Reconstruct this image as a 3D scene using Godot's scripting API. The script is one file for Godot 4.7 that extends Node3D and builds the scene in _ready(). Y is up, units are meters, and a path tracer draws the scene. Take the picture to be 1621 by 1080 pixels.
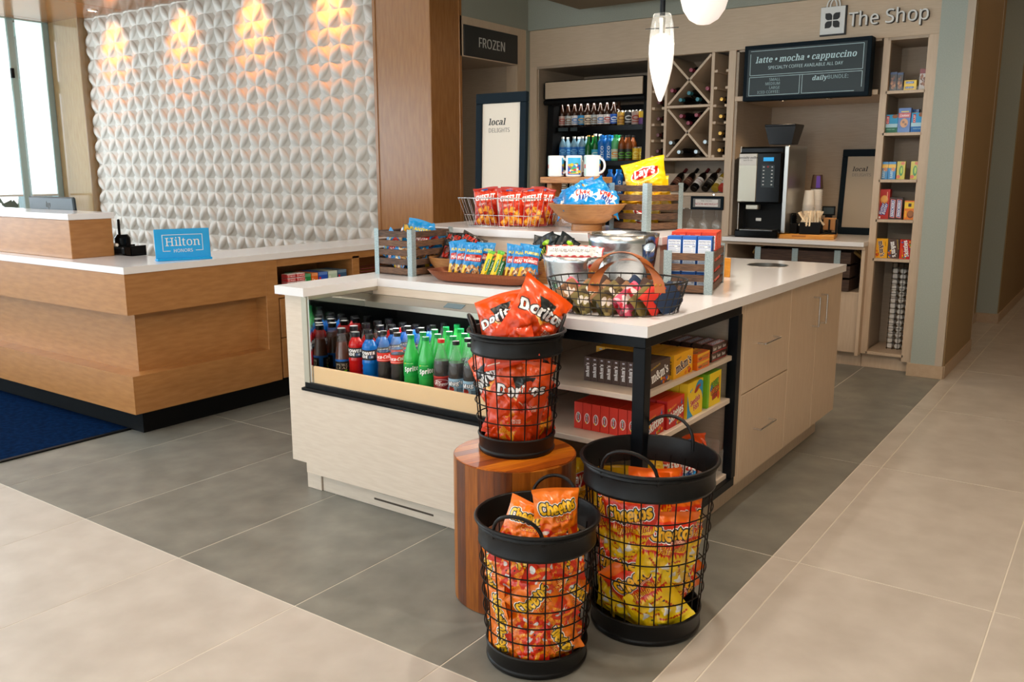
extends Node3D
# A hotel lobby shop: reception desk with a relief wall on the left, a snack island in the middle, built-in shelving behind.
# Units are metres. The island and the walls follow the x and z axes; the camera looks into the corner.

var taken := {}
var M := {}
var art := {}
var meshes := {}
var atlas: Image
var atlas_at := Vector2i(0, 0)
var atlas_row := 0
var text_cache := {}
const ATLAS := 2048


const LOBBY := 1.5
const SHOP := 1.0
const HALL := 2.0
const WASH := 1.0
const FRONT := 0.45
const SIDE := 1.4


func _ready() -> void:
	var cam := Camera3D.new()
	cam.name = "camera"
	cam.position = Vector3(0, 1.42, 0)
	cam.rotation_order = EULER_ORDER_YXZ
	cam.rotation_degrees = Vector3(-10.94, 35.25, -0.05)
	cam.fov = rad_to_deg(2.0 * atan(540.0 / 1379.0))
	cam.near = 0.05
	cam.far = 100.0
	add_child(cam)
	cam.current = true
	var env := Environment.new()
	var sky := Sky.new()
	var sm := ProceduralSkyMaterial.new()
	sm.sky_top_color = rgb(190, 214, 240)
	sm.sky_horizon_color = rgb(240, 246, 250)
	sm.ground_horizon_color = rgb(220, 224, 224)
	sm.ground_bottom_color = rgb(150, 150, 146)
	sky.sky_material = sm
	env.background_mode = Environment.BG_SKY
	env.sky = sky
	env.background_energy_multiplier = 3.0
	env.tonemap_mode = Environment.TONE_MAPPER_LINEAR
	env.tonemap_exposure = 1.0
	env.sdfgi_enabled = true
	env.ssao_enabled = true
	env.ssil_enabled = true
	var we := WorldEnvironment.new()
	we.name = "surroundings"
	we.environment = env
	add_child(we)
	make_materials()
	lit_materials()
	more_materials()
	draw_art()
	room()
	window_side()
	lamps()
	desk()
	shop()
	island()
	bins()
	island_top()
	pendants()


# ---------- mesh builder ----------
class MB:
	var v := PackedVector3Array()
	var n := PackedVector3Array()
	var uv := PackedVector2Array()

	func tri(a: Vector3, b: Vector3, c: Vector3, na: Vector3, nb: Vector3, nc: Vector3, ua := Vector2(), ub := Vector2(), uc := Vector2()) -> void:
		if (b - a).cross(c - a).dot(na + nb + nc) > 0.0:
			v.append_array([a, c, b]); n.append_array([na, nc, nb]); uv.append_array([ua, uc, ub])
		else:
			v.append_array([a, b, c]); n.append_array([na, nb, nc]); uv.append_array([ua, ub, uc])

	func quad(a: Vector3, b: Vector3, c: Vector3, d: Vector3, nn: Vector3, r := Rect2(0, 0, 1, 1)) -> void:
		# a b c d run round the face: top-left, top-right, bottom-right, bottom-left of the texture
		var e := r.end
		tri(a, b, c, nn, nn, nn, r.position, Vector2(e.x, r.position.y), e)
		tri(a, c, d, nn, nn, nn, r.position, e, Vector2(r.position.x, e.y))

	func face(pts: Array, nn: Vector3) -> void:
		for i in range(1, pts.size() - 1):
			tri(pts[0], pts[i], pts[i + 1], nn, nn, nn)

	func box(c: Vector3, s: Vector3, bev := 0.0, bs := Basis.IDENTITY) -> void:
		var h := s / 2.0
		bev = minf(bev, minf(h.x, minf(h.y, h.z)) * 0.9)
		for ax in 3:
			for sg in [-1.0, 1.0]:
				var u := (ax + 1) % 3
				var w := (ax + 2) % 3
				var pts := []
				for k in [[-1, -1], [1, -1], [1, 1], [-1, 1]]:
					var p := Vector3.ZERO
					p[ax] = h[ax] * sg
					p[u] = (h[u] - bev) * k[0]
					p[w] = (h[w] - bev) * k[1]
					pts.append(c + bs * p)
				var nn := Vector3.ZERO
				nn[ax] = sg
				nn = bs * nn
				quad(pts[0], pts[1], pts[2], pts[3], nn)
		if bev <= 0.0:
			return
		for ax in 3:  # the chamfers along each axis
			var u := (ax + 1) % 3
			var w := (ax + 2) % 3
			for su in [-1.0, 1.0]:
				for sw in [-1.0, 1.0]:
					var pts := []
					for k in [[-1, 0], [1, 0], [1, 1], [-1, 1]]:
						var p := Vector3.ZERO
						p[ax] = (h[ax] - bev) * k[0]
						p[u] = (h[u] - (bev if k[1] else 0.0)) * su
						p[w] = (h[w] - (0.0 if k[1] else bev)) * sw
						pts.append(c + bs * p)
					var nn := Vector3.ZERO
					nn[u] = su
					nn[w] = sw
					quad(pts[0], pts[1], pts[2], pts[3], (bs * nn).normalized())
		for a in [-1.0, 1.0]:
			for b in [-1.0, 1.0]:
				for d in [-1.0, 1.0]:
					var sg := Vector3(a, b, d)
					var q := []
					for ax in 3:
						var p := (h - Vector3.ONE * bev) * sg
						p[ax] = h[ax] * sg[ax]
						q.append(c + bs * p)
					var nn := (bs * sg).normalized()
					tri(q[0], q[1], q[2], nn, nn, nn)

	# A box with pictures: front (+z), side and top rectangles of the atlas.
	func pack(s: Vector3, front: Rect2, side: Rect2, top: Rect2) -> void:
		var h := s / 2.0
		var p := func(x, y, z): return Vector3(x * h.x, (y + 1.0) * h.y, z * h.z)
		quad(p.call(-1, 1, 1), p.call(1, 1, 1), p.call(1, -1, 1), p.call(-1, -1, 1), Vector3.BACK, front)
		quad(p.call(1, 1, -1), p.call(-1, 1, -1), p.call(-1, -1, -1), p.call(1, -1, -1), Vector3.FORWARD, front)
		quad(p.call(1, 1, 1), p.call(1, 1, -1), p.call(1, -1, -1), p.call(1, -1, 1), Vector3.RIGHT, side)
		quad(p.call(-1, 1, -1), p.call(-1, 1, 1), p.call(-1, -1, 1), p.call(-1, -1, -1), Vector3.LEFT, side)
		quad(p.call(-1, 1, -1), p.call(1, 1, -1), p.call(1, 1, 1), p.call(-1, 1, 1), Vector3.UP, top)
		quad(p.call(-1, -1, 1), p.call(1, -1, 1), p.call(1, -1, -1), p.call(-1, -1, -1), Vector3.DOWN, top)

	# Profile points (radius, height), turned round y. Corners sharper than 35 degrees stay sharp.
	func lathe(pr: Array, seg := 24, c := Vector3.ZERO, uvr := Rect2(0, 0, 1, 1), turns := 1.0, a0 := 0.0) -> void:
		var m := pr.size()
		var segn := []
		for i in m - 1:
			var d: Vector2 = pr[i + 1] - pr[i]
			segn.append(Vector2(d.y, -d.x).normalized())
		var y0: float = pr[0].y
		var y1: float = pr[m - 1].y
		for i in m - 1:
			var n0: Vector2 = segn[i]
			var n1: Vector2 = segn[i]
			if i > 0 and segn[i - 1].dot(segn[i]) > 0.8:
				n0 = (segn[i - 1] + segn[i]).normalized()
			if i < m - 2 and segn[i + 1].dot(segn[i]) > 0.8:
				n1 = (segn[i + 1] + segn[i]).normalized()
			var va: float = 0.0 if y1 == y0 else (pr[i].y - y0) / (y1 - y0)
			var vb: float = 1.0 if y1 == y0 else (pr[i + 1].y - y0) / (y1 - y0)
			for k in seg:
				var fa := float(k) / seg
				var fb := float(k + 1) / seg
				var da := Vector3(sin(TAU * fa + a0), 0, cos(TAU * fa + a0))
				var db := Vector3(sin(TAU * fb + a0), 0, cos(TAU * fb + a0))
				var ua := uvr.position.x + fposmod(fa * turns + 0.5, 1.0) * uvr.size.x
				var ub := ua + uvr.size.x * turns / seg
				var ta := uvr.position.y + (1.0 - va) * uvr.size.y
				var tb := uvr.position.y + (1.0 - vb) * uvr.size.y
				var p00: Vector3 = c + da * pr[i].x + Vector3.UP * pr[i].y
				var p10: Vector3 = c + db * pr[i].x + Vector3.UP * pr[i].y
				var p01: Vector3 = c + da * pr[i + 1].x + Vector3.UP * pr[i + 1].y
				var p11: Vector3 = c + db * pr[i + 1].x + Vector3.UP * pr[i + 1].y
				var m00 := da * n0.x + Vector3.UP * n0.y
				var m10 := db * n0.x + Vector3.UP * n0.y
				var m01 := da * n1.x + Vector3.UP * n1.y
				var m11 := db * n1.x + Vector3.UP * n1.y
				if pr[i].x > 1e-6:
					tri(p00, p10, p11, m00, m10, m11, Vector2(ua, ta), Vector2(ub, ta), Vector2(ub, tb))
				if pr[i + 1].x > 1e-6:
					tri(p00, p11, p01, m00, m11, m01, Vector2(ua, ta), Vector2(ub, tb), Vector2(ua, tb))

	func tube(pts: Array, r: float, seg := 8, closed := false, flat := 1.0) -> void:
		var m := pts.size()
		var rings := []
		var side := Vector3.ZERO
		for i in m:
			var a: Vector3 = pts[(i - 1 + m) % m] if closed or i > 0 else pts[i]
			var b: Vector3 = pts[(i + 1) % m] if closed or i < m - 1 else pts[i]
			var t: Vector3 = (b - a).normalized()
			if side == Vector3.ZERO:
				side = t.cross(Vector3.UP if absf(t.y) < 0.9 else Vector3.RIGHT).normalized()
			side = (side - t * side.dot(t)).normalized()
			var up := side.cross(t)
			var ring := []
			for k in seg:
				var an := TAU * k / seg
				var d := side * cos(an) + up * sin(an)
				ring.append([pts[i] + side * cos(an) * r + up * sin(an) * r * flat, d])
			rings.append(ring)
		for i in (m if closed else m - 1):
			var ra: Array = rings[i]
			var rb: Array = rings[(i + 1) % m]
			for k in seg:
				var l := (k + 1) % seg
				tri(ra[k][0], ra[l][0], rb[l][0], ra[k][1], ra[l][1], rb[l][1])
				tri(ra[k][0], rb[l][0], rb[k][0], ra[k][1], rb[l][1], rb[k][1])
		if not closed:
			for e in [0, m - 1]:
				var t: Vector3 = (pts[0] - pts[1]).normalized() if e == 0 else (pts[m - 1] - pts[m - 2]).normalized()
				for k in seg:
					tri(pts[e], rings[e][k][0], rings[e][(k + 1) % seg][0], t, t, t)

	# A surface given by f(u, v) over [0, 1] x [0, 1]; normals by differences, facing the side where out points.
	func sheet(f: Callable, nu: int, nv: int, out: Vector3, r := Rect2(0, 0, 1, 1)) -> void:
		var p := []
		for j in nv + 1:
			var row := []
			for i in nu + 1:
				row.append(f.call(float(i) / nu, float(j) / nv))
			p.append(row)
		var nn := []
		for j in nv + 1:
			var row := []
			for i in nu + 1:
				var du: Vector3 = p[j][mini(i + 1, nu)] - p[j][maxi(i - 1, 0)]
				var dv: Vector3 = p[mini(j + 1, nv)][i] - p[maxi(j - 1, 0)][i]
				var x := du.cross(dv).normalized()
				row.append(x if x.dot(out) >= 0.0 else -x)
			nn.append(row)
		for j in nv:
			for i in nu:
				var u0 := r.position.x + r.size.x * i / nu
				var u1 := r.position.x + r.size.x * (i + 1) / nu
				var v0 := r.position.y + r.size.y * j / nv
				var v1 := r.position.y + r.size.y * (j + 1) / nv
				tri(p[j][i], p[j][i + 1], p[j + 1][i + 1], nn[j][i], nn[j][i + 1], nn[j + 1][i + 1], Vector2(u0, v0), Vector2(u1, v0), Vector2(u1, v1))
				tri(p[j][i], p[j + 1][i + 1], p[j + 1][i], nn[j][i], nn[j + 1][i + 1], nn[j + 1][i], Vector2(u0, v0), Vector2(u1, v1), Vector2(u0, v1))

	# A flat outline (x, y) given depth along z, centred on z = 0.
	func prism(poly: PackedVector2Array, depth: float, tf := Transform3D.IDENTITY) -> void:
		var ids := Geometry2D.triangulate_polygon(poly)
		var h := depth / 2.0
		for s in [-1.0, 1.0]:
			var nn := tf.basis * Vector3(0, 0, s)
			for i in range(0, ids.size(), 3):
				var q := []
				for k in 3:
					q.append(tf * Vector3(poly[ids[i + k]].x, poly[ids[i + k]].y, h * s))
				tri(q[0], q[1], q[2], nn, nn, nn)
		var cw := Geometry2D.is_polygon_clockwise(poly)
		for i in poly.size():
			var a := poly[i]
			var b := poly[(i + 1) % poly.size()]
			var d := (b - a).normalized()
			var nn := tf.basis * (Vector3(d.y, -d.x, 0) * (-1.0 if cw else 1.0))
			quad(tf * Vector3(a.x, a.y, h), tf * Vector3(b.x, b.y, h), tf * Vector3(b.x, b.y, -h), tf * Vector3(a.x, a.y, -h), nn)

	func done() -> ArrayMesh:
		var arr := []
		arr.resize(Mesh.ARRAY_MAX)
		arr[Mesh.ARRAY_VERTEX] = v
		arr[Mesh.ARRAY_NORMAL] = n
		arr[Mesh.ARRAY_TEX_UV] = uv
		var am := ArrayMesh.new()
		am.add_surface_from_arrays(Mesh.PRIMITIVE_TRIANGLES, arr)
		return am


# ---------- objects ----------
func numbered(called: String) -> String:
	var k: int = taken.get(called, 0)
	taken[called] = k + 1
	return called if k == 0 else "%s_%03d" % [called, k]


func tag(o: Node, label: String, category: String, group := "") -> Node:
	o.set_meta("label", label)
	o.set_meta("category", category)
	if group != "":
		o.set_meta("group", group)
	return o


func thing(called: String, label: String, category: String, at := Vector3.ZERO, turn := 0.0, group := "") -> Node3D:
	var o := Node3D.new()
	o.name = numbered(called)
	add_child(o, true)
	o.position = at
	o.rotation.y = turn
	tag(o, label, category, group)
	return o


func part(parent: Node, called: String, mesh: Mesh, mat: Material, at := Vector3.ZERO, turn := Vector3.ZERO) -> MeshInstance3D:
	var o := MeshInstance3D.new()
	o.name = called
	o.mesh = mesh
	o.material_override = mat
	parent.add_child(o, true)
	o.position = at
	o.rotation = turn
	return o


func solo(called: String, mesh: Mesh, mat: Material, label: String, category: String, at := Vector3.ZERO, turn := Vector3.ZERO, group := "") -> MeshInstance3D:
	var o := part(self, numbered(called), mesh, mat, at, turn)
	tag(o, label, category, group)
	return o


func struct(called: String, mesh: Mesh, mat: Material, at := Vector3.ZERO) -> MeshInstance3D:
	var o := part(self, called, mesh, mat, at)
	o.set_meta("kind", "structure")
	return o


func copy(src: Node3D, label: String, at: Vector3, turn := Vector3.ZERO, group := "", called := "") -> Node3D:
	var o: Node3D = src.duplicate()
	o.name = numbered(called if called != "" else String(src.name).rstrip("_0123456789"))
	add_child(o, true)
	o.position = at
	o.rotation = turn
	o.set_meta("label", label)
	if group != "":
		o.set_meta("group", group)
	return o


func bm(s: Vector3, bev := 0.0, c := Vector3.ZERO) -> ArrayMesh:
	var k := "b%s%s%s" % [s, bev, c]
	if not meshes.has(k):
		var b := MB.new()
		b.box(c, s, bev)
		meshes[k] = b.done()
	return meshes[k]


# a box from corner to corner
func span(x0: float, x1: float, y0: float, y1: float, z0: float, z1: float, bev := 0.0) -> ArrayMesh:
	var b := MB.new()
	b.box(Vector3(x0 + x1, y0 + y1, z0 + z1) / 2.0, Vector3(absf(x1 - x0), absf(y1 - y0), absf(z1 - z0)), bev)
	return b.done()


func lathe(pr: Array, seg := 24, uvr := Rect2(0, 0, 1, 1), turns := 1.0) -> ArrayMesh:
	var b := MB.new()
	b.lathe(pr, seg, Vector3.ZERO, uvr, turns)
	return b.done()


func V(a: Array) -> Array:
	var o := []
	for i in range(0, a.size(), 2):
		o.append(Vector2(a[i], a[i + 1]))
	return o


func mat(c: Color, rough := 0.5, metal := 0.0) -> StandardMaterial3D:
	var m := StandardMaterial3D.new()
	m.albedo_color = c
	m.roughness = rough
	m.metallic = metal
	return m


func rgb(r: int, g: int, b: int) -> Color:
	return Color8(r, g, b)


func noise_tex(freq: float, seed_: int, lo: Color, hi: Color, size := 256, oct := 4, mid := Color(0, 0, 0, 0)) -> NoiseTexture2D:
	var f := FastNoiseLite.new()
	f.seed = seed_
	f.noise_type = FastNoiseLite.TYPE_SIMPLEX_SMOOTH
	f.frequency = freq
	f.fractal_octaves = oct
	var t := NoiseTexture2D.new()
	t.width = size
	t.height = size
	t.seamless = true
	t.noise = f
	var g := Gradient.new()
	g.set_color(0, lo)
	g.set_color(1, hi)
	if mid.a > 0.0:
		g.add_point(0.5, mid)
	t.color_ramp = g
	return t


# wood or stone: a noise stretched along one axis, laid on by position
func grained(lo: Color, hi: Color, scale_: Vector3, rough := 0.45, freq := 0.02, seed_ := 1, world := false, oct := 4) -> StandardMaterial3D:
	var m := mat(Color.WHITE, rough)
	m.albedo_texture = noise_tex(freq, seed_, lo, hi, 256, oct)
	m.uv1_triplanar = true
	m.uv1_world_triplanar = world
	m.uv1_scale = scale_
	return m


func metal_tube(pts: Array, r: float, seg := 8, closed := false) -> ArrayMesh:
	var b := MB.new()
	b.tube(pts, r, seg, closed)
	return b.done()


func circle_pts(r: float, y: float, k := 40, rz := -1.0) -> Array:
	var o := []
	for i in k:
		o.append(Vector3(r * sin(TAU * i / k), y, (r if rz < 0.0 else rz) * cos(TAU * i / k)))
	return o


# raised lettering: a mesh of letters of a given cap height, centred or left-aligned, facing +z
func letters(t: String, height: float, depth := 0.002, font := "Droid Sans", align := HORIZONTAL_ALIGNMENT_CENTER, slant := 0.0, weight := 400) -> Mesh:
	var tm := TextMesh.new()
	tm.text = t
	tm.font = face(font, weight)
	tm.font_size = 64
	tm.pixel_size = height / 46.0
	tm.depth = depth
	tm.curve_step = 1.0
	tm.horizontal_alignment = align
	tm.vertical_alignment = VERTICAL_ALIGNMENT_CENTER
	if slant == 0.0:
		return tm
	var arr := tm.get_mesh_arrays()
	var vs: PackedVector3Array = arr[Mesh.ARRAY_VERTEX]
	for i in vs.size():
		vs[i].x += vs[i].y * slant
	arr[Mesh.ARRAY_VERTEX] = vs
	var am := ArrayMesh.new()
	am.add_surface_from_arrays(Mesh.PRIMITIVE_TRIANGLES, arr)
	return am


var faces := {}
func face(font: String, weight := 400) -> Font:
	var k := font + str(weight)
	if not faces.has(k):
		var f := SystemFont.new()
		f.font_names = PackedStringArray([font])
		f.font_weight = weight
		faces[k] = f
	return faces[k]


# ---------- printed pictures: drawn into one atlas ----------
class Canvas:
	var im: Image
	var s := 2.0
	var w: int
	var h: int
	var host: Node

	func _init(w_: int, h_: int, bg: Color, host_: Node) -> void:
		w = w_
		h = h_
		host = host_
		im = Image.create(int(w * s), int(h * s), false, Image.FORMAT_RGB8)
		im.fill(bg)

	func rect(x: float, y: float, ww: float, hh: float, c: Color) -> void:
		im.fill_rect(Rect2i(int(x * s), int(y * s), int(ww * s), int(hh * s)), c)

	func grad(y0: float, y1: float, a: Color, b: Color) -> void:
		for y in range(int(y0 * s), int(y1 * s)):
			im.fill_rect(Rect2i(0, y, int(w * s), 1), a.lerp(b, (y / s - y0) / (y1 - y0)))

	func tri(a: Vector2, b: Vector2, c: Vector2, col: Color) -> void:  # in pixels of the image
		var y0 := maxi(int(ceil(minf(a.y, minf(b.y, c.y)) - 0.5)), 0)
		var y1 := mini(int(floor(maxf(a.y, maxf(b.y, c.y)) - 0.5)), im.get_height() - 1)
		for y in range(y0, y1 + 1):
			var yy := y + 0.5
			var lo := 1e9
			var hi := -1e9
			for e in [[a, b], [b, c], [c, a]]:
				var p: Vector2 = e[0]
				var q: Vector2 = e[1]
				if (p.y <= yy and q.y > yy) or (q.y <= yy and p.y > yy):
					var x := p.x + (q.x - p.x) * (yy - p.y) / (q.y - p.y)
					lo = minf(lo, x)
					hi = maxf(hi, x)
			var x0 := maxi(int(ceil(lo - 0.5)), 0)
			var x1 := mini(int(ceil(hi - 0.5)), im.get_width())
			if x1 > x0:
				im.fill_rect(Rect2i(x0, y, x1 - x0, 1), col)

	func poly(pts: Array, c: Color) -> void:
		var pv := PackedVector2Array(pts)
		var ids := Geometry2D.triangulate_polygon(pv)
		for i in range(0, ids.size(), 3):
			tri(pv[ids[i]] * s, pv[ids[i + 1]] * s, pv[ids[i + 2]] * s, c)

	func ell(cx: float, cy: float, rx: float, ry: float, c: Color, rot := 0.0) -> void:
		var pts := []
		for i in 20:
			pts.append(Vector2(cx, cy) + Vector2(cos(TAU * i / 20) * rx, sin(TAU * i / 20) * ry).rotated(rot))
		var o := Vector2(cx, cy) * s
		for i in 20:
			tri(o, pts[i] * s, pts[(i + 1) % 20] * s, c)

	func ring(cx: float, cy: float, rx: float, ry: float, t: float, c: Color, inner: Color) -> void:
		ell(cx, cy, rx, ry, c)
		ell(cx, cy, rx - t, ry - t, inner)

	# size: cap height; opt: font, weight, rot, slant, out (colour), ow (width), wide (fit to width), arc
	func text(t: String, cx: float, cy: float, size: float, c: Color, opt := {}) -> void:
		var g: Array = host.glyphs(t, opt.get("font", "Droid Sans"), opt.get("weight", 700))
		var k: float = size / g[2]
		var kx := k
		if opt.has("wide"):
			kx = float(opt.wide) / maxf(g[3], 0.001)
		var pts := PackedVector2Array()
		var arc: float = opt.get("arc", 0.0)
		var grow: float = opt.get("grow", 0.0)
		for p: Vector2 in g[0]:
			var q := Vector2(p.x * kx, -p.y * k)
			var f := q.x / maxf(g[3] * kx * 0.5, 0.001)
			q.y *= 1.0 + grow * f
			q.x -= q.y * opt.get("slant", 0.0)
			q.y += arc * f * f
			pts.append((Vector2(cx, cy) + q.rotated(opt.get("rot", 0.0))) * s)
		var ids: PackedInt32Array = g[1]
		if opt.has("out"):
			var ow: float = opt.get("ow", 2.0) * s
			for a in 10:
				var d := Vector2(cos(TAU * a / 10), sin(TAU * a / 10)) * ow
				for i in range(0, ids.size(), 3):
					tri(pts[ids[i]] + d, pts[ids[i + 1]] + d, pts[ids[i + 2]] + d, opt.out)
		if opt.has("bold"):
			for d in [Vector2(opt.bold, 0), Vector2(-opt.bold, 0), Vector2(0, opt.bold), Vector2(0, -opt.bold)]:
				for i in range(0, ids.size(), 3):
					tri(pts[ids[i]] + d * s, pts[ids[i + 1]] + d * s, pts[ids[i + 2]] + d * s, c)
		for i in range(0, ids.size(), 3):
			tri(pts[ids[i]], pts[ids[i + 1]], pts[ids[i + 2]], c)

	func blobs(rng: RandomNumberGenerator, k: int, x0: float, y0: float, x1: float, y1: float, r0: float, r1: float, cols: Array, squash := 0.6) -> void:
		for i in k:
			var r := rng.randf_range(r0, r1)
			ell(rng.randf_range(x0, x1), rng.randf_range(y0, y1), r, r * squash, cols[i % cols.size()], rng.randf_range(0, PI))


func glyphs(t: String, font: String, weight: int) -> Array:
	var k := t + font + str(weight)
	if not text_cache.has(k):
		var tm := TextMesh.new()
		tm.text = t
		tm.font = face(font, weight)
		tm.font_size = 48
		tm.pixel_size = 1.0
		tm.depth = 0.0
		tm.curve_step = 2.0
		tm.horizontal_alignment = HORIZONTAL_ALIGNMENT_CENTER
		tm.vertical_alignment = VERTICAL_ALIGNMENT_CENTER
		var arr := tm.get_mesh_arrays()
		var vs: PackedVector3Array = arr[Mesh.ARRAY_VERTEX]
		var pts := PackedVector2Array()
		var lo := Vector2(1e9, 1e9)
		var hi := -lo
		for p in vs:
			pts.append(Vector2(p.x, p.y))
			lo = lo.min(Vector2(p.x, p.y))
			hi = hi.max(Vector2(p.x, p.y))
		var mid := (lo + hi) / 2.0
		for i in pts.size():
			pts[i] -= mid
		text_cache[k] = [pts, arr[Mesh.ARRAY_INDEX], 35.0, hi.x - lo.x]
	return text_cache[k]


func canvas(w: int, h: int, bg: Color) -> Canvas:
	return Canvas.new(w, h, bg, self)


func keep(called: String, c: Canvas) -> void:
	var im := c.im
	im.resize(c.w, c.h, Image.INTERPOLATE_BILINEAR)
	if atlas_at.x + c.w > ATLAS:
		atlas_at = Vector2i(0, atlas_at.y + atlas_row + 2)
		atlas_row = 0
	atlas.blit_rect(im, Rect2i(0, 0, c.w, c.h), atlas_at)
	art[called] = Rect2((Vector2(atlas_at) + Vector2(0.7, 0.7)) / ATLAS, (Vector2(c.w, c.h) - Vector2(1.4, 1.4)) / ATLAS)
	atlas_row = maxi(atlas_row, c.h)
	atlas_at.x += c.w + 2
	if atlas_at.y + atlas_row > ATLAS:
		push_error("atlas full at " + called)


# a small flat spot of one colour inside a picture (fractions of it)
func spot(called: String, fx := 0.03, fy := 0.03) -> Rect2:
	var r: Rect2 = art[called]
	return Rect2(r.position + r.size * Vector2(fx, fy), r.size * 0.01)


func sub(called: String, x: float, y: float, w: float, h: float) -> Rect2:
	var r: Rect2 = art[called]
	return Rect2(r.position + r.size * Vector2(x, y), r.size * Vector2(w, h))


# ---------- the print on packets, boxes and bottles ----------
func chip(c: Canvas, cx: float, cy: float, r: float, rot: float, rng: RandomNumberGenerator) -> void:
	var pts := []
	for k in 3:
		pts.append(Vector2(cx, cy) + Vector2(r, 0).rotated(rot + TAU * k / 3 + rng.randf_range(-0.12, 0.12)))
	c.poly(pts, rgb(226, 128, 14))
	for i in int(r * 2.2):
		var a := rng.randf()
		var b := rng.randf() * (1.0 - a)
		var p: Vector2 = pts[0] * a + pts[1] * b + pts[2] * (1.0 - a - b)
		c.ell(p.x, p.y, r * 0.05, r * 0.04, [rgb(247, 168, 40), rgb(205, 96, 8), rgb(240, 190, 70)][i % 3])


func curl(c: Canvas, x: float, y: float, l: float, r: float, rot: float, col: Color, hi: Color) -> void:
	for k in 6:
		var f := (k - 2.5) / 5.0
		var p := Vector2(f * l, sin(f * 3.0) * l * 0.12).rotated(rot)
		c.ell(x + p.x, y + p.y, r, r * 0.9, col)
	for k in 4:
		var f := (k - 1.5) / 4.0
		var p := Vector2(f * l, sin(f * 3.0) * l * 0.12 - r * 0.35).rotated(rot)
		c.ell(x + p.x, y + p.y, r * 0.4, r * 0.25, hi)


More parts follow.
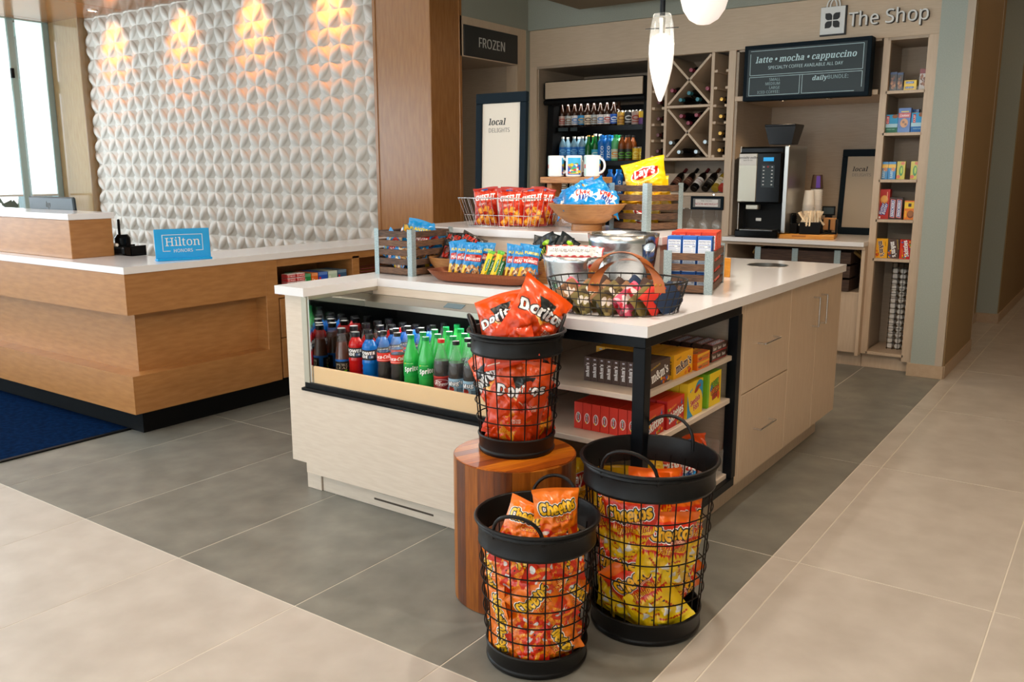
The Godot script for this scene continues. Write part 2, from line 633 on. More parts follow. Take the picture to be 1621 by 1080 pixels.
func draw_art() -> void:
	atlas = Image.create(ATLAS, ATLAS, false, Image.FORMAT_RGB8)
	atlas.fill(Color.WHITE)
	var rng := RandomNumberGenerator.new()
	rng.seed = 11
	var W := Color.WHITE
	var K := rgb(18, 16, 18)
	var c: Canvas
	# corn chips
	c = canvas(250, 330, rgb(218, 48, 12))
	c.grad(0, 330, rgb(236, 84, 8), rgb(216, 56, 8))
	c.poly([Vector2(72, 66), Vector2(176, 52), Vector2(132, 168)], rgb(30, 38, 40))
	c.poly([Vector2(70, 128), Vector2(128, 168), Vector2(182, 122), Vector2(128, 148)], rgb(250, 170, 50))
	c.poly([Vector2(70, 128), Vector2(128, 164), Vector2(112, 140)], rgb(252, 222, 150))
	c.text("Doritos", 124, 112, 43, W, {"out": K, "ow": 5, "rot": -0.16, "wide": 214, "bold": 1.4})
	c.text("NACHO", 184, 172, 11, W, {"rot": -0.1, "slant": 0.2})
	c.text("CHEESE", 186, 185, 11, W, {"rot": -0.1, "slant": 0.2})
	chip(c, 112, 236, 48, 0.3, rng)
	chip(c, 168, 258, 42, 1.2, rng)
	chip(c, 126, 280, 26, 0.8, rng)
	c.rect(14, 306, 60, 3, rgb(240, 220, 200))
	keep("corn", c)
	# cheese curls: orange packet
	c = canvas(220, 290, rgb(244, 122, 8))
	c.grad(140, 290, rgb(236, 70, 10), rgb(214, 38, 10))
	c.poly([Vector2(0, 150), Vector2(220, 118), Vector2(220, 150), Vector2(0, 190)], rgb(244, 122, 8))
	c.blobs(rng, 5, 20, 150, 200, 240, 18, 34, [rgb(228, 54, 12), rgb(222, 44, 8)], 0.6)
	c.text("Cheetos", 108, 74, 48, rgb(252, 196, 22), {"out": W, "ow": 10, "rot": -0.12, "wide": 172, "arc": -6})
	c.text("Cheetos", 108, 74, 48, rgb(252, 196, 22), {"out": K, "ow": 6.5, "rot": -0.12, "wide": 172, "arc": -6, "bold": 2.2})
	c.text("Crunchy", 138, 122, 20, rgb(252, 206, 60), {"out": rgb(196, 40, 10), "ow": 3, "rot": -0.15, "slant": 0.15, "wide": 88})
	for q in [[50, 200, 0.3], [110, 180, -0.5], [168, 190, 0.9], [60, 250, -0.2], [130, 236, 0.5], [182, 246, 0.1], [96, 272, 0.8], [30, 226, 1.2]]:
		curl(c, q[0], q[1], 44, 9, q[2], rgb(246, 140, 12), rgb(255, 196, 60))
	for q in [[86, 214, 0.2], [150, 212, 0.7], [40, 178, -0.3], [150, 268, -0.4], [190, 214, 0.4]]:
		c.ell(q[0], q[1], 15, 7.5, rgb(238, 236, 232), q[2])
		c.ell(q[0] + 11, q[1] - 3, 7, 6, rgb(206, 204, 204), q[2])
	for q in [[118, 208], [70, 232], [176, 226], [112, 256], [24, 204]]:
		c.ell(q[0], q[1], 4, 3, K)
	keep("curl", c)
	# hot curls: red over yellow
	c = canvas(240, 340, rgb(238, 108, 10))
	c.grad(34, 150, rgb(226, 52, 12), rgb(206, 30, 10))
	c.grad(150, 340, rgb(240, 190, 14), rgb(248, 214, 24))
	for i in 26:
		var x := i * 10.0
		c.poly([Vector2(x - 8, 150), Vector2(x + 8, 150), Vector2(x + 3, 150 + rng.randf_range(10, 28))], rgb(206, 30, 10))
		c.poly([Vector2(x - 6, 152), Vector2(x + 7, 152), Vector2(x + 4, 128 - rng.randf_range(0, 18))], rgb(244, 190, 14))
	c.text("Cheetos", 122, 76, 50, rgb(250, 184, 20), {"out": W, "ow": 10, "rot": -0.1, "wide": 190, "arc": -5})
	c.text("Cheetos", 122, 76, 50, rgb(250, 184, 20), {"out": K, "ow": 6.5, "rot": -0.1, "wide": 190, "arc": -5, "bold": 2.2})
	c.text("Crunchy", 146, 108, 12, rgb(255, 236, 200), {"out": rgb(170, 20, 10), "ow": 2, "rot": -0.1})
	c.text("Flamin' Hot", 138, 136, 22, rgb(252, 206, 40), {"out": rgb(150, 16, 8), "ow": 2, "rot": -0.14, "slant": 0.3, "wide": 140, "font": "Droid Serif"})
	for q in [[60, 200, 0.5], [150, 190, -0.3], [96, 244, 0.1], [190, 232, 0.9], [54, 290, -0.5], [140, 286, 0.4], [196, 300, -0.2]]:
		curl(c, q[0], q[1], 52, 5, q[2], rgb(190, 56, 8), rgb(226, 110, 20))
	for q in [[70, 226], [160, 246], [112, 206], [200, 274], [96, 300]]:
		c.poly([Vector2(q[0] - 18, q[1] + 12), Vector2(q[0] + 20, q[1] + 12), Vector2(q[0] + 4, q[1] - 20), Vector2(q[0] - 4, q[1] - 2)], rgb(236, 234, 228))
		c.ell(q[0] + 2, q[1] + 8, 18, 8, rgb(220, 216, 212))
	for q in [[132, 232], [84, 262], [176, 208]]:
		c.ell(q[0], q[1], 6, 3, rgb(40, 60, 70))
	keep("hot", c)
	# cheese crackers
	c = canvas(170, 230, rgb(214, 56, 14))
	c.grad(110, 230, rgb(206, 40, 10), rgb(158, 24, 10))
	c.rect(0, 0, 170, 26, rgb(176, 34, 20))
	c.rect(60, 9, 42, 10, rgb(40, 90, 160))
	c.text("CHEEZ-IT", 84, 62, 34, W, {"slant": 0.18, "rot": -0.05, "wide": 138, "bold": 1.5, "grow": 0.15})
	c.text("SNAP'D", 64, 104, 14, W, {"slant": 0.3, "rot": -0.06, "wide": 56})
	for q in [[54, 140, 0.3], [96, 132, 1.0], [128, 156, 0.2], [60, 182, 0.8], [104, 180, 0.4], [88, 206, 1.2], [36, 204, 0.1], [138, 200, 0.9]]:
		var pts := []
		for k in 8:
			pts.append(Vector2(q[0], q[1]) + Vector2(24 if k % 2 == 0 else 18, 0).rotated(TAU * k / 8 + q[2]))
		c.poly(pts, rgb(240, 150, 22))
		c.ell(q[0] - 3, q[1] - 4, 9, 8, rgb(252, 190, 60), q[2])
	keep("cracker", c)
	# snack mix
	c = canvas(230, 270, rgb(6, 140, 214))
	c.grad(0, 60, rgb(4, 120, 196), rgb(6, 140, 214))
	c.text("TRADITIONAL", 116, 40, 20, rgb(110, 206, 244), {"wide": 150})
	c.poly([Vector2(30, 140), Vector2(64, 124), Vector2(50, 100), Vector2(96, 106), Vector2(120, 84), Vector2(136, 104), Vector2(196, 92), Vector2(176, 122), Vector2(206, 150), Vector2(150, 150), Vector2(130, 176), Vector2(110, 152), Vector2(60, 172), Vector2(70, 148)], W)
	c.text("Chex", 118, 116, 30, rgb(216, 40, 24), {"slant": 0.25, "rot": -0.06, "wide": 88, "bold": 1})
	c.text("Mix", 124, 146, 26, rgb(20, 66, 150), {"slant": 0.25, "rot": -0.06, "wide": 66, "bold": 1})
	c.blobs(rng, 60, 20, 196, 210, 262, 8, 17, [rgb(214, 140, 56), rgb(150, 84, 30), rgb(232, 176, 90), rgb(190, 112, 40)], 0.7)
	keep("mix", c)
	art.mix_top = sub("mix", 0, 0, 1, 0.76)
	# potato chips
	c = canvas(230, 270, rgb(250, 196, 8))
	c.grad(0, 270, rgb(252, 204, 14), rgb(242, 180, 6))
	c.ell(116, 108, 84, 46, W, -0.22)
	c.ell(116, 112, 78, 40, rgb(252, 196, 60), -0.22)
	c.poly([Vector2(40, 118), Vector2(54, 84), Vector2(120, 66), Vector2(196, 70), Vector2(182, 118), Vector2(120, 134), Vector2(70, 140)], rgb(186, 24, 20))
	c.text("Lay's", 116, 102, 48, W, {"slant": 0.25, "rot": -0.14, "wide": 120, "bold": 1.4})
	c.text("Classic", 98, 168, 17, rgb(110, 70, 20), {"slant": 0.3, "rot": -0.1, "wide": 84, "font": "Droid Serif"})
	c.blobs(rng, 16, 40, 200, 200, 250, 18, 30, [rgb(248, 214, 110), rgb(236, 190, 70), rgb(252, 226, 140)], 0.6)
	keep("potato", c)
	# nut mix, blue
	c = canvas(150, 220, rgb(10, 134, 206))
	c.grad(0, 60, rgb(20, 150, 220), rgb(10, 130, 204))
	c.text("PLANTERS", 76, 52, 17, rgb(244, 214, 40), {"rot": -0.06, "wide": 122, "bold": 0.7})
	c.poly([Vector2(8, 82), Vector2(142, 70), Vector2(142, 116), Vector2(8, 124)], rgb(206, 38, 26))
	c.text("SALTED", 66, 88, 9, W, {"rot": -0.06})
	c.text("PEANUTS", 76, 104, 19, W, {"rot": -0.06, "wide": 116, "bold": 0.7})
	c.rect(0, 150, 28, 70, rgb(246, 196, 22))
	c.blobs(rng, 70, 26, 152, 136, 208, 8, 14, [rgb(206, 148, 80), rgb(176, 110, 50), rgb(232, 186, 124), rgb(240, 214, 170), rgb(150, 86, 36)], 0.62)
	keep("nuts", c)
	# granola bar
	c = canvas(90, 190, rgb(24, 120, 50))
	c.rect(0, 0, 42, 190, rgb(250, 214, 20))
	c.rect(0, 0, 90, 26, rgb(96, 186, 60))
	c.blobs(rng, 26, 50, 4, 88, 60, 6, 11, [rgb(206, 130, 50), rgb(150, 80, 26), rgb(232, 170, 90)], 0.7)
	c.ell(26, 104, 11, 44, rgb(22, 130, 56))
	c.text("CRUNCHY", 26, 104, 9, W, {"rot": -PI / 2, "wide": 66})
	c.text("Oats 'n Honey", 62, 122, 13, W, {"rot": -PI / 2, "wide": 100})
	c.text("GRANOLA BAR", 78, 128, 7, rgb(190, 230, 190), {"rot": -PI / 2, "wide": 70})
	keep("granola", c)
	# black meat snack pouch, black nut pouch
	c = canvas(140, 160, rgb(22, 16, 16))
	c.ell(70, 10, 7, 5, rgb(190, 176, 166))
	c.text("JERKY", 52, 34, 24, rgb(206, 40, 20), {"rot": 0.1, "wide": 84, "bold": 0.8})
	c.text("ORIGINAL", 96, 66, 13, rgb(220, 70, 40), {"rot": 0.1, "wide": 70})
	c.rect(16, 84, 108, 60, rgb(176, 34, 18))
	c.blobs(rng, 26, 24, 92, 116, 136, 8, 16, [rgb(70, 24, 16), rgb(104, 36, 22), rgb(50, 18, 12)], 0.5)
	keep("jerky", c)
	c = canvas(130, 180, rgb(24, 32, 34))
	c.ell(68, 30, 24, 10, rgb(160, 216, 30))
	c.text("Nutty", 70, 70, 34, rgb(176, 226, 40), {"rot": -0.9, "slant": 0.2, "wide": 86, "font": "Droid Serif"})
	c.blobs(rng, 44, 70, 106, 124, 172, 8, 14, [rgb(214, 178, 128), rgb(190, 146, 90), rgb(236, 212, 170)], 0.66)
	c.blobs(rng, 8, 6, 130, 50, 172, 7, 11, [rgb(214, 178, 128), rgb(200, 160, 110)], 0.66)
	keep("pouch", c)
	# white packs with a red border, blue and red boxes with the nutrition panel
	c = canvas(130, 90, rgb(240, 238, 236))
	c.rect(0, 0, 130, 9, rgb(208, 70, 74)); c.rect(0, 81, 130, 9, rgb(208, 70, 74)); c.rect(0, 0, 8, 90, rgb(220, 120, 90)); c.rect(122, 0, 8, 90, rgb(208, 70, 74))
	c.rect(14, 16, 102, 4, rgb(222, 110, 110))
	c.text("ALMOND", 64, 50, 20, rgb(60, 58, 60), {"wide": 84, "slant": 0.2, "font": "Droid Serif", "weight": 400})
	keep("almond", c)
	for nm in ["blue_facts", "red_facts"]:
		var bg: Color = rgb(24, 96, 184) if nm == "blue_facts" else rgb(222, 64, 34)
		c = canvas(120, 140, bg)
		c.rect(8, 26, 104, 106, rgb(238, 240, 244))
		c.text("Nutrition Facts", 60, 38, 11, rgb(20, 60, 120), {"wide": 92})
		c.rect(12, 48, 96, 1, bg); c.rect(12, 62, 96, 4, bg); c.rect(12, 88, 96, 2, bg)
		c.text("Serving size 1 bag", 58, 55, 6, rgb(40, 60, 90), {"wide": 80, "weight": 400})
		c.text("Calories", 38, 78, 9, rgb(20, 60, 120), {"wide": 46})
		c.text("140", 96, 77, 11, rgb(20, 60, 120))
		for k in 4:
			c.rect(14, 96 + k * 8, 60 + (k % 2) * 18, 2, rgb(110, 150, 200)); c.rect(94, 96 + k * 8, 12, 2, rgb(110, 150, 200))
		keep(nm, c)
	c = canvas(110, 70, rgb(224, 60, 34))
	c.text("Bits", 20, 36, 17, rgb(252, 226, 120), {"rot": -PI / 2, "wide": 50})
	for k in 5:
		c.rect(62 + k * 8, 14 + k * 5, 4, 22, rgb(246, 190, 170))
	c.poly([Vector2(60, 10), Vector2(100, 10), Vector2(100, 40)], rgb(244, 130, 100))
	keep("bits", c)
	# candy boxes
	for nm in ["mbrown", "myellow"]:
		var bg: Color = rgb(86, 66, 58) if nm == "mbrown" else rgb(246, 178, 16)
		var fg: Color = W if nm == "mbrown" else rgb(84, 46, 22)
		c = canvas(200, 130, bg)
		c.text("m&m's", 104, 66, 50, fg, {"out": W if nm == "myellow" else rgb(50, 34, 30), "ow": 4, "rot": -0.2, "wide": 158, "bold": 1.5, "font": "Droid Serif"})
		c.blobs(rng, 9, 120, 98, 186, 122, 8, 11, [rgb(232, 120, 20), rgb(200, 30, 24), rgb(40, 100, 190), rgb(246, 200, 30)] if nm == "mbrown" else [rgb(150, 90, 30), rgb(236, 120, 20), rgb(206, 40, 24)], 0.85)
		c.text("PEANUT" if nm == "myellow" else "MILK CHOCOLATE", 54, 26, 9, rgb(250, 214, 60) if nm == "mbrown" else rgb(120, 70, 20), {"rot": -0.2})
		keep(nm, c)
		c = canvas(44, 130, bg)
		c.text("m&m's", 22, 70, 22, fg, {"rot": -PI / 2, "wide": 74, "bold": 0.6, "font": "Droid Serif"})
		c.rect(16, 10, 14, 8, rgb(200, 200, 210))
		keep(nm + "_end", c)
	c = canvas(200, 140, rgb(198, 28, 26))
	c.poly([Vector2(0, 0), Vector2(200, 0), Vector2(200, 26), Vector2(0, 54)], rgb(222, 54, 24))
	c.text("Skittles", 106, 78, 46, W, {"out": rgb(120, 14, 14), "ow": 3, "rot": -0.2, "wide": 166, "bold": 1.5})
	c.text("ORIGINAL", 76, 40, 10, rgb(250, 200, 60), {"rot": -0.2})
	c.blobs(rng, 12, 110, 106, 190, 132, 7, 10, [rgb(250, 190, 30), rgb(90, 170, 50), rgb(120, 50, 140), rgb(240, 120, 30)], 0.9)
	c.blobs(rng, 7, 14, 40, 46, 110, 7, 10, [rgb(250, 190, 30), rgb(90, 170, 50), rgb(50, 110, 190)], 0.9)
	c.poly([Vector2(168, 10), Vector2(178, 44), Vector2(160, 44)], rgb(50, 110, 190))
	keep("skittles", c)
	c = canvas(60, 140, rgb(222, 52, 30))
	c.ell(30, 80, 18, 28, W)
	c.ell(30, 80, 14, 24, rgb(222, 52, 30))
	c.text("Candy", 30, 80, 13, W, {"rot": -PI / 2, "wide": 44, "out": K, "ow": 1.5})
	c.ell(24, 102, 4, 6, rgb(250, 200, 40))
	keep("redend", c)
	c = canvas(180, 190, rgb(250, 210, 30))
	c.poly([Vector2(0, 60), Vector2(30, 150), Vector2(70, 190), Vector2(0, 190)], rgb(20, 150, 206))
	c.ell(140, 66, 56, 62, rgb(20, 150, 206)); c.ell(104, 118, 74, 74, rgb(250, 210, 30))
	c.ell(110, 48, 34, 14, rgb(176, 54, 28), -0.5); c.poly([Vector2(134, 38), Vector2(152, 18), Vector2(150, 46)], rgb(176, 54, 28))
	c.text("Swedish", 92, 106, 32, rgb(196, 36, 28), {"rot": -0.2, "wide": 108, "bold": 1, "out": W, "ow": 2})
	c.text("Fish", 104, 142, 32, rgb(196, 36, 28), {"rot": -0.2, "wide": 60, "bold": 1, "out": W, "ow": 2})
	c.ell(36, 48, 5, 9, rgb(20, 150, 206), 0.5); c.ell(52, 40, 4, 8, rgb(20, 150, 206), 0.3)
	keep("fish", c)
	c = canvas(160, 190, rgb(248, 214, 30))
	c.rect(0, 0, 22, 190, rgb(130, 196, 40))
	c.text("SOUR", 88, 66, 34, rgb(130, 196, 40), {"out": K, "ow": 4, "rot": -0.2, "wide": 92, "bold": 1})
	c.text("PATCH", 92, 104, 28, rgb(240, 120, 30), {"out": K, "ow": 4, "rot": -0.15, "wide": 92, "bold": 1})
	c.text("KIDS", 96, 136, 26, rgb(206, 50, 40), {"out": K, "ow": 4, "rot": -0.15, "wide": 66, "bold": 1})
	c.ell(46, 86, 10, 20, rgb(40, 130, 200), 0.5); c.ell(134, 140, 14, 24, rgb(226, 80, 30)); c.ell(138, 52, 9, 22, rgb(230, 150, 50), 0.2)
	keep("sour", c)
	c = canvas(150, 80, rgb(240, 112, 16))
	c.poly([Vector2(0, 0), Vector2(150, 0), Vector2(150, 18), Vector2(0, 34)], rgb(250, 190, 20))
	c.text("Peanut", 96, 40, 17, rgb(250, 206, 30), {"out": rgb(120, 50, 10), "ow": 2.5, "wide": 66, "slant": 0.2})
	c.text("BUTTER CUPS", 100, 60, 8, rgb(110, 40, 10), {"wide": 64})
	c.ell(36, 52, 22, 12, rgb(110, 60, 26)); c.ell(36, 49, 19, 9, rgb(150, 90, 44))
	keep("cups", c)
	c = canvas(200, 56, rgb(58, 36, 28))
	c.poly([Vector2(18, 8), Vector2(186, 8), Vector2(180, 50), Vector2(12, 50)], rgb(206, 40, 34))
	c.poly([Vector2(24, 12), Vector2(180, 12), Vector2(175, 46), Vector2(19, 46)], W)
	c.poly([Vector2(27, 15), Vector2(177, 15), Vector2(172, 43), Vector2(22, 43)], rgb(24, 62, 150))
	c.text("SNICKERS", 99, 29, 19, W, {"slant": 0.15, "wide": 136, "bold": 0.7})
	keep("bar", c)
	c = canvas(120, 30, rgb(74, 50, 40))
	for k in 3:
		c.text("bar", 22 + k * 38, 14, 11, W, {"wide": 24})
	c.rect(0, 25, 120, 5, rgb(170, 30, 26))
	keep("bar_side", c)
	# bottle labels
	c = canvas(200, 110, rgb(24, 24, 26))
	c.text("POWER", 92, 34, 34, W, {"wide": 150, "slant": 0.08, "bold": 1})
	c.text("ADE", 60, 72, 30, W, {"wide": 74, "slant": 0.08, "bold": 1})
	c.rect(106, 60, 44, 30, rgb(90, 120, 160)); c.rect(160, 10, 36, 80, rgb(60, 62, 66)); c.rect(126, 64, 18, 20, rgb(210, 214, 220))
	keep("sport", c)
	c = canvas(150, 150, rgb(22, 22, 20))
	c.rect(0, 0, 150, 22, rgb(30, 110, 200)); c.rect(0, 20, 14, 130, rgb(30, 110, 200)); c.rect(136, 20, 14, 130, rgb(30, 110, 200))
	c.text("PURE", 74, 56, 26, rgb(220, 214, 190), {"wide": 84, "font": "Droid Serif"})
	c.text("LEAF", 74, 88, 26, rgb(220, 214, 190), {"wide": 84, "font": "Droid Serif"})
	c.ell(62, 122, 24, 9, rgb(90, 190, 40), 0.6); c.ell(92, 122, 24, 9, rgb(120, 210, 50), -0.6)
	keep("tea", c)
	c = canvas(200, 90, rgb(224, 46, 28))
	c.text("Coca-Cola", 96, 40, 36, W, {"slant": 0.3, "wide": 170, "font": "Droid Serif", "bold": 0.8, "rot": -0.08})
	c.rect(0, 74, 200, 5, rgb(250, 210, 200)); c.rect(166, 50, 24, 28, rgb(236, 236, 236))
	keep("cola", c)
	c = canvas(200, 130, rgb(10, 170, 66))
	c.poly([Vector2(30, 50), Vector2(150, 22), Vector2(160, 46), Vector2(182, 46), Vector2(158, 76), Vector2(166, 100), Vector2(60, 104), Vector2(30, 122), Vector2(44, 82)], rgb(14, 150, 60))
	c.text("Sprite", 100, 70, 40, W, {"slant": 0.15, "rot": -0.12, "wide": 124, "bold": 1, "out": rgb(8, 110, 44), "ow": 2})
	c.ell(44, 20, 6, 6, rgb(250, 220, 30)); c.text("LEMON-LIME", 84, 18, 8, rgb(200, 240, 160), {"wide": 60}); c.rect(160, 86, 16, 24, rgb(210, 240, 216))
	keep("lime", c)
	c = canvas(150, 150, rgb(150, 26, 28))
	c.rect(0, 0, 150, 14, rgb(206, 60, 40))
	c.ring(74, 64, 50, 34, 4, rgb(236, 226, 226), rgb(150, 26, 28))
	c.text("Dr", 58, 54, 22, W, {"slant": 0.2, "bold": 0.6, "font": "Droid Serif"})
	c.text("Pepper", 76, 78, 20, W, {"slant": 0.2, "wide": 84, "bold": 0.6, "font": "Droid Serif"})
	c.ring(60, 118, 18, 12, 2, rgb(236, 226, 226), rgb(150, 26, 28)); c.text("23", 60, 118, 11, W); c.rect(112, 112, 18, 24, rgb(226, 200, 200))
	keep("pepper", c)
	c = canvas(150, 150, rgb(150, 186, 206))
	c.text("Mug's", 72, 50, 38, W, {"slant": 0.2, "rot": -0.2, "wide": 96, "bold": 1, "out": K, "ow": 4})
	c.ell(46, 104, 20, 24, rgb(190, 50, 24)); c.ell(46, 98, 12, 8, rgb(120, 24, 14)); c.ell(46, 82, 18, 6, rgb(60, 30, 20))
	c.text("ROOT", 104, 100, 14, rgb(30, 40, 60), {"wide": 44}); c.text("BEER", 104, 118, 14, rgb(30, 40, 60), {"wide": 44})
	keep("root", c)
	# fridge labels: a background and a band
	var lab := {"l_silver": [rgb(176, 150, 140), rgb(150, 50, 40)], "l_white_blue": [rgb(214, 206, 204), rgb(40, 120, 190)], "l_blue_gold": [rgb(36, 132, 190), rgb(214, 170, 90)], "l_cream": [rgb(224, 206, 180), rgb(80, 60, 50)], "l_grey": [rgb(170, 176, 176), rgb(120, 90, 60)], "l_white_red": [rgb(226, 220, 216), rgb(190, 40, 40)], "l_blue": [rgb(24, 90, 190), rgb(230, 236, 240)], "l_gold": [rgb(206, 160, 60), rgb(150, 90, 30)], "l_black": [rgb(30, 32, 34), rgb(206, 206, 206)], "l_purple": [rgb(110, 60, 130), rgb(236, 190, 30)], "l_water": [rgb(30, 110, 190), rgb(120, 190, 230)], "l_green": [rgb(60, 176, 206), rgb(206, 230, 226)], "l_coco": [rgb(10, 110, 196), rgb(190, 220, 240)], "l_white_tea": [rgb(206, 214, 190), rgb(230, 150, 30)], "l_blacktea": [rgb(30, 36, 28), rgb(90, 170, 40)], "l_yellow": [rgb(226, 186, 40), rgb(246, 226, 120)]}
	for k in lab:
		c = canvas(48, 64, lab[k][0])
		if k == "l_purple":
			c.rect(0, 0, 48, 32, lab[k][1])
		elif k == "l_coco":
			c.text("ZICO", 24, 34, 16, W, {"rot": -PI / 2, "wide": 46})
		else:
			c.ell(24, 30, 17, 12, lab[k][1]); c.rect(8, 48, 32, 5, lab[k][1])
			c.ell(24, 30, 11, 6, lab[k][0])
		keep(k, c)
	# tower packets
	for q in [["clif_green", rgb(40, 160, 214), rgb(20, 110, 80)], ["clif_blue", rgb(40, 160, 220), rgb(20, 110, 190)]]:
		c = canvas(96, 130, q[1])
		c.rect(0, 92, 96, 38, q[2])
		c.rect(0, 66, 96, 26, rgb(180, 220, 236))
		c.rect(14, 10, 20, 56, rgb(206, 40, 40)); c.text("CLIF", 24, 38, 14, W, {"rot": -PI / 2, "wide": 46})
		c.ell(74, 14, 20, 14, rgb(150, 90, 50)); c.text("ENERGY BAR", 48, 106, 7, rgb(200, 236, 220), {"wide": 60})
		keep(q[0], c)
	c = canvas(96, 150, rgb(24, 96, 176))
	c.rect(0, 30, 96, 30, rgb(190, 30, 36)); c.text("Cookies", 48, 45, 15, W, {"slant": 0.2, "wide": 70})
	c.rect(20, 20, 60, 6, rgb(240, 210, 40)); c.ell(48, 92, 30, 28, rgb(206, 140, 70)); c.ell(42, 86, 10, 8, rgb(120, 70, 30)); c.ell(60, 100, 9, 7, rgb(120, 70, 30)); c.rect(0, 124, 96, 26, rgb(30, 110, 190))
	keep("cookie", c)
	c = canvas(64, 140, rgb(40, 140, 206))
	c.rect(0, 20, 64, 30, rgb(246, 196, 40)); c.ell(42, 62, 18, 16, rgb(206, 130, 60)); c.text("BARS", 30, 100, 22, rgb(206, 230, 244), {"rot": -PI / 2, "wide": 60})
	keep("crispy", c)
	c = canvas(64, 140, rgb(214, 200, 50))
	c.ell(34, 74, 16, 40, rgb(60, 150, 60)); c.ell(44, 16, 16, 12, rgb(226, 120, 60)); c.ell(14, 120, 16, 14, rgb(226, 110, 60)); c.ell(36, 70, 8, 26, rgb(190, 220, 70))
	keep("oat", c)
	c = canvas(90, 180, rgb(190, 34, 24))
	c.ell(48, 62, 30, 26, rgb(226, 150, 60)); c.ell(48, 58, 24, 18, rgb(240, 176, 86))
	c.text("Nutter", 34, 118, 24, W, {"rot": -1.25, "wide": 66, "out": rgb(30, 50, 150), "ow": 4}); c.text("Butter", 58, 118, 24, W, {"rot": -1.25, "wide": 66, "out": rgb(30, 50, 150), "ow": 4})
	c.rect(8, 164, 20, 12, W); c.rect(66, 16, 6, 50, rgb(230, 180, 140))
	keep("sandwich", c)
	c = canvas(70, 130, rgb(240, 130, 20))
	c.rect(0, 10, 70, 44, rgb(250, 206, 24)); c.rect(26, 20, 20, 22, rgb(60, 40, 20)); c.ell(44, 94, 22, 26, rgb(130, 70, 30)); c.ell(44, 90, 18, 20, rgb(170, 104, 50)); c.rect(6, 70, 10, 46, rgb(250, 190, 30))
	keep("cupbag", c)
	c = canvas(60, 110, rgb(38, 32, 30))
	c.blobs(rng, 18, 14, 26, 46, 92, 7, 12, [rgb(150, 90, 50), rgb(110, 60, 30), rgb(190, 130, 80)], 0.7); c.rect(0, 0, 60, 14, rgb(24, 60, 110))
	keep("darkbar", c)
	c = canvas(70, 40, rgb(246, 206, 30))
	c.rect(10, 10, 44, 16, rgb(30, 90, 170)); c.text("LUNA", 32, 18, 10, W, {"wide": 34})
	keep("yellowbar", c)
	c = canvas(50, 110, rgb(196, 186, 180))
	c.rect(0, 0, 50, 26, rgb(130, 30, 36)); c.blobs(rng, 12, 8, 34, 42, 90, 6, 10, [rgb(150, 90, 50), rgb(110, 60, 30)], 0.7)
	keep("redbar", c)
	# gum, mugs, jerky
	for q in [["gum_red", rgb(196, 40, 40), "Mints"], ["gum_green", rgb(30, 140, 70), "Mint"], ["gum_orange", rgb(232, 110, 30), "Tangy"], ["gum_blue", rgb(24, 80, 190), "ICE"], ["gum_lime", rgb(190, 214, 190), "Winter"], ["gum_navy", rgb(44, 84, 120), "ICE"]]:
		c = canvas(80, 50, q[1])
		c.rect(0, 0, 80, 9, W if q[0] == "gum_red" else q[1].lightened(0.3))
		c.rect(6, 14, 16, 30, rgb(206, 40, 50) if q[0] in ["gum_blue", "gum_navy"] else q[1].lightened(0.5))
		c.text(q[2], 52, 30, 18, W if q[0] != "gum_lime" else rgb(30, 140, 70), {"wide": 46, "slant": 0.15})
		keep(q[0], c)
	c = canvas(220, 110, rgb(236, 238, 240))
	c.rect(0, 0, 20, 110, rgb(190, 220, 214)); c.rect(6, 46, 10, 22, rgb(200, 50, 40))
	c.rect(84, 8, 62, 96, rgb(30, 90, 176)); c.rect(84, 8, 62, 40, rgb(60, 176, 226))
	c.blobs(rng, 34, 90, 44, 140, 92, 5, 10, [rgb(230, 196, 40), rgb(206, 60, 40), rgb(60, 170, 110), rgb(240, 230, 210), rgb(40, 130, 206)], 0.8)
	c.rect(92, 94, 44, 5, rgb(240, 190, 40))
	keep("mug", c)
	# koozie cloths: camouflage and plain
	for q in [["camo_olive", [rgb(112, 100, 56), rgb(74, 62, 36), rgb(150, 138, 84), rgb(226, 222, 214)]], ["camo_brown", [rgb(140, 100, 64), rgb(96, 66, 42), rgb(170, 130, 92), rgb(230, 224, 218)]], ["camo_pink", [rgb(226, 90, 120), rgb(206, 40, 56), rgb(244, 190, 200), rgb(240, 226, 228)]]]:
		c = canvas(120, 150, q[1][0])
		c.blobs(rng, 16, 0, 0, 120, 150, 14, 30, [q[1][1], q[1][2], q[1][0]], 0.5)
		c.blobs(rng, 6, 30, 30, 90, 120, 16, 26, [q[1][3]], 0.55)
		keep(q[0], c)
	# wine labels
	for q in [["w_cream", rgb(226, 214, 186), rgb(90, 80, 60)], ["w_black", rgb(26, 24, 24), rgb(206, 200, 190)], ["w_white", rgb(230, 228, 226), rgb(130, 60, 60)], ["w_brown", rgb(90, 50, 40), rgb(200, 170, 140)]]:
		c = canvas(80, 80, q[1])
		c.text("Estate", 40, 28, 14, q[2], {"slant": 0.2, "font": "Droid Serif", "wide": 50}); c.rect(16, 46, 48, 2, q[2]); c.rect(24, 56, 32, 2, q[2])
		keep(q[0], c)
	var tx := ImageTexture.create_from_image(atlas)
	M.film = mat(Color.WHITE, 0.3)
	M.film.albedo_texture = tx
	M.film.clearcoat_enabled = true
	M.film.clearcoat = 0.35
	M.film.clearcoat_roughness = 0.2
	M.paper = mat(Color.WHITE, 0.5)
	M.paper.albedo_texture = tx
	M.cloth = mat(Color.WHITE, 0.85)
	M.cloth.albedo_texture = tx


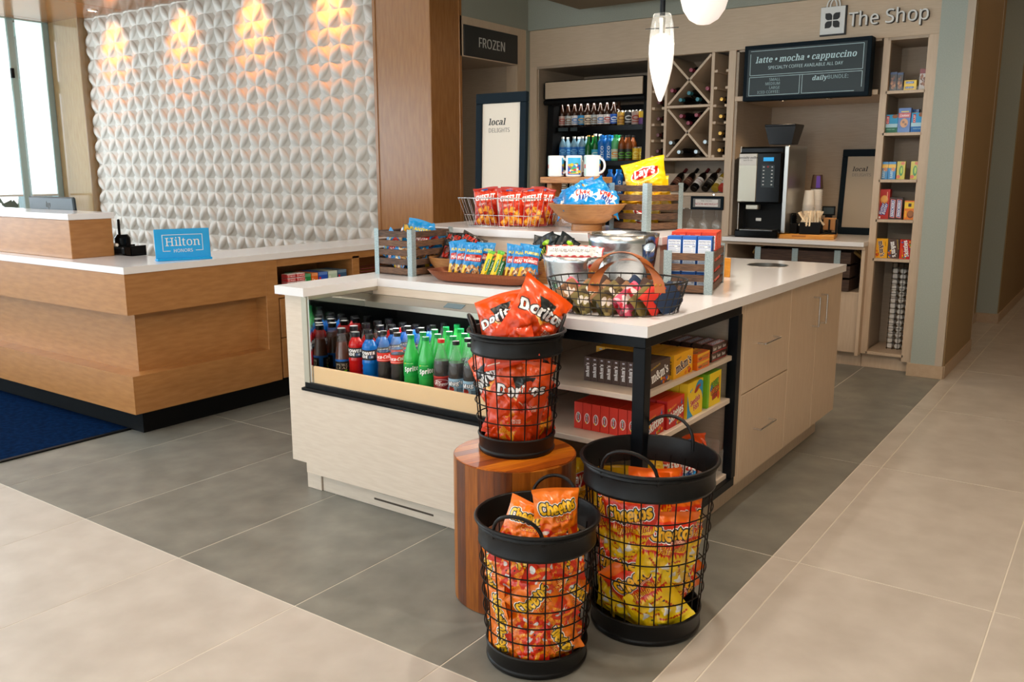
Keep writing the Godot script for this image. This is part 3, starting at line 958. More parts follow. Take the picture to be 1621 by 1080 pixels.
# ---------- materials ----------
func make_materials() -> void:
	M.wood = grained(rgb(160, 108, 58), rgb(180, 128, 74), Vector3(0.9, 5.0, 0.9), 0.35, 0.025, 3, true, 5)
	M.wood_up = grained(rgb(150, 100, 54), rgb(170, 118, 68), Vector3(5.0, 0.7, 5.0), 0.26, 0.025, 4, true, 5)
	M.pier = grained(rgb(150, 120, 78), rgb(164, 134, 92), Vector3(5.0, 0.7, 5.0), 0.14, 0.025, 4, true, 5)
	M.pier.clearcoat_enabled = true
	M.pier.clearcoat = 1.0
	M.pier.clearcoat_roughness = 0.12
	M.soffit = grained(rgb(140, 90, 46), rgb(164, 110, 60), Vector3(0.4, 3.0, 3.0), 0.16, 0.025, 5, true)
	M.oak = grained(rgb(198, 174, 148), rgb(208, 186, 160), Vector3(7.0, 0.7, 7.0), 0.42, 0.03, 6, true)
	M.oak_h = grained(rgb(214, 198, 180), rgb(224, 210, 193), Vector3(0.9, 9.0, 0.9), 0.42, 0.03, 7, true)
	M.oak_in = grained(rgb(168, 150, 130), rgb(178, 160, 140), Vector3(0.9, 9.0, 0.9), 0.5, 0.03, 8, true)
	M.quartz = mat(rgb(238, 237, 238), 0.14)
	M.plaster = mat(rgb(208, 202, 192), 0.5)
	M.cover = grained(rgb(146, 150, 138), rgb(160, 164, 152), Vector3(9, 9, 9), 0.8, 0.05, 9, true)
	M.cover_blue = grained(rgb(158, 168, 160), rgb(172, 180, 172), Vector3(9, 9, 9), 0.8, 0.05, 10, true)
	M.cover_brown = grained(rgb(146, 122, 86), rgb(160, 136, 98), Vector3(9, 9, 9), 0.75, 0.05, 10, true)
	M.ceiling = mat(rgb(206, 202, 194), 0.8)
	M.canopy = mat(rgb(118, 104, 82), 0.7)
	M.grout = mat(rgb(222, 218, 206), 0.8)
	for k in 3:
		var d := grained(rgb(116, 117, 111), rgb(142, 142, 134), Vector3(1.0, 1.0, 1.0), 0.36, 0.018, 20 + k, true, 6)
		d.uv1_offset = Vector3(k * 0.37, 0, k * 0.61)
		M["dark%d" % k] = d
		var l := grained(rgb(187, 181, 172), rgb(205, 200, 192), Vector3(0.9, 0.9, 0.9), 0.34, 0.018, 30 + k, true, 6)
		l.uv1_offset = Vector3(k * 0.29, 0, k * 0.47)
		M["light%d" % k] = l
	M.bead = mat(rgb(186, 172, 154), 0.6)
	M.skirt = grained(rgb(182, 158, 130), rgb(192, 169, 142), Vector3(4, 4, 4), 0.4, 0.02, 33, true)
	M.black = mat(rgb(14, 15, 16), 0.5)
	M.black_shiny = mat(rgb(12, 13, 14), 0.15)
	M.iron = mat(rgb(19, 18, 18), 0.36, 0.15)
	M.iron.clearcoat_enabled = true
	M.iron.clearcoat = 0.3
	M.wire = mat(rgb(28, 25, 23), 0.45, 0.3)
	M.steel = mat(rgb(196, 194, 188), 0.28, 1.0)
	M.mirror = mat(rgb(170, 172, 168), 0.05, 1.0)
	M.chrome = mat(rgb(214, 214, 214), 0.12, 1.0)
	M.navy = mat(rgb(8, 24, 34), 0.65)
	M.paint_white = mat(rgb(232, 230, 226), 0.5)
	M.board = mat(rgb(214, 206, 192), 0.6)
	M.slate = mat(rgb(60, 70, 74), 0.3)
	M.letter = mat(rgb(226, 228, 226), 0.5)
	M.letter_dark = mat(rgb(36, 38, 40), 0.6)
	M.letter_grey = mat(rgb(120, 120, 118), 0.6)
	M.glass = mat(Color(0.95, 1.0, 0.98, 0.06), 0.0)
	M.glass.transparency = BaseMaterial3D.TRANSPARENCY_ALPHA
	M.glass.metallic_specular = 0.2
	M.rug = grained(rgb(2, 20, 46), rgb(6, 38, 78), Vector3(3, 3, 3), 0.95, 0.03, 41, true, 6)
	M.rug.metallic_specular = 0.1
	M.mirror.metallic_specular = 0.5
	for k in ["black", "black_shiny", "navy", "iron", "slate", "wire"]:
		M[k].metallic_specular = 0.27


# ---------- setting ----------
func tile_floor() -> void:
	var fl := struct("floor", span(-11.0, 5.0, -0.2, -0.0012, -15.0, 5.0), M.grout)
	var xs := [-10.605, -9.955, -9.305, -8.655, -8.005, -7.355, -6.705, -6.055, -5.405, -4.755, -4.105, -3.44, -2.79, -2.145, -1.515, -0.97, -0.872, -0.232, 0.413, 1.058, 1.7]
	var zs := [2.116, 0.819, -0.478, -1.775, -3.072, -4.369, -5.666, -6.963, -8.26, -9.557, -10.854, -12.151, -13.448, -14.745]
	var g := 0.0022
	var made := {}
	for i in xs.size() - 1:
		for j in zs.size() - 1:
			var x0: float = xs[i]
			var x1: float = xs[i + 1]
			var z0: float = zs[j]
			var z1: float = zs[j + 1]
			if x1 < -9.0 and z0 < -5.4 or x1 < -4.6 and z0 < -5.6 or z0 < -6.6 and x1 < -1.2:
				continue
			var dark := x1 <= -0.96 and z0 < -1.77 and z0 > -8.0
			if x0 < -0.98 and z0 < -6.9:
				dark = false
			var s := Vector3(x1 - x0 - 2 * g, 0.01, z0 - z1 - 2 * g)
			var key := "%.3f %.3f" % [s.x, s.z]
			if not made.has(key):
				made[key] = bm(s, 0.0008)
			part(fl, "floor_tile", made[key], M[("dark%d" if dark else "light%d") % ((i * 7 + j * 5) % 3)], Vector3((x0 + x1) / 2.0, -0.005, (z0 + z1) / 2.0))


func relief_wall() -> void:
	var wl := struct("wall_back", span(-9.6, -5.0, 0, 3.4, -5.5, -5.372), M.plaster)
	var q := 0.1377
	var rr := sqrt(0.5)
	var h := func(x: float, y: float) -> float:
		# a lattice of overlapping circles: a convex petal along every edge, a sunk four-sided star in every cell
		var a := (x / q + y / q) / 2.0
		var b := (x / q - y / q) / 2.0
		var ca := floorf(a) + 0.5
		var cb := floorf(b) + 0.5
		var p := Vector2(a - ca, b - cb)
		var deep := 1.0
		for o in [Vector2(1, 0), Vector2(-1, 0), Vector2(0, 1), Vector2(0, -1)]:
			var d: float = p.distance_to(o)
			if d < rr:
				var f1: float = (rr - d) / (rr - 0.5)
				var f2: float = (rr - p.length()) / (rr - 0.5)
				return 0.025 * pow(clampf(f1 * f2, 0.0, 1.2), 0.62)
			deep = minf(deep, (d - rr) / (1.0 - rr))
		return -0.034 * deep
	var shapes := []
	for par in 2:
		var b := MB.new()
		b.sheet(func(u, v): return Vector3(u * 2 * q, -v * q, h.call(u * 2 * q + par * q, -v * q)), 64, 32, Vector3.BACK)
		# the edges of the panel, so that the joint between two panels has depth
		shapes.append(b.done())
	var z := -5.35
	var x_end := -5.062
	var y_seam := 0.9365 + 0.021   # a seam just above the counter
	for j in range(-5, 16):
		for i in 17:
			var x0 := x_end + 0.09 - (i + 1) * 2 * q - (0.0 if posmod(j, 2) == 0 else 0.0)
			var y1 := y_seam + (j + 1) * q
			if x0 < -9.42:
				continue
			part(wl, "relief_panel", shapes[posmod(j, 2)], M.plaster, Vector3(x0, y1, z))


func room() -> void:
	tile_floor()
	relief_wall()
	# shell
	struct("ceiling", span(-11, 5, 3.4, 3.6, -15, 5), M.ceiling)
	struct("wall_right", span(4.8, 5.0, 0, 3.4, -15, 5), M.cover)
	struct("wall_end", span(-1.3, 4.8, 0, 3.4, -14.8, -14.5), M.cover_brown)
	struct("wall_hall", span(1.15, 1.3, 0, 3.4, -14.5, -4.2), M.cover_brown)
	struct("wall_front", span(-11, 5, 2.9, 3.4, 4.8, 5.0), M.cover)
	struct("wall_corner", span(-11, -9.97, 0, 3.4, -5.6, -5.262), M.cover)
	# wooden pier at the end of the relief wall, wooden column at its other end
	struct("trim_1", span(-9.955, -9.36, 0, 3.4, -5.6, -5.262, 0.006), M.pier)
	var col := struct("trim_2", span(-5.06, -4.493, 0, 3.4, -5.645, -5.285, 0.004), M.wood_up)
	part(col, "edge_strip", span(-5.085, -5.05, 0, 3.4, -5.33, -5.277, 0.004), M.wood_up)
	part(col, "edge_strip", span(-4.52, -4.485, 0, 3.4, -5.665, -5.628, 0.004), M.wood_up)
	# soffit over the desk
	var so := struct("ceiling_soffit", span(-11, -4.9, 3.06, 3.4, -5.6, -2.2), M.soffit)
	for k in 5:
		part(so, "soffit_panel", span(-11 + k * 1.22, -9.786 + k * 1.22, 3.034, 3.06, -5.372, -2.2, 0.002), M.soffit)
	# wall with the freezer opening: face x = -4.49
	var wf := struct("wall_freezer", span(-5.2, -4.49, 2.635, 3.4, -6.8, -5.645), M.cover)
	part(wf, "header", span(-4.6, -4.485, 2.33, 2.635, -6.6, -5.64), M.oak)
	part(wf, "side_board", span(-4.6, -4.485, 0, 2.33, -6.56, -6.43), M.oak)
	part(wf, "corner_strip", span(-4.6, -4.483, 0, 2.635, -6.62, -6.56), M.cover)
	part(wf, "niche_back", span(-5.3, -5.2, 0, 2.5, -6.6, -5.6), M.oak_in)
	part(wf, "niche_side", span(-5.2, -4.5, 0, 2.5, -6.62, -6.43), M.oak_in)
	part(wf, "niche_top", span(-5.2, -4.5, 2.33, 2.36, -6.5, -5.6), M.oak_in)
	part(wf, "niche_side", span(-5.2, -4.5, 0, 2.5, -5.66, -5.6), M.black)
	# shop wall above the joinery, and behind it
	struct("wall_shop", span(-4.6, -1.0, 2.635, 3.4, -7.6, -6.6), M.cover)
	struct("wall_behind", span(-5.4, -1.0, 0, 2.7, -7.7, -7.45), M.oak_in)
	# pier at the right of the shop, hallway beyond
	var pr := struct("wall_pier", span(-1.177, -0.975, 0, 3.4, -7.8, -6.56), M.cover_blue)
	part(pr, "corner_bead", span(-1.02, -0.972, 0.092, 3.4, -6.59, -6.556), M.bead)
	part(pr, "side_covering", span(-1.0, -0.965, 0.092, 3.4, -7.79, -6.585), M.cover_brown)
	part(pr, "edge_bead", span(-0.985, -0.963, 0.092, 3.4, -7.805, -7.785), M.bead)
	for k in 2:
		part(pr, "skirting_tile", span(-1.2 if k == 0 else -0.972, -0.963 if k == 0 else -0.956, 0, 0.092, -6.575 if k == 0 else -7.8, -6.551 if k == 0 else -6.577, 0.002), M.skirt)
	var rc := struct("wall_recess", span(-1.3, -1.14, 0, 3.4, -9.4, -7.8), M.cover_brown)
	part(rc, "skirting_tile", span(-1.15, -1.13, 0, 0.092, -9.375, -7.8, 0.002), M.skirt)
	var p2 := struct("wall_far_pier", span(-1.14, -0.96, 0, 3.4, -14.5, -9.375), M.cover_blue)
	part(p2, "side_covering", span(-0.99, -0.952, 0.092, 3.4, -14.4, -9.4), M.cover_brown)
	part(p2, "skirting_tile", span(-1.14, -0.946, 0, 0.092, -9.39, -9.368, 0.002), M.skirt)
	part(p2, "skirting_tile", span(-0.96, -0.942, 0, 0.092, -14.4, -9.39, 0.002), M.skirt)
	# dropped canopy over the shop with its dark opening
	var cp := struct("ceiling_canopy", span(-3.85, -0.4, 2.72, 2.86, -6.4, -6.12), M.canopy)
	part(cp, "canopy_side", span(-3.85, -3.57, 2.72, 2.86, -6.12, -2.6), M.canopy)
	part(cp, "canopy_front", span(-3.57, -0.4, 2.72, 2.86, -2.88, -2.6), M.canopy)
	part(cp, "canopy_side", span(-0.68, -0.4, 2.72, 2.86, -6.12, -2.88), M.canopy)
	part(cp, "black_liner", span(-3.57, -0.68, 2.8, 2.86, -6.12, -2.88), M.black)
	# canopy hangers up to the ceiling
	for x in [-3.7, -0.55]:
		for zz in [-6.26, -2.74]:
			part(cp, "hanger", span(x - 0.02, x + 0.02, 2.86, 3.4, zz - 0.02, zz + 0.02), M.black)
	# the shop front over the desk end: beam that carries the column heads
	struct("ceiling_beam", span(-5.2, -4.49, 3.2, 3.4, -5.7, -5.28), M.cover)


func window_side() -> void:
	# window wall at the left, x = -9.97: frame, shades, what can be seen under them
	var w := struct("window_1", span(-10.06, -9.96, 0, 0.35, -5.262, 2.0, 0.004), M.alu)
	part(w, "head", span(-10.06, -9.95, 3.03, 3.1, -5.262, 2.0, 0.004), M.alu)
	for z in [-5.235, -4.86, -3.3, -1.7, -0.1, 1.5]:
		part(w, "mullion", span(-10.1, -9.96, 0.35, 3.03, z - 0.035, z + 0.035, 0.005), M.alu)
	part(w, "transom", span(-10.05, -9.975, 2.3, 2.42, -5.262, 2.0, 0.004), M.alu)
	part(w, "transom", span(-10.05, -9.975, 2.86, 3.0, -5.262, 2.0, 0.004), M.alu)
	part(w, "bracket", span(-9.962, -9.93, 2.42, 2.52, -4.845, -4.815, 0.003), M.black)
	var z0s := [-5.2, -4.82, -3.26, -1.66, -0.06]
	var z1s := [-4.9, -3.34, -1.74, -0.14, 1.46]
	for k in 5:
		var c: float = (z0s[k] + z1s[k]) / 2.0
		var l: float = z1s[k] - z0s[k]
		part(w, "glass_pane", bm(Vector3(0.008, 2.6, l)), M.glass, Vector3(-10.03, 1.7, c))
		var s := solo("roller_shade", bm(Vector3(0.006, 1.84, l - 0.02)), M.shade, ["white roller shade nearest the wooden pier, lit from behind by the day", "white roller shade beyond the slim mullion at the picture's left edge", "white roller shade over the third window pane", "white roller shade over the fourth window pane", "white roller shade over the fifth window pane"][k], "shade", Vector3(-9.955, 2.105, c), Vector3.ZERO, "roller shades at the window")
		part(s, "hem_bar", bm(Vector3(0.016, 0.02, l - 0.02), 0.003), M.paint_white, Vector3(0, -0.925, 0))
	var sh := solo("shrub_bed", span(-12.6, -11.2, 0, 0.1, -9, 2), M.soil, "strip of planted bed seen under the roller shade outside the window", "planting")
	var rng := RandomNumberGenerator.new()
	rng.seed = 5
	var b := MB.new()
	for i in 700:
		var p := Vector3(rng.randf_range(-12.5, -11.3), rng.randf_range(0.2, 1.0), rng.randf_range(-8.5, 1.5))
		var d := Vector3(rng.randf_range(-1, 1), rng.randf_range(0.2, 1), rng.randf_range(-1, 1)).normalized() * 0.22
		var e := d.cross(Vector3(rng.randf(), rng.randf(), 1)).normalized() * 0.07
		b.tri(p, p + d + e, p + d - e, Vector3.UP, Vector3.UP, Vector3.UP)
	var lf := part(sh, "leaves", b.done(), M.leaf)
	lf.set_meta("kind", "stuff")
	struct("ground", span(-40, -10.1, -0.3, -0.02, -40, 20), M.pave)


# ---------- reception desk ----------
func desk() -> void:
	var d := thing("reception_desk", "L-shaped light brown wooden reception desk with white worktop and black plinth", "reception desk", Vector3(-4.265, 0, -2.53))
	var o := -d.position
	var add := func(nm: String, x0: float, x1: float, y0: float, y1: float, z0: float, z1: float, m: Material, bev := 0.003):
		return part(d, nm, span(x0, x1, y0, y1, z0, z1, bev), m, o)
	add.call("plinth", -10, -4.362, 0, 0.14, -3.0, -2.625, M.black, 0.0)
	add.call("plinth", -4.66, -4.362, 0, 0.14, -5.27, -3.0, M.black, 0.0)
	add.call("lower_band", -10, -4.267, 0.14, 0.349, -2.95, -2.53, M.wood, 0.0)
	add.call("lower_band", -4.69, -4.267, 0.14, 0.349, -3.444, -2.95, M.wood, 0.0)
	add.call("recess_panel", -10, -4.366, 0.349, 0.681, -2.95, -2.629, M.wood, 0.0)
	add.call("recess_panel", -4.69, -4.366, 0.349, 0.681, -3.44, -2.95, M.wood, 0.0)
	add.call("upper_band", -10, -4.267, 0.681, 0.9, -2.95, -2.53, M.wood, 0.0)
	add.call("upper_band", -4.69, -4.267, 0.681, 0.9, -3.44, -2.95, M.wood, 0.0)
	add.call("end_panel", -4.69, -4.267, 0.14, 0.9, -3.535, -3.44, M.wood)
	# the cupboards of the return, with open cubbies under the worktop
	add.call("cupboard_back", -4.69, -4.62, 0.14, 0.9, -5.28, -3.53, M.wood)
	add.call("cubby_floor", -4.64, -4.275, 0.655, 0.672, -5.28, -3.535, M.wood)
	add.call("cubby_top", -4.64, -4.272, 0.85, 0.9, -5.28, -3.535, M.wood)
	for z in [-4.21, -4.86]:
		add.call("partition", -4.64, -4.272, 0.655, 0.87, z - 0.034, z + 0.034, M.wood)
	for k in 3:
		var z1: float = [-3.548, -4.2, -4.85][k]
		for j in 2:
			add.call("drawer_front", -4.64, -4.272, 0.145 if j == 0 else 0.405, 0.4 if j == 0 else 0.65, z1 - 0.63, z1, M.wood)
	add.call("worktop", -10, -4.26, 0.9, 0.937, -2.98, -2.525, M.quartz, 0.0)
	add.call("worktop", -4.69, -4.26, 0.9, 0.937, -5.28, -2.98, M.quartz, 0.0)
	add.call("raised_screen", -10, -4.92, 0.937, 1.158, -2.87, -2.613, M.wood)
	add.call("raised_top", -10, -4.912, 1.158, 1.193, -2.885, -2.605, M.quartz, 0.002)
	# what stands on and behind it
	var mo := thing("monitor", "black flat monitor seen from behind above the raised desk top", "monitor", Vector3(-5.64, 0.938, -2.905), 0.0)
	part(mo, "foot", bm(Vector3(0.22, 0.012, 0.1), 0.004), M.black, Vector3(0, 0.006, -0.03))
	part(mo, "stem", bm(Vector3(0.05, 0.22, 0.03), 0.005), M.black, Vector3(0, 0.12, -0.02))
	var sc := part(mo, "screen_shell", bm(Vector3(0.545, 0.3, 0.024), 0.008), M.monitor, Vector3(0, 0.185, 0.0), Vector3(0.05, 0, 0))
	part(sc, "emblem", letters("hp", 0.035, 0.001, "Droid Sans", HORIZONTAL_ALIGNMENT_CENTER, 0.3), M.letter_grey, Vector3(-0.03, 0.1, 0.013))
	part(sc, "screen", bm(Vector3(0.52, 0.28, 0.002)), M.black_shiny, Vector3(0, 0, -0.0125))
	var ho := thing("desk_phone", "black desk phone with its handset raised behind the raised desk end", "phone", Vector3(-4.945, 0.937, -2.935))
	part(ho, "base", bm(Vector3(0.14, 0.05, 0.12), 0.01), M.black_shiny, Vector3(0, 0.025, -0.02))
	part(ho, "dial", lathe(V([0.0, 0.0, 0.045, 0.0, 0.045, 0.05, 0.03, 0.07, 0.0, 0.07])), M.black_shiny, Vector3(-0.02, 0.05, -0.02))
	part(ho, "antenna", bm(Vector3(0.014, 0.12, 0.014), 0.004), M.black, Vector3(-0.05, 0.15, -0.02))
	part(ho, "paper", bm(Vector3(0.09, 0.02, 0.02), 0.008), M.board, Vector3(-0.01, 0.062, 0.045))
	var tr := solo("letter_tray", null, M.black_shiny, "low black open tray beside the desk phone on the white worktop", "tray", Vector3(-4.865, 0.937, -2.955))
	var tb := MB.new()
	tb.box(Vector3(0, 0.003, 0), Vector3(0.12, 0.006, 0.1))
	tb.box(Vector3(0, 0.025, 0.048), Vector3(0.12, 0.05, 0.004))
	tb.box(Vector3(0.058, 0.03, 0), Vector3(0.004, 0.06, 0.1))
	tb.box(Vector3(-0.058, 0.03, 0), Vector3(0.004, 0.06, 0.1))
	tr.mesh = tb.done()
	var sg := thing("loyalty_sign", "bright blue tabletop sign with white hotel lettering on the desk", "sign", Vector3(-4.36, 0.937, -2.955), 1.2)
	part(sg, "foot", bm(Vector3(0.3, 0.012, 0.06), 0.003), M.sign_blue, Vector3(0, 0.006, 0.0))
	var pl := part(sg, "panel", bm(Vector3(0.3, 0.17, 0.006), 0.002), M.sign_blue, Vector3(0, 0.09, -0.01), Vector3(-0.06, 0, 0))
	part(pl, "lettering", letters("Hilton", 0.046, 0.001, "Droid Serif"), M.letter, Vector3(0, 0.012, 0.0035))
	part(pl, "lettering", letters("HONORS", 0.019, 0.001), M.letter, Vector3(0, -0.037, 0.0035))
	var fb := MB.new()
	fb.box(Vector3(0, 0.052, 0), Vector3(0.22, 0.003, 0.001)); fb.box(Vector3(-0.1085, 0.006, 0), Vector3(0.003, 0.09, 0.001)); fb.box(Vector3(0.1085, 0.006, 0), Vector3(0.003, 0.09, 0.001))
	fb.box(Vector3(-0.089, -0.038, 0), Vector3(0.04, 0.003, 0.001)); fb.box(Vector3(0.089, -0.038, 0), Vector3(0.04, 0.003, 0.001))
	part(pl, "border", fb.done(), M.letter, Vector3(0, 0, 0.0035))
	# gum and mints in the cubbies
	var packs := [["gum_red", 0.075, 3, "red and white mint tin, left stack"], ["gum_red", 0.075, 3, "red and white mint tin, right stack"], ["gum_green", 0.06, 6, "white and green gum packet"], ["gum_orange", 0.06, 6, "orange gum packet"], ["gum_blue", 0.085, 6, "bright blue gum packet"], ["gum_lime", 0.085, 6, "pale green gum packet"], ["gum_navy", 0.085, 6, "navy blue gum packet"]]
	var z := -3.62
	for k in packs.size():
		var q: Array = packs[k]
		var s := Vector3(q[1] - 0.006, 0.022 if k < 2 else 0.11, 0.055 if k < 2 else 0.03)
		var b := MB.new()
		b.pack(s, art[q[0]], spot(q[0], 0.9, 0.8), sub(q[0], 0, 0, 1, 0.18))
		var me := b.done()
		for j in q[2]:
			var p := Vector3(-4.31 - 0.032 * j, 0.672, z - q[1] / 2.0)
			if k < 2:
				p = Vector3(-4.31, 0.672 + 0.05 + 0.025 * j, z - q[1] / 2.0)
			solo("mint_tin" if k < 2 else "gum_packet", me, M.paper, "%s in the desk cubby, %s from %s" % [q[3], ["first", "second", "third", "fourth", "fifth", "sixth"][j], "below" if k < 2 else "the front"], "tin" if k < 2 else "gum", p, Vector3(0, PI / 2, 0), "mint tins in the desk cubby" if k < 2 else "gum packets in the desk cubby")
		if k < 2:
			solo("display_block", bm(Vector3(0.06, 0.048, q[1]), 0.002), M.black, ["black riser block under the first stack of mint tins", "black riser block under the second stack of mint tins"][k], "riser", Vector3(-4.31, 0.697, z - q[1] / 2.0))
		z -= q[1]
	var wb := thing("wire_tray", "small dark red wire tray in the second desk cubby", "tray", Vector3(-4.34, 0.672, -4.4))
	for j in 5:
		part(wb, "wire_ring", metal_tube([Vector3(0.06, 0.02 + j * 0.02, 0.13), Vector3(0.06, 0.02 + j * 0.02, -0.13), Vector3(-0.06, 0.02 + j * 0.02, -0.13), Vector3(-0.06, 0.02 + j * 0.02, 0.13)], 0.003, 6, true), M.maroon)
	solo("rug", span(-10, -4.5, 0.0, 0.008, -2.62, -1.8, 0.002), M.rug, "dark blue entrance mat with black edge in front of the reception desk", "mat")
	var r: Node3D = get_node("rug")
	part(r, "edge_strip", span(-4.505, -4.475, 0.0, 0.009, -2.62, -1.8, 0.002), M.black)


const NTH := ["first", "second", "third", "fourth", "fifth", "sixth", "seventh", "eighth", "ninth", "tenth", "eleventh", "twelfth", "thirteenth", "fourteenth", "fifteenth", "sixteenth"]


# a bottle or can from profiles: body, label, cap
func bottle(called: String, label: String, category: String, at: Vector3, prof: Array, body: Material, cap: Material, cap_prof: Array, lab: String, ly0: float, ly1: float, lr: float, group: String, turns := 2.0) -> Node3D:
	var o := thing(called, label, category, at, 0.0, group)
	var k := "bt%s" % [prof]
	if not meshes.has(k):
		meshes[k] = lathe(prof, 20)
	part(o, "body", meshes[k], body)
	if cap:
		k = "cp%s" % [cap_prof]
		if not meshes.has(k):
			meshes[k] = lathe(cap_prof, 18)
		part(o, "cap", meshes[k], cap)
	if lab != "":
		k = "lb%s%s%s%s" % [lab, ly0, ly1, lr]
		if not meshes.has(k):
			meshes[k] = lathe([Vector2(lr, ly0), Vector2(lr, ly1)], 24, art[lab], turns)
		part(o, "label", meshes[k], M.paper, Vector3.ZERO, Vector3(0, 0.6, 0))
	return o


func shop() -> void:
	var zf := -6.62
	# fascia with the shop's sign
	var fa := thing("fascia_board", "long pale wood fascia board above the shop shelving", "fascia", Vector3(-2.83, 2.33, zf))
	part(fa, "board", span(-4.485, -1.178, 2.33, 2.635, zf - 0.05, zf, 0.002), M.oak_face, -fa.position)
	var sg := thing("shop_sign", "raised white lettering and shopping bag emblem on the fascia", "sign", Vector3(-1.6, 2.47, zf + 0.004))
	var bag := part(sg, "bag_emblem", bm(Vector3(0.168, 0.185, 0.02), 0.001), M.letter, Vector3(-0.285, 0.005, 0.012))
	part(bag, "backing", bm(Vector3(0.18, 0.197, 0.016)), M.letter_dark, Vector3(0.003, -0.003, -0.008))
	for k in 4:
		var pts := PackedVector2Array()
		for i in 24:  # a square whose opposite corners are round
			var a := TAU * i / 24.0
			var v := Vector2(cos(a), sin(a))
			var m := maxf(absf(v.x), absf(v.y))
			var round_ := v.x * v.y < 0.0
			pts.append((v if round_ == (k in [1, 2]) else v / m * 0.98) * 0.0238)
		var pb := MB.new()
		pb.prism(pts, 0.004)
		part(bag, "petal", pb.done(), M.letter_dark, Vector3(-0.027 if k % 2 == 0 else 0.027, 0.027 if k < 2 else -0.027, 0.011))
	for k in 2:
		var arc := []
		for i in 13:
			var a := PI * i / 12.0
			arc.append(Vector3(cos(a) * 0.034 - 0.012 + k * 0.024, 0.092 + sin(a) * 0.056, 0.0))
		part(bag, "handle", metal_tube(arc, 0.006, 8), M.letter, Vector3(0, 0, -0.004 + k * 0.006))
	part(sg, "lettering", letters("The Shop", 0.091, 0.02, "Droid Sans", HORIZONTAL_ALIGNMENT_LEFT), M.letter, Vector3(-0.178, -0.002, 0.014))
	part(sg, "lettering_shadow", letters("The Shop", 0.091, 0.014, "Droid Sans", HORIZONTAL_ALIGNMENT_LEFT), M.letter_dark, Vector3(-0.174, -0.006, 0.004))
	var fz := thing("frozen_sign", "black sign with thin pale capitals above the freezer niche", "sign", Vector3(-4.485, 2.455, -6.05), PI / 2)
	part(fz, "plate", bm(Vector3(0.74, 0.235, 0.012), 0.002), M.sign_black, Vector3(0, 0, 0.006))
	part(fz, "lettering", letters("FROZEN", 0.075, 0.002), M.letter_grey2, Vector3(0, 0, 0.013))
	# joinery units: each a cabinet that could be lifted out
	var unit := func(called: String, label: String, x0: float, x1: float) -> Node3D:
		return thing(called, label, "cabinet", Vector3((x0 + x1) / 2.0, 0, zf))
	var add := func(o: Node3D, nm: String, x0: float, x1: float, y0: float, y1: float, z0: float, z1: float, m: Material = M.oak, bev := 0.0015):
		return part(o, nm, span(x0, x1, y0, y1, z0, z1, bev), m, -o.position)
	var b1: Node3D = unit.call("cooler_surround", "pale wood surround enclosing the upright drinks cooler", -4.485, -3.33)
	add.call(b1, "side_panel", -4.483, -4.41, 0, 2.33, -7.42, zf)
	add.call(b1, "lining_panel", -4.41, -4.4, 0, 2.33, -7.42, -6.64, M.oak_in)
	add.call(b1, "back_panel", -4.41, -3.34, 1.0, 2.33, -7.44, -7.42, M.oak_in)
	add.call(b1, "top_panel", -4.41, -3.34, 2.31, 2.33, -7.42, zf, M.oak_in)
	wine_rack(unit.call("wine_rack_cabinet", "tall pale wood wine rack cabinet with cross shaped bins", -3.33, -2.59), add)
	# coffee niche
	var cn: Node3D = unit.call("coffee_cabinet", "pale wood coffee niche cabinet with white counter and open cubbies", -2.59, -1.55)
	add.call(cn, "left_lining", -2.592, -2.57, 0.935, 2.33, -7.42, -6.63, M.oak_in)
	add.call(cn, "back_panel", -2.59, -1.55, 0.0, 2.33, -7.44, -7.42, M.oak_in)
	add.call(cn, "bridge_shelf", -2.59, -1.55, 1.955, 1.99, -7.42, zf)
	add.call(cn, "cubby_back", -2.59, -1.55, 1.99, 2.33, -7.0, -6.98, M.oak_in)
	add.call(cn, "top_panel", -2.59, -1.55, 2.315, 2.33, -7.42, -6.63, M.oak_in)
	add.call(cn, "countertop", -2.59, -1.535, 0.9, 0.932, -7.42, -6.49, M.quartz)
	add.call(cn, "rail", -2.59, -1.535, 0.876, 0.9, -6.6, -6.53)
	add.call(cn, "compartment_back", -2.57, -1.55, 0.55, 0.88, -7.2, -7.18, M.oak_in)
	add.call(cn, "compartment_floor", -2.59, -1.535, 0.54, 0.56, -7.2, -6.6)
	add.call(cn, "compartment_side", -1.56, -1.535, 0.1, 0.9, -7.2, -6.55)
	add.call(cn, "compartment_side", -2.59, -2.565, 0.1, 0.9, -7.2, -6.55)
	add.call(cn, "door", -2.56, -1.56, 0.112, 0.545, -6.64, -6.6)
	add.call(cn, "toe_kick", -2.59, -1.54, 0, 0.1, -6.72, -6.68)
	for k in 2:
		var x := [-2.235, -1.905][k] as float
		var dl := thing("downlight", ["left small round downlight under the bridge shelf over the coffee machine", "right small round downlight under the bridge shelf by the coffee machine"][k], "light", Vector3(x, 1.955, -6.68), 0.0, "downlights over the coffee counter")
		part(dl, "rim", lathe(V([0.024, -0.001, 0.036, -0.001, 0.036, -0.006, 0.028, -0.008, 0.024, -0.004]), 24), M.chrome)
		part(dl, "lamp_glow", lathe(V([0.0, -0.003, 0.024, -0.003]), 24), M.lamp)
		var sp := SpotLight3D.new()
		sp.name = "downlight_beam"
		sp.light_color = rgb(255, 222, 180)
		sp.light_energy = 0.4
		sp.spot_angle = 60
		sp.spot_range = 3
		sp.light_size = 0.03
		sp.shadow_enabled = true
		dl.add_child(sp)
		sp.position = Vector3(0, -0.015, 0)
		sp.rotation.x = -PI / 2
	# snack tower
	var tw: Node3D = unit.call("snack_tower", "narrow pale wood shelf tower of snacks beside the blue grey pier", -1.55, -1.177)
	add.call(tw, "stile", -1.535, -1.488, 0.11, 2.33, -6.66, zf)
	add.call(tw, "stile", -1.252, -1.177, 0.08, 2.33, -6.66, zf)
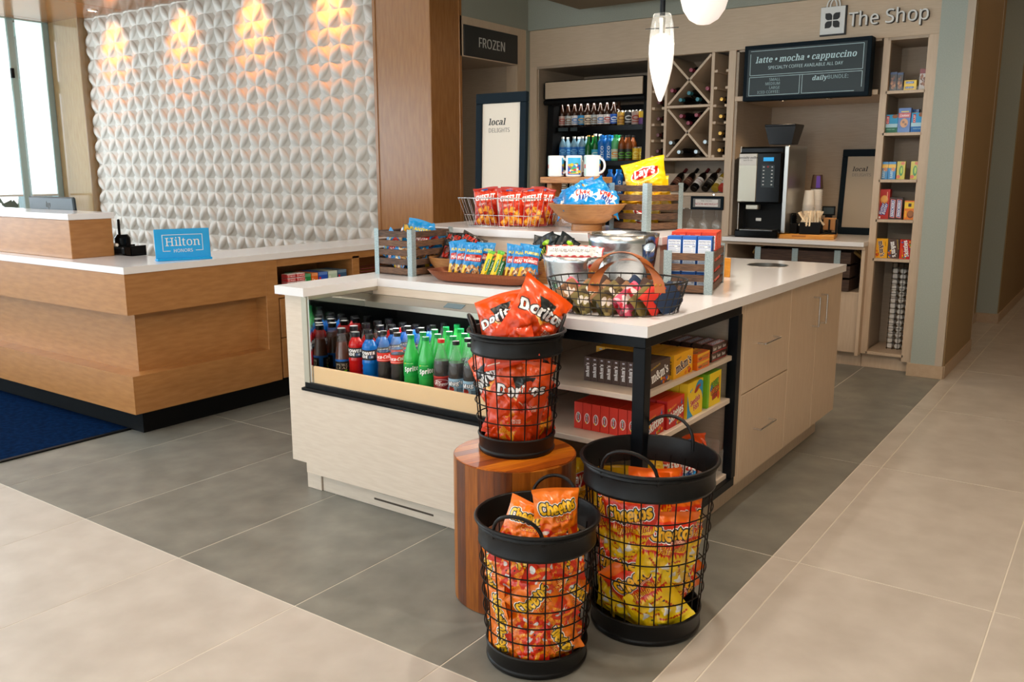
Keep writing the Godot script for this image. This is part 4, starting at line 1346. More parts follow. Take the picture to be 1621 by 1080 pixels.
	add.call(tw, "side_panel", -1.535, -1.51, 0.1, 2.33, -7.42, -6.66, M.oak_in)
	add.call(tw, "side_panel", -1.24, -1.18, 0.1, 2.33, -7.42, -6.66, M.oak_in)
	add.call(tw, "back_panel", -1.51, -1.24, 0.1, 2.33, -7.1, -7.08, M.oak_in)
	add.call(tw, "top_panel", -1.51, -1.24, 2.31, 2.33, -7.1, zf, M.oak_in)
	for y in [1.975, 1.692, 1.371, 1.092, 0.815]:
		add.call(tw, "shelf", -1.5, -1.245, y - 0.021, y, -7.08, zf)
	add.call(tw, "floor_shelf", -1.5, -1.24, 0.11, 0.132, -7.08, zf)
	add.call(tw, "toe_kick", -1.538, -1.22, 0, 0.1, -6.72, -6.68)
	add.call(tw, "inner_post", -1.43, -1.4, 0.13, 0.79, -7.0, -6.97, M.oak_h)
	cooler()
	coffee_corner()
	tower_goods()


func wine_rack(o: Node3D, add: Callable) -> void:
	var zf := -6.62
	add.call(o, "stile", -3.335, -3.292, 0, 2.33, -7.42, zf)
	add.call(o, "stile", -2.65, -2.592, 0, 2.33, -7.42, zf)
	add.call(o, "divider", -3.181, -3.158, 1.535, 2.33, -7.1, -6.63)
	add.call(o, "divider", -2.792, -2.766, 1.535, 2.33, -7.1, -6.63)
	add.call(o, "back_panel", -3.29, -2.65, 0.9, 2.33, -7.12, -7.1, M.oak_in)
	add.call(o, "shelf", -3.158, -2.792, 1.926, 1.946, -7.1, -6.63)
	add.call(o, "shelf", -3.292, -2.65, 1.515, 1.536, -7.1, -6.62)
	add.call(o, "shelf", -3.292, -2.65, 1.236, 1.262, -7.1, -6.62)
	add.call(o, "counter_shelf", -3.292, -2.65, 0.9, 0.93, -7.1, -6.62)
	add.call(o, "lower_door", -3.292, -2.65, 0.11, 0.89, -6.66, -6.62)
	for c in [[1.946, 2.325], [1.536, 1.926]]:
		var w := 0.366
		var h: float = c[1] - c[0]
		var l := sqrt(w * w + h * h)
		for s in [-1.0, 1.0]:
			var b := MB.new()
			b.box(Vector3.ZERO, Vector3(l - 0.02, 0.018, 0.46), 0.001, Basis(Vector3.BACK, s * atan2(h, w)))
			part(o, "cross_board", b.done(), M.oak, Vector3(-2.975, (c[0] + c[1]) / 2.0, -6.865) - o.position)
	for x in [-3.281, -3.192, -2.755, -2.66]:
		for y in [2.189, 2.063, 1.93, 1.802, 1.674, 1.545]:
			add.call(o, "rail", x - 0.014, x + 0.014, y - 0.01, y + 0.01, -7.1, -6.635)
	# bottles lying in the bins, necks forward
	var body := [0.0, 0.0, 0.034, 0.0, 0.0375, 0.006, 0.0375, 0.185, 0.03, 0.215, 0.0155, 0.238, 0.0145, 0.3, 0.0, 0.3]
	var cap := [0.0146, 0.245, 0.0165, 0.245, 0.0165, 0.302, 0.0, 0.303]
	var pink: Material = M.foil_pink
	var lay := [
		[-2.972, 2.214, pink, "deep pink capped wine bottle in the upper cross bin's top cell"], [-3.129, 2.066, pink, "deep pink capped wine bottle in the upper cross bin's left cell"], [-2.83, 2.066, pink, "deep pink capped wine bottle in the upper cross bin's right cell"],
		[-2.983, 2.039, M.foil_teal, "teal capped wine bottle topmost of three in the upper cross bin"], [-3.052, 1.989, M.foil_teal, "teal capped wine bottle low left in the upper cross bin"], [-2.909, 1.988, M.foil_teal, "teal capped wine bottle low right in the upper cross bin"],
		[-3.043, 1.864, pink, "deep pink capped wine bottle left in the lower bin's top cell"], [-2.914, 1.867, pink, "deep pink capped wine bottle right in the lower bin's top cell"], [-2.981, 1.808, pink, "deep pink capped wine bottle lowest in the lower bin's top cell"],
		[-3.126, 1.657, M.foil_silver, "silver capped wine bottle in the lower cross bin's left cell"], [-2.832, 1.658, M.foil_silver, "silver capped wine bottle in the lower cross bin's right cell"], [-3.052, 1.583, M.foil_silver, "silver capped wine bottle low left in the lower cross bin"], [-2.905, 1.583, M.foil_silver, "silver capped wine bottle low right in the lower cross bin"],
		[-3.243, 1.979, M.foil_red, "dark red capped bottle topmost in the rack's left column"], [-3.243, 1.85, M.foil_red, "dark red capped bottle second from top in the left column"], [-3.243, 1.721, M.foil_red, "dark red capped bottle third from top in the left column"], [-3.243, 1.592, M.foil_red, "dark red capped bottle lowest in the rack's left column"],
		[-2.709, 1.979, M.foil_gold, "gold capped bottle topmost in the rack's right column"], [-2.709, 1.85, M.foil_gold, "gold capped bottle second from top in the right column"], [-2.709, 1.721, M.foil_gold, "gold capped bottle third from top in the right column"], [-2.709, 1.592, M.foil_gold, "gold capped bottle lowest in the rack's right column"]]
	for q in lay:
		var r := 0.82 if q[3].contains("column") else 0.9
		var w := bottle("wine_bottle", q[3], "wine bottle", Vector3(q[0], q[1], -6.955), V(body), M.wine_glass, q[2], V(cap), "", 0, 0, 0, "wine bottles lying in the rack")
		w.rotation = Vector3(PI / 2, 0, 0)
		w.scale = Vector3(r, 1.0, r)
	# bottles leaning in the open shelf under the bins
	var disp := [[-3.12, M.wine_glass, "w_brown", M.foil_red, "dark wine bottle leaning at the left of the open wine shelf"], [-3.02, M.wine_glass, "w_brown", M.foil_dark, "dark wine bottle with brown label leaning on the open wine shelf"], [-2.925, M.wine_glass, "w_white", M.foil_red, "dark wine bottle with white label leaning on the open wine shelf"], [-2.83, M.wine_glass, "w_black", M.foil_brown, "dark wine bottle with black label leaning on the open wine shelf"], [-2.745, M.wine_white, "w_cream", M.foil_dark, "straw coloured wine bottle with cream label on the open wine shelf"], [-2.69, M.wine_rose, "w_white", M.foil_rose, "rose wine bottle leaning rightmost on the open wine shelf"]]
	for q in disp:
		var w := bottle("wine_bottle", q[4], "wine bottle", Vector3(q[0], 1.288, -6.68), V(body), q[1], q[3], V(cap), q[2], 0.05, 0.14, 0.0378, "wine bottles leaning on the open shelf")
		w.rotation = Vector3(-0.9, 0.0, -0.16)
		w.scale = Vector3.ONE * 0.85
	var rk := thing("bottle_prop", "low sloping wood prop behind the leaning wine bottles", "prop", Vector3(-2.97, 1.262, -6.93))
	var pb := MB.new()
	pb.prism(PackedVector2Array([Vector2(-0.12, 0), Vector2(0.12, 0), Vector2(0.12, 0.05), Vector2(-0.12, 0.15)]), 0.6)
	part(rk, "wedge", pb.done(), M.oak_in, Vector3.ZERO, Vector3(0, PI / 2, 0))
	# framed notice and hanging glasses
	var fr := thing("notice_frame", "small black framed notice with handwritten hours under the wine shelf", "sign", Vector3(-2.775, 1.182, -6.612))
	part(fr, "frame", bm(Vector3(0.275, 0.105, 0.014), 0.003), M.navy)
	part(fr, "mount", bm(Vector3(0.23, 0.068, 0.002)), M.letter_grey, Vector3(0, 0, 0.0075))
	part(fr, "paper", bm(Vector3(0.19, 0.056, 0.002)), M.paint_white, Vector3(0, 0, 0.009))
	part(fr, "lettering", letters("WINE AVAILABLE", 0.009, 0.0008), M.letter_grey, Vector3(0, 0.017, 0.0105))
	part(fr, "lettering", letters("NOON-MIDNIGHT", 0.017, 0.0008, "Droid Sans", HORIZONTAL_ALIGNMENT_CENTER, 0.25), M.red_ink, Vector3(0, -0.008, 0.0105))
	var lk := thing("shelf_lock", "small round chrome lock on the wine shelf edge", "lock", Vector3(-2.72, 1.248, -6.617))
	part(lk, "barrel", lathe(V([0.0, 0.008, 0.007, 0.008, 0.008, 0.0, 0.0, 0.0]), 16), M.chrome, Vector3.ZERO, Vector3(PI / 2, 0, 0))
	var gp := V([0.0, 0.17, 0.032, 0.169, 0.033, 0.166, 0.005, 0.16, 0.0035, 0.15, 0.0035, 0.09, 0.012, 0.082, 0.034, 0.055, 0.037, 0.035, 0.03, 0.0, 0.0285, 0.0, 0.0355, 0.035, 0.0325, 0.054, 0.01, 0.08, 0.0, 0.084])
	var gm := lathe(gp, 24)
	for k in 5:
		var x := [-2.945, -2.878, -2.83, -2.772, -2.722][k] as float
		solo("wine_glass", gm, M.glass_solid, "stemmed wine glass hanging upside down under the notice, %s from the left" % NTH[k], "wine glass", Vector3(x, 0.968, -6.70 - 0.09 * (k % 2)), Vector3.ZERO, "wine glasses hanging from the rack")
	var gr := thing("glass_rack", "slim rails under the wine shelf that carry the hanging glasses", "rack", Vector3(-2.84, 1.14, -6.8))
	for k in 6:
		part(gr, "rail", bm(Vector3(0.012, 0.006, 0.34), 0.001), M.steel, Vector3(-0.14 + k * 0.052, -0.006, 0))
	part(gr, "mounting_board", bm(Vector3(0.34, 0.1, 0.34), 0.001), M.oak_in, Vector3(0, 0.047, 0))


func cooler() -> void:
	var o := thing("drinks_cooler", "black open-fronted upright drinks cooler with pale wood header", "cooler", Vector3(-3.86, 0, -6.68))
	var add := func(nm: String, x0: float, x1: float, y0: float, y1: float, z0: float, z1: float, m: Material, bev := 0.004):
		return part(o, nm, span(x0, x1, y0, y1, z0, z1, bev), m, -o.position)
	add.call("header_box", -4.353, -3.355, 2.04, 2.2, -7.2, -6.625, M.black, 0.02)
	add.call("header_panel", -4.318, -3.374, 2.052, 2.19, -6.63, -6.615, M.oak_face, 0.002)
	add.call("header_foot", -4.353, -3.355, 2.002, 2.045, -6.7, -6.63, M.black, 0.012)
	for s in [[-4.34, -4.28], [-3.4, -3.345]]:
		var b := MB.new()
		b.prism(PackedVector2Array([Vector2(-6.7, 2.01), Vector2(-7.3, 2.01), Vector2(-7.3, 0.05), Vector2(-6.6, 0.05), Vector2(-6.6, 0.9), Vector2(-6.66, 1.3)]), s[1] - s[0], Transform3D(Basis(Vector3(0, 0, 1), Vector3(0, 1, 0), Vector3(-1, 0, 0)), Vector3((s[0] + s[1]) / 2.0, 0, 0)))
		part(o, "side_panel", b.done(), M.black, -o.position)
	add.call("back_panel", -4.3, -3.38, 0.05, 2.02, -7.3, -7.22, M.black)
	add.call("base", -4.34, -3.345, 0.03, 0.9, -7.2, -6.6, M.black)
	for y in [1.812, 1.517, 1.225]:
		var d: float = -6.74 if y > 1.7 else -6.7 if y > 1.4 else -6.66
		add.call("shelf", -4.28, -3.4, y - 0.012, y, -7.2, d, M.black, 0.002)
		var st: Node3D = add.call("price_rail", -4.28, -3.4, y - 0.04, y + 0.003, d - 0.004, d + 0.01, M.black_shiny, 0.002)
		if y > 1.7:
			for k in 2:
				part(st, "price_card", bm(Vector3(0.1 if k == 0 else 0.07, 0.03, 0.001)), M.slate, Vector3(-4.2 + 0.11 * k, y - 0.018, d + 0.0115))
	for k in 3:
		var yy: float = [2.018, 1.783, 1.488][k]
		var l := add.call("lamp_strip", -4.25, -3.43, yy - 0.004, yy, -6.78, -6.765, M.lamp_dim) as Node3D
		var al := AreaLight3D.new()
		al.name = "strip_light"
		al.area_size = Vector2(0.8, 0.014)
		al.area_normalize_energy = false
		al.light_energy = 15.0
		al.light_color = rgb(255, 248, 238)
		al.area_range = 4.0
		al.shadow_enabled = true
		l.add_child(al)
		al.position = Vector3(-3.84, yy - 0.006, -6.7725)
		al.rotation.x = -PI / 2 + 0.35
	# contents
	var longneck := V([0.0, 0.0, 0.028, 0.0, 0.0305, 0.006, 0.0305, 0.115, 0.022, 0.15, 0.0135, 0.175, 0.0125, 0.215, 0.0, 0.216])
	var crown := V([0.0128, 0.212, 0.0145, 0.212, 0.0135, 0.222, 0.0, 0.223])
	var can := V([0.0, 0.0, 0.026, 0.0, 0.033, 0.008, 0.033, 0.112, 0.027, 0.124, 0.026, 0.122, 0.0, 0.12])
	var pet := V([0.0, 0.0, 0.028, 0.0, 0.0325, 0.008, 0.031, 0.06, 0.0325, 0.13, 0.028, 0.155, 0.014, 0.185, 0.0135, 0.2, 0.0, 0.2])
	var petcap := V([0.0, 0.216, 0.0145, 0.215, 0.0145, 0.2, 0.0136, 0.198])
	var sq := V([0.0, 0.0, 0.03, 0.0, 0.033, 0.006, 0.034, 0.16, 0.026, 0.178, 0.018, 0.19, 0.017, 0.2, 0.0, 0.2])
	var sqcap := V([0.0, 0.222, 0.0185, 0.221, 0.0185, 0.2, 0.0175, 0.198])
	var r1 := [[-4.255, "b", "l_silver", "silver"], [-4.19, "b", "l_grey", "slim grey"], [-4.122, "b", "l_white_blue", "white and blue"], [-4.057, "b", "l_blue_gold", "blue and gold"], [-3.99, "b", "l_cream", "cream"], [-3.926, "b", "l_grey", "pale grey"], [-3.863, "b", "l_white_blue", "white oval"], [-3.797, "b", "l_white_red", "white and red"], [-3.732, "b", "l_blue", "bright blue"], [-3.662, "c", "l_gold", "gold"], [-3.594, "c", "l_black", "black"], [-3.526, "c", "l_silver", "silver"], [-3.458, "c", "l_purple", "purple and yellow"]]
	for q in r1:
		for row in 2:
			var p := Vector3(q[0], 1.813, -6.8 - row * 0.085)
			var where := "on the cooler's top shelf" + (", front row" if row == 0 else ", second row")
			if q[1] == "b":
				bottle("beer_bottle", "brown beer bottle with %s label %s" % [q[3], where], "bottle", p, longneck, M.brown_glass, M.foil_silver if q[2] != "l_cream" else M.foil_gold, crown, q[2], 0.02, 0.1, 0.0309, "beer on the cooler's top shelf")
			else:
				bottle("beer_can", "%s drink can %s" % [q[3], where], "can", p, can, M.steel, null, [], q[2], 0.008, 0.112, 0.0333, "beer on the cooler's top shelf")
	var r2 := [[-4.23, "w"], [-4.112, "w"], [-4.03, "w"], [-3.965, "g"], [-3.897, "s"], [-3.832, "z"], [-3.768, "z"], [-3.7, "t"], [-3.637, "p"], [-3.572, "p"], [-3.503, "y"], [-3.44, "y"]]
	var nm := {"w": "clear water bottle with blue label", "g": "green bottle with yellow neck", "s": "green sparkling water bottle with pale label", "z": "blue coconut water bottle", "t": "pale green tea bottle with orange label", "p": "amber tea bottle with black label", "y": "slim yellow can"}
	var seen := {}
	for q in r2:
		for row in 2:
			var p := Vector3(q[0], 1.518, -6.775 - row * 0.085)
			var key: String = q[1] + str(row)
			seen[key] = seen.get(key, 0) + 1
			var lb := "%s, cooler's middle shelf, %s from left, %s row" % [nm[q[1]], NTH[seen[key] - 1], "front" if row == 0 else "second"]
			var g := "drinks on the cooler's middle shelf"
			match q[1]:
				"w": bottle("water_bottle", lb, "bottle", p, pet, M.pet_blue, M.paint_white, petcap, "l_water", 0.05, 0.125, 0.0328, g)
				"g": bottle("green_bottle", lb, "bottle", p, longneck, M.green_glass, M.foil_gold, crown, "", 0, 0, 0, g)
				"s": bottle("green_bottle", lb, "bottle", p, V([0.0, 0.0, 0.03, 0.0, 0.0335, 0.008, 0.0335, 0.11, 0.02, 0.17, 0.013, 0.19, 0.0125, 0.225, 0.0, 0.226]), M.green_glass, M.paint_white, V([0.0128, 0.215, 0.0145, 0.215, 0.0145, 0.233, 0.0, 0.234]), "l_green", 0.015, 0.1, 0.0338, g)
				"z": bottle("coconut_water", lb, "bottle", p, sq, M.coco, M.cap_blue, sqcap, "l_coco", 0.01, 0.15, 0.0345, g, 3.0)
				"t": bottle("tea_bottle", lb, "bottle", p, sq, M.pet_green, M.cap_green, sqcap, "l_white_tea", 0.02, 0.1, 0.0345, g)
				"p": bottle("tea_bottle", lb, "bottle", p, pet, M.amber, M.foil_dark, petcap, "l_blacktea", 0.01, 0.1, 0.033, g)
				"y": bottle("drink_can", lb, "can", p, V([0.0, 0.0, 0.022, 0.0, 0.027, 0.008, 0.027, 0.105, 0.022, 0.116, 0.0, 0.114]), M.steel, null, [], "l_yellow", 0.008, 0.105, 0.0273, g)
	var xs := [-4.2, -4.1, -4.0, -3.9, -3.81, -3.73, -3.685, -3.64, -3.57, -3.49]
	for k in xs.size():
		var p := Vector3(xs[k], 1.226, -6.75 - (0.06 if k == 6 else 0.0))
		if k in [5, 6, 7]:
			bottle("coconut_water", "blue capped coconut water bottle on the cooler's lower shelf, %s of three" % NTH[k - 5], "bottle", p, sq, M.coco, M.cap_blue, sqcap, "l_coco", 0.01, 0.15, 0.0345, "drinks on the cooler's lower shelf", 3.0)
		elif k == 9:
			bottle("water_bottle", "clear bottle with white cap rightmost on the cooler's lower shelf", "bottle", p, pet, M.pet_clear, M.paint_white, petcap, "l_water", 0.03, 0.1, 0.0328, "drinks on the cooler's lower shelf")
		else:
			bottle("juice_bottle", "dark juice bottle with pale cap on the cooler's lower shelf, %s from the left" % NTH[k], "bottle", p, pet, M.juice, M.cap_pink, petcap, "l_cream", 0.04, 0.12, 0.0328, "drinks on the cooler's lower shelf")


func framed_board(called: String, label: String, at: Vector3, w: float, h: float, lean: float, mat_board: Material) -> Node3D:
	var o := thing(called, label, "sign", at)
	var f := MB.new()
	var t := 0.055
	var ts := 0.04
	f.box(Vector3(0, h - t / 2, 0), Vector3(w, t, 0.03), 0.003); f.box(Vector3(0, t / 2, 0), Vector3(w, t, 0.03), 0.003)
	f.box(Vector3(-w / 2 + ts / 2, h / 2, 0), Vector3(ts, h - 2 * t, 0.03), 0.003); f.box(Vector3(w / 2 - ts / 2, h / 2, 0), Vector3(ts, h - 2 * t, 0.03), 0.003)
	part(o, "frame", f.done(), M.navy)
	var s := part(o, "sheet", bm(Vector3(w - 2 * ts, h - 2 * t, 0.006)), mat_board, Vector3(0, h / 2, 0))
	part(s, "lettering", letters("local", 0.034, 0.001, "Droid Serif", HORIZONTAL_ALIGNMENT_LEFT, 0.2, 700), M.letter_dark, Vector3(-w / 2 + ts + 0.045, h / 2 - t - 0.1, 0.0035))
	part(s, "lettering", letters("DELIGHTS", 0.0235, 0.001, "Droid Sans", HORIZONTAL_ALIGNMENT_LEFT), M.letter_grey, Vector3(-w / 2 + ts + 0.042, h / 2 - t - 0.145, 0.0035))
	o.rotation.x = lean
	return o


func coffee_corner() -> void:
	# menu board
	var mb := thing("menu_board", "dark framed coffee menu board in front of the upper cubbies", "menu board", Vector3(-2.035, 2.14, -6.56))
	part(mb, "frame", bm(Vector3(0.9, 0.395, 0.1), 0.004), M.navy)
	var sl := part(mb, "slate", bm(Vector3(0.84, 0.335, 0.004)), M.slate, Vector3(0, 0, 0.051))
	var ln := MB.new()
	for q in [[0, 0.155, 0.8, 0], [0.4, 0.07, 0, 0.17], [-0.4, 0.06, 0, 0.15], [0, -0.016, 0.8, 0], [0, -0.03, 0.8, 0], [-0.402, -0.095, 0, 0.13], [-0.03, -0.095, 0, 0.13], [-0.012, -0.095, 0, 0.13], [0.4, -0.083, 0, 0.106], [-0.216, -0.16, 0.372, 0], [0.17, -0.16, 0.364, 0]]:
		ln.box(Vector3(q[0], q[1], 0), Vector3(maxf(q[2], 0.003), maxf(q[3], 0.003), 0.001))
	part(sl, "ruled_line", ln.done(), M.letter_blue, Vector3(0, 0, 0.0025))
	part(sl, "lettering", letters("latte • mocha • cappuccino", 0.042, 0.001, "Droid Serif", HORIZONTAL_ALIGNMENT_CENTER, 0.2, 700), M.letter_blue, Vector3(0, 0.09, 0.003))
	(sl.get_child(1) as Node3D).scale = Vector3(0.92, 1, 1)
	part(sl, "lettering", letters("SPECIALTY COFFEE AVAILABLE ALL DAY", 0.022, 0.001), M.letter_blue, Vector3(0, 0.032, 0.003))
	for k in 4:
		part(sl, "lettering", letters(["SMALL", "MEDIUM", "LARGE", "ICED COFFEE:"][k], 0.02, 0.001, "Droid Sans", HORIZONTAL_ALIGNMENT_RIGHT), M.letter_blue2, Vector3(-0.17, -0.052 - 0.029 * k, 0.003))
	part(sl, "lettering", letters("daily", 0.03, 0.001, "Droid Serif", HORIZONTAL_ALIGNMENT_LEFT, 0.2, 700), M.letter_blue, Vector3(0.06, -0.06, 0.003))
	part(sl, "lettering", letters("BUNDLE:", 0.026, 0.001, "Droid Sans", HORIZONTAL_ALIGNMENT_LEFT), M.letter_blue2, Vector3(0.165, -0.058, 0.003))
	# coffee machine
	var cm := thing("coffee_machine", "black and steel bean-to-cup coffee machine with bean hopper", "coffee machine", Vector3(-2.335, 0.932, -6.53))
	var add := func(nm: String, x0: float, x1: float, y0: float, y1: float, z0: float, z1: float, m: Material, bev := 0.004):
		return part(cm, nm, span(x0, x1, y0, y1, z0, z1, bev), m, -cm.position)
	add.call("base", -2.5, -2.16, 0.932, 0.99, -6.98, -6.5, M.black_shiny, 0.01)
	add.call("back_body", -2.495, -2.14, 0.98, 1.2, -6.98, -6.66, M.black)
	add.call("side_panel", -2.16, -2.125, 0.97, 1.615, -6.985, -6.56, M.steel)
	add.call("side_panel", -2.5, -2.49, 0.97, 1.615, -6.985, -6.56, M.steel)
	add.call("upper_body", -2.5, -2.16, 1.19, 1.61, -6.98, -6.56, M.black_shiny, 0.012)
	var d: Node3D = add.call("door", -2.5, -2.165, 1.19, 1.57, -6.58, -6.53, M.black_shiny, 0.012)
	part(d, "steel_plate", span(-2.496, -2.352, 1.2, 1.56, -6.545, -6.526, 0.004), M.steel_soft)
	part(d, "display", span(-2.306, -2.228, 1.503, 1.531, -6.532, -6.527), M.screen)
	var kp := part(d, "keypad", span(-2.316, -2.218, 1.31, 1.475, -6.532, -6.5275), M.slate)
	for r in 6:
		for c in 2:
			part(kp, "button", bm(Vector3(0.012, 0.007, 0.002)), M.letter, Vector3(-2.3 + c * 0.064, 1.46 - r * 0.026, -6.527))
	part(kp, "button", bm(Vector3(0.012, 0.012, 0.002)), M.red_ink, Vector3(-2.268, 1.462, -6.527))
	var ca: Node3D = part(d, "notice", bm(Vector3(0.13, 0.085, 0.002)), M.paint_white, Vector3(-2.424, 1.515, -6.525))
	part(ca, "lettering", letters("specialty coffee", 0.015, 0.0006, "Droid Serif", HORIZONTAL_ALIGNMENT_CENTER, 0.2, 700), M.letter_dark, Vector3(0, 0.015, 0.0014))
	part(ca, "lettering", letters("MADE BY YOU", 0.008, 0.0006), M.letter_grey, Vector3(0, -0.005, 0.0014))
	add.call("spout", -2.44, -2.34, 1.14, 1.18, -6.62, -6.56, M.steel_soft, 0.006)
	add.call("sticker", -2.39, -2.345, 1.05, 1.075, -6.665, -6.657, M.letter)
	add.call("drip_grille", -2.46, -2.2, 0.985, 0.995, -6.64, -6.5, M.steel)
	var hb := MB.new()
	var hq := [Vector3(-0.115, 0.13, 0.1), Vector3(0.115, 0.13, 0.1), Vector3(0.115, 0.13, -0.1), Vector3(-0.115, 0.13, -0.1), Vector3(-0.085, 0, 0.075), Vector3(0.085, 0, 0.075), Vector3(0.085, 0, -0.075), Vector3(-0.085, 0, -0.075)]
	for k in 4:
		var l := (k + 1) % 4
		hb.quad(hq[k], hq[l], hq[4 + l], hq[4 + k], [Vector3.BACK, Vector3.RIGHT, Vector3.FORWARD, Vector3.LEFT][k])
	hb.box(Vector3(0, 0.138, 0), Vector3(0.235, 0.016, 0.205), 0.004)
	part(cm, "hopper", hb.done(), M.smoke, Vector3(-2.225, 1.628, -6.72) - cm.position)
	var bn := part(cm, "beans", bm(Vector3(0.19, 0.07, 0.15), 0.02), M.bean, Vector3(-2.225, 1.7, -6.72) - cm.position)
	bn.set_meta("kind", "stuff")
	# cups
	var cup := V([0.0, 0.11, 0.033, 0.11, 0.044, 0.004, 0.0465, 0.003, 0.0465, 0.0, 0.0435, 0.0])
	for s in 2:
		var st := thing("cup_stack", ["front stack of white paper cups turned upside down", "tall rear stack of paper cups topped by a brown sleeve cup"][s], "cups", [Vector3(-2.05, 0.97, -6.86), Vector3(-2.03, 0.97, -6.98)][s])
		for k in (13 if s == 0 else 20):
			var m: Material = M.paint_white if s == 0 or k < 19 else M.cup_brown
			var c := part(st, "cup", lathe(cup, 24) if not meshes.has("cup") else meshes.cup, m, Vector3(0, 0.017 * k, 0))
			meshes.cup = c.mesh
			if s == 1 and k == 19:
				part(c, "printed_band", lathe(V([0.0475, 0.006, 0.0365, 0.106]), 24) if true else null, M.cup_brown)
				var pb := MB.new()
				pb.quad(Vector3(-0.014, 0.1, 0.0385), Vector3(0.014, 0.1, 0.0385), Vector3(0.016, 0.01, 0.0483), Vector3(-0.016, 0.01, 0.0483), Vector3(0, 0.1, 1).normalized())
				part(c, "purple_patch", pb.done(), M.purple, Vector3.ZERO, Vector3(0, 0.45, 0))
	# condiment tray with its organisers
	var ct := thing("condiment_tray", "honey coloured wooden tray on the coffee counter", "tray", Vector3(-2.02, 0.932, -6.76), 0.2)
	part(ct, "board", bm(Vector3(0.42, 0.032, 0.36), 0.004), M.honey, Vector3(0, 0.016, 0))
	part(ct, "handhold", bm(Vector3(0.1, 0.014, 0.002), 0.0005), M.honey_dark, Vector3(-0.04, 0.02, 0.1805))
	var og := thing("organiser_box", "black open box of pale wooden stirrers on the wooden tray", "organiser", Vector3(-1.975, 0.964, -6.69), 0.2)
	part(og, "box", bm(Vector3(0.15, 0.09, 0.12), 0.003), M.black, Vector3(0, 0.045, 0))
	var rng := RandomNumberGenerator.new()
	rng.seed = 3
	var st := MB.new()
	for k in 46:
		st.box(Vector3(rng.randf_range(-0.06, 0.06), 0.115, rng.randf_range(-0.04, 0.05)), Vector3(0.011, 0.12, 0.0025), 0.0, Basis.from_euler(Vector3(rng.randf_range(-0.5, 0.5), rng.randf_range(-0.3, 0.3), rng.randf_range(-0.75, 0.75))))
	part(og, "stirrers", st.done(), M.stick).set_meta("kind", "stuff")
	var lid := thing("lid_stack", "stack of black cup lids in a black holder on the wooden tray", "lids", Vector3(-2.135, 0.964, -6.73))
	part(lid, "holder", bm(Vector3(0.13, 0.075, 0.12), 0.003), M.black, Vector3(0, 0.0375, 0))
	for k in 5:
		part(lid, "lid", lathe(V([0.0, 0.018, 0.036, 0.018, 0.04, 0.008, 0.046, 0.006, 0.046, 0.0, 0.0, 0.0]), 24), M.black_shiny, Vector3(0, 0.075 + 0.015 * k, 0))
	var cd := thing("card_holder", "small black framed card behind the stirrers on the coffee counter", "card holder", Vector3(-1.94, 0.932, -7.02))
	part(cd, "stand", bm(Vector3(0.05, 0.16, 0.03), 0.002), M.black, Vector3(0, 0.08, -0.01))
	part(cd, "card_frame", bm(Vector3(0.1, 0.07, 0.008), 0.002), M.black, Vector3(0, 0.195, 0))
	part(cd, "card", bm(Vector3(0.08, 0.05, 0.001)), M.slate, Vector3(0, 0.195, 0.0045))
	var sb := thing("sugar_caddy", "black slatted caddy of brown packets right of the stirrers", "caddy", Vector3(-1.86, 0.964, -6.78), 0.2)
	for k in 3:
		part(sb, "panel", bm(Vector3(0.012, 0.11, 0.1), 0.002), M.black, Vector3(-0.05 + k * 0.05, 0.055, 0))
	part(sb, "tray_floor", bm(Vector3(0.11, 0.01, 0.1), 0.001), M.black, Vector3(0, 0.005, 0))
	part(sb, "packets", bm(Vector3(0.09, 0.09, 0.07), 0.004), M.kraft, Vector3(0, 0.075, 0)).set_meta("kind", "stuff")
	framed_board("local_board", "framed beige board leaning behind the snack tower's left edge", Vector3(-1.73, 0.932, -7.3), 0.44, 0.67, -0.1, M.board2)
	# the long crate in the open compartment below
	var lc := thing("long_crate", "long dark slatted crate with metal straps below the coffee counter", "crate", Vector3(-2.0, 0.56, -6.72))
	for k in 3:
		for s in [-1.0, 1.0]:
			part(lc, "slat", bm(Vector3(0.72, 0.085, 0.014), 0.002), M.slat, Vector3(0, 0.045 + 0.1 * k, s * 0.13))
			part(lc, "end_slat", bm(Vector3(0.014, 0.085, 0.26), 0.002), M.slat, Vector3(s * 0.353, 0.045 + 0.1 * k, 0))
	for x in [-0.33, -0.045, 0.265]:
		part(lc, "strap", bm(Vector3(0.045, 0.3, 0.006), 0.001), M.zinc, Vector3(x, 0.15, 0.14))
	for s in [-1.0, 1.0]:
		var pts := []
		for i in 11:
			pts.append(Vector3(s * (0.36 + 0.05 * sin(PI * i / 10.0)), 0.29 - 0.05 * sin(PI * i / 10.0), -0.05 + 0.1 * i / 10.0))
		part(lc, "rope_handle", metal_tube(pts, 0.012, 8), M.rope)
	part(lc, "floor_slat", bm(Vector3(0.7, 0.012, 0.25), 0.001), M.slat, Vector3(0, 0.008, 0))


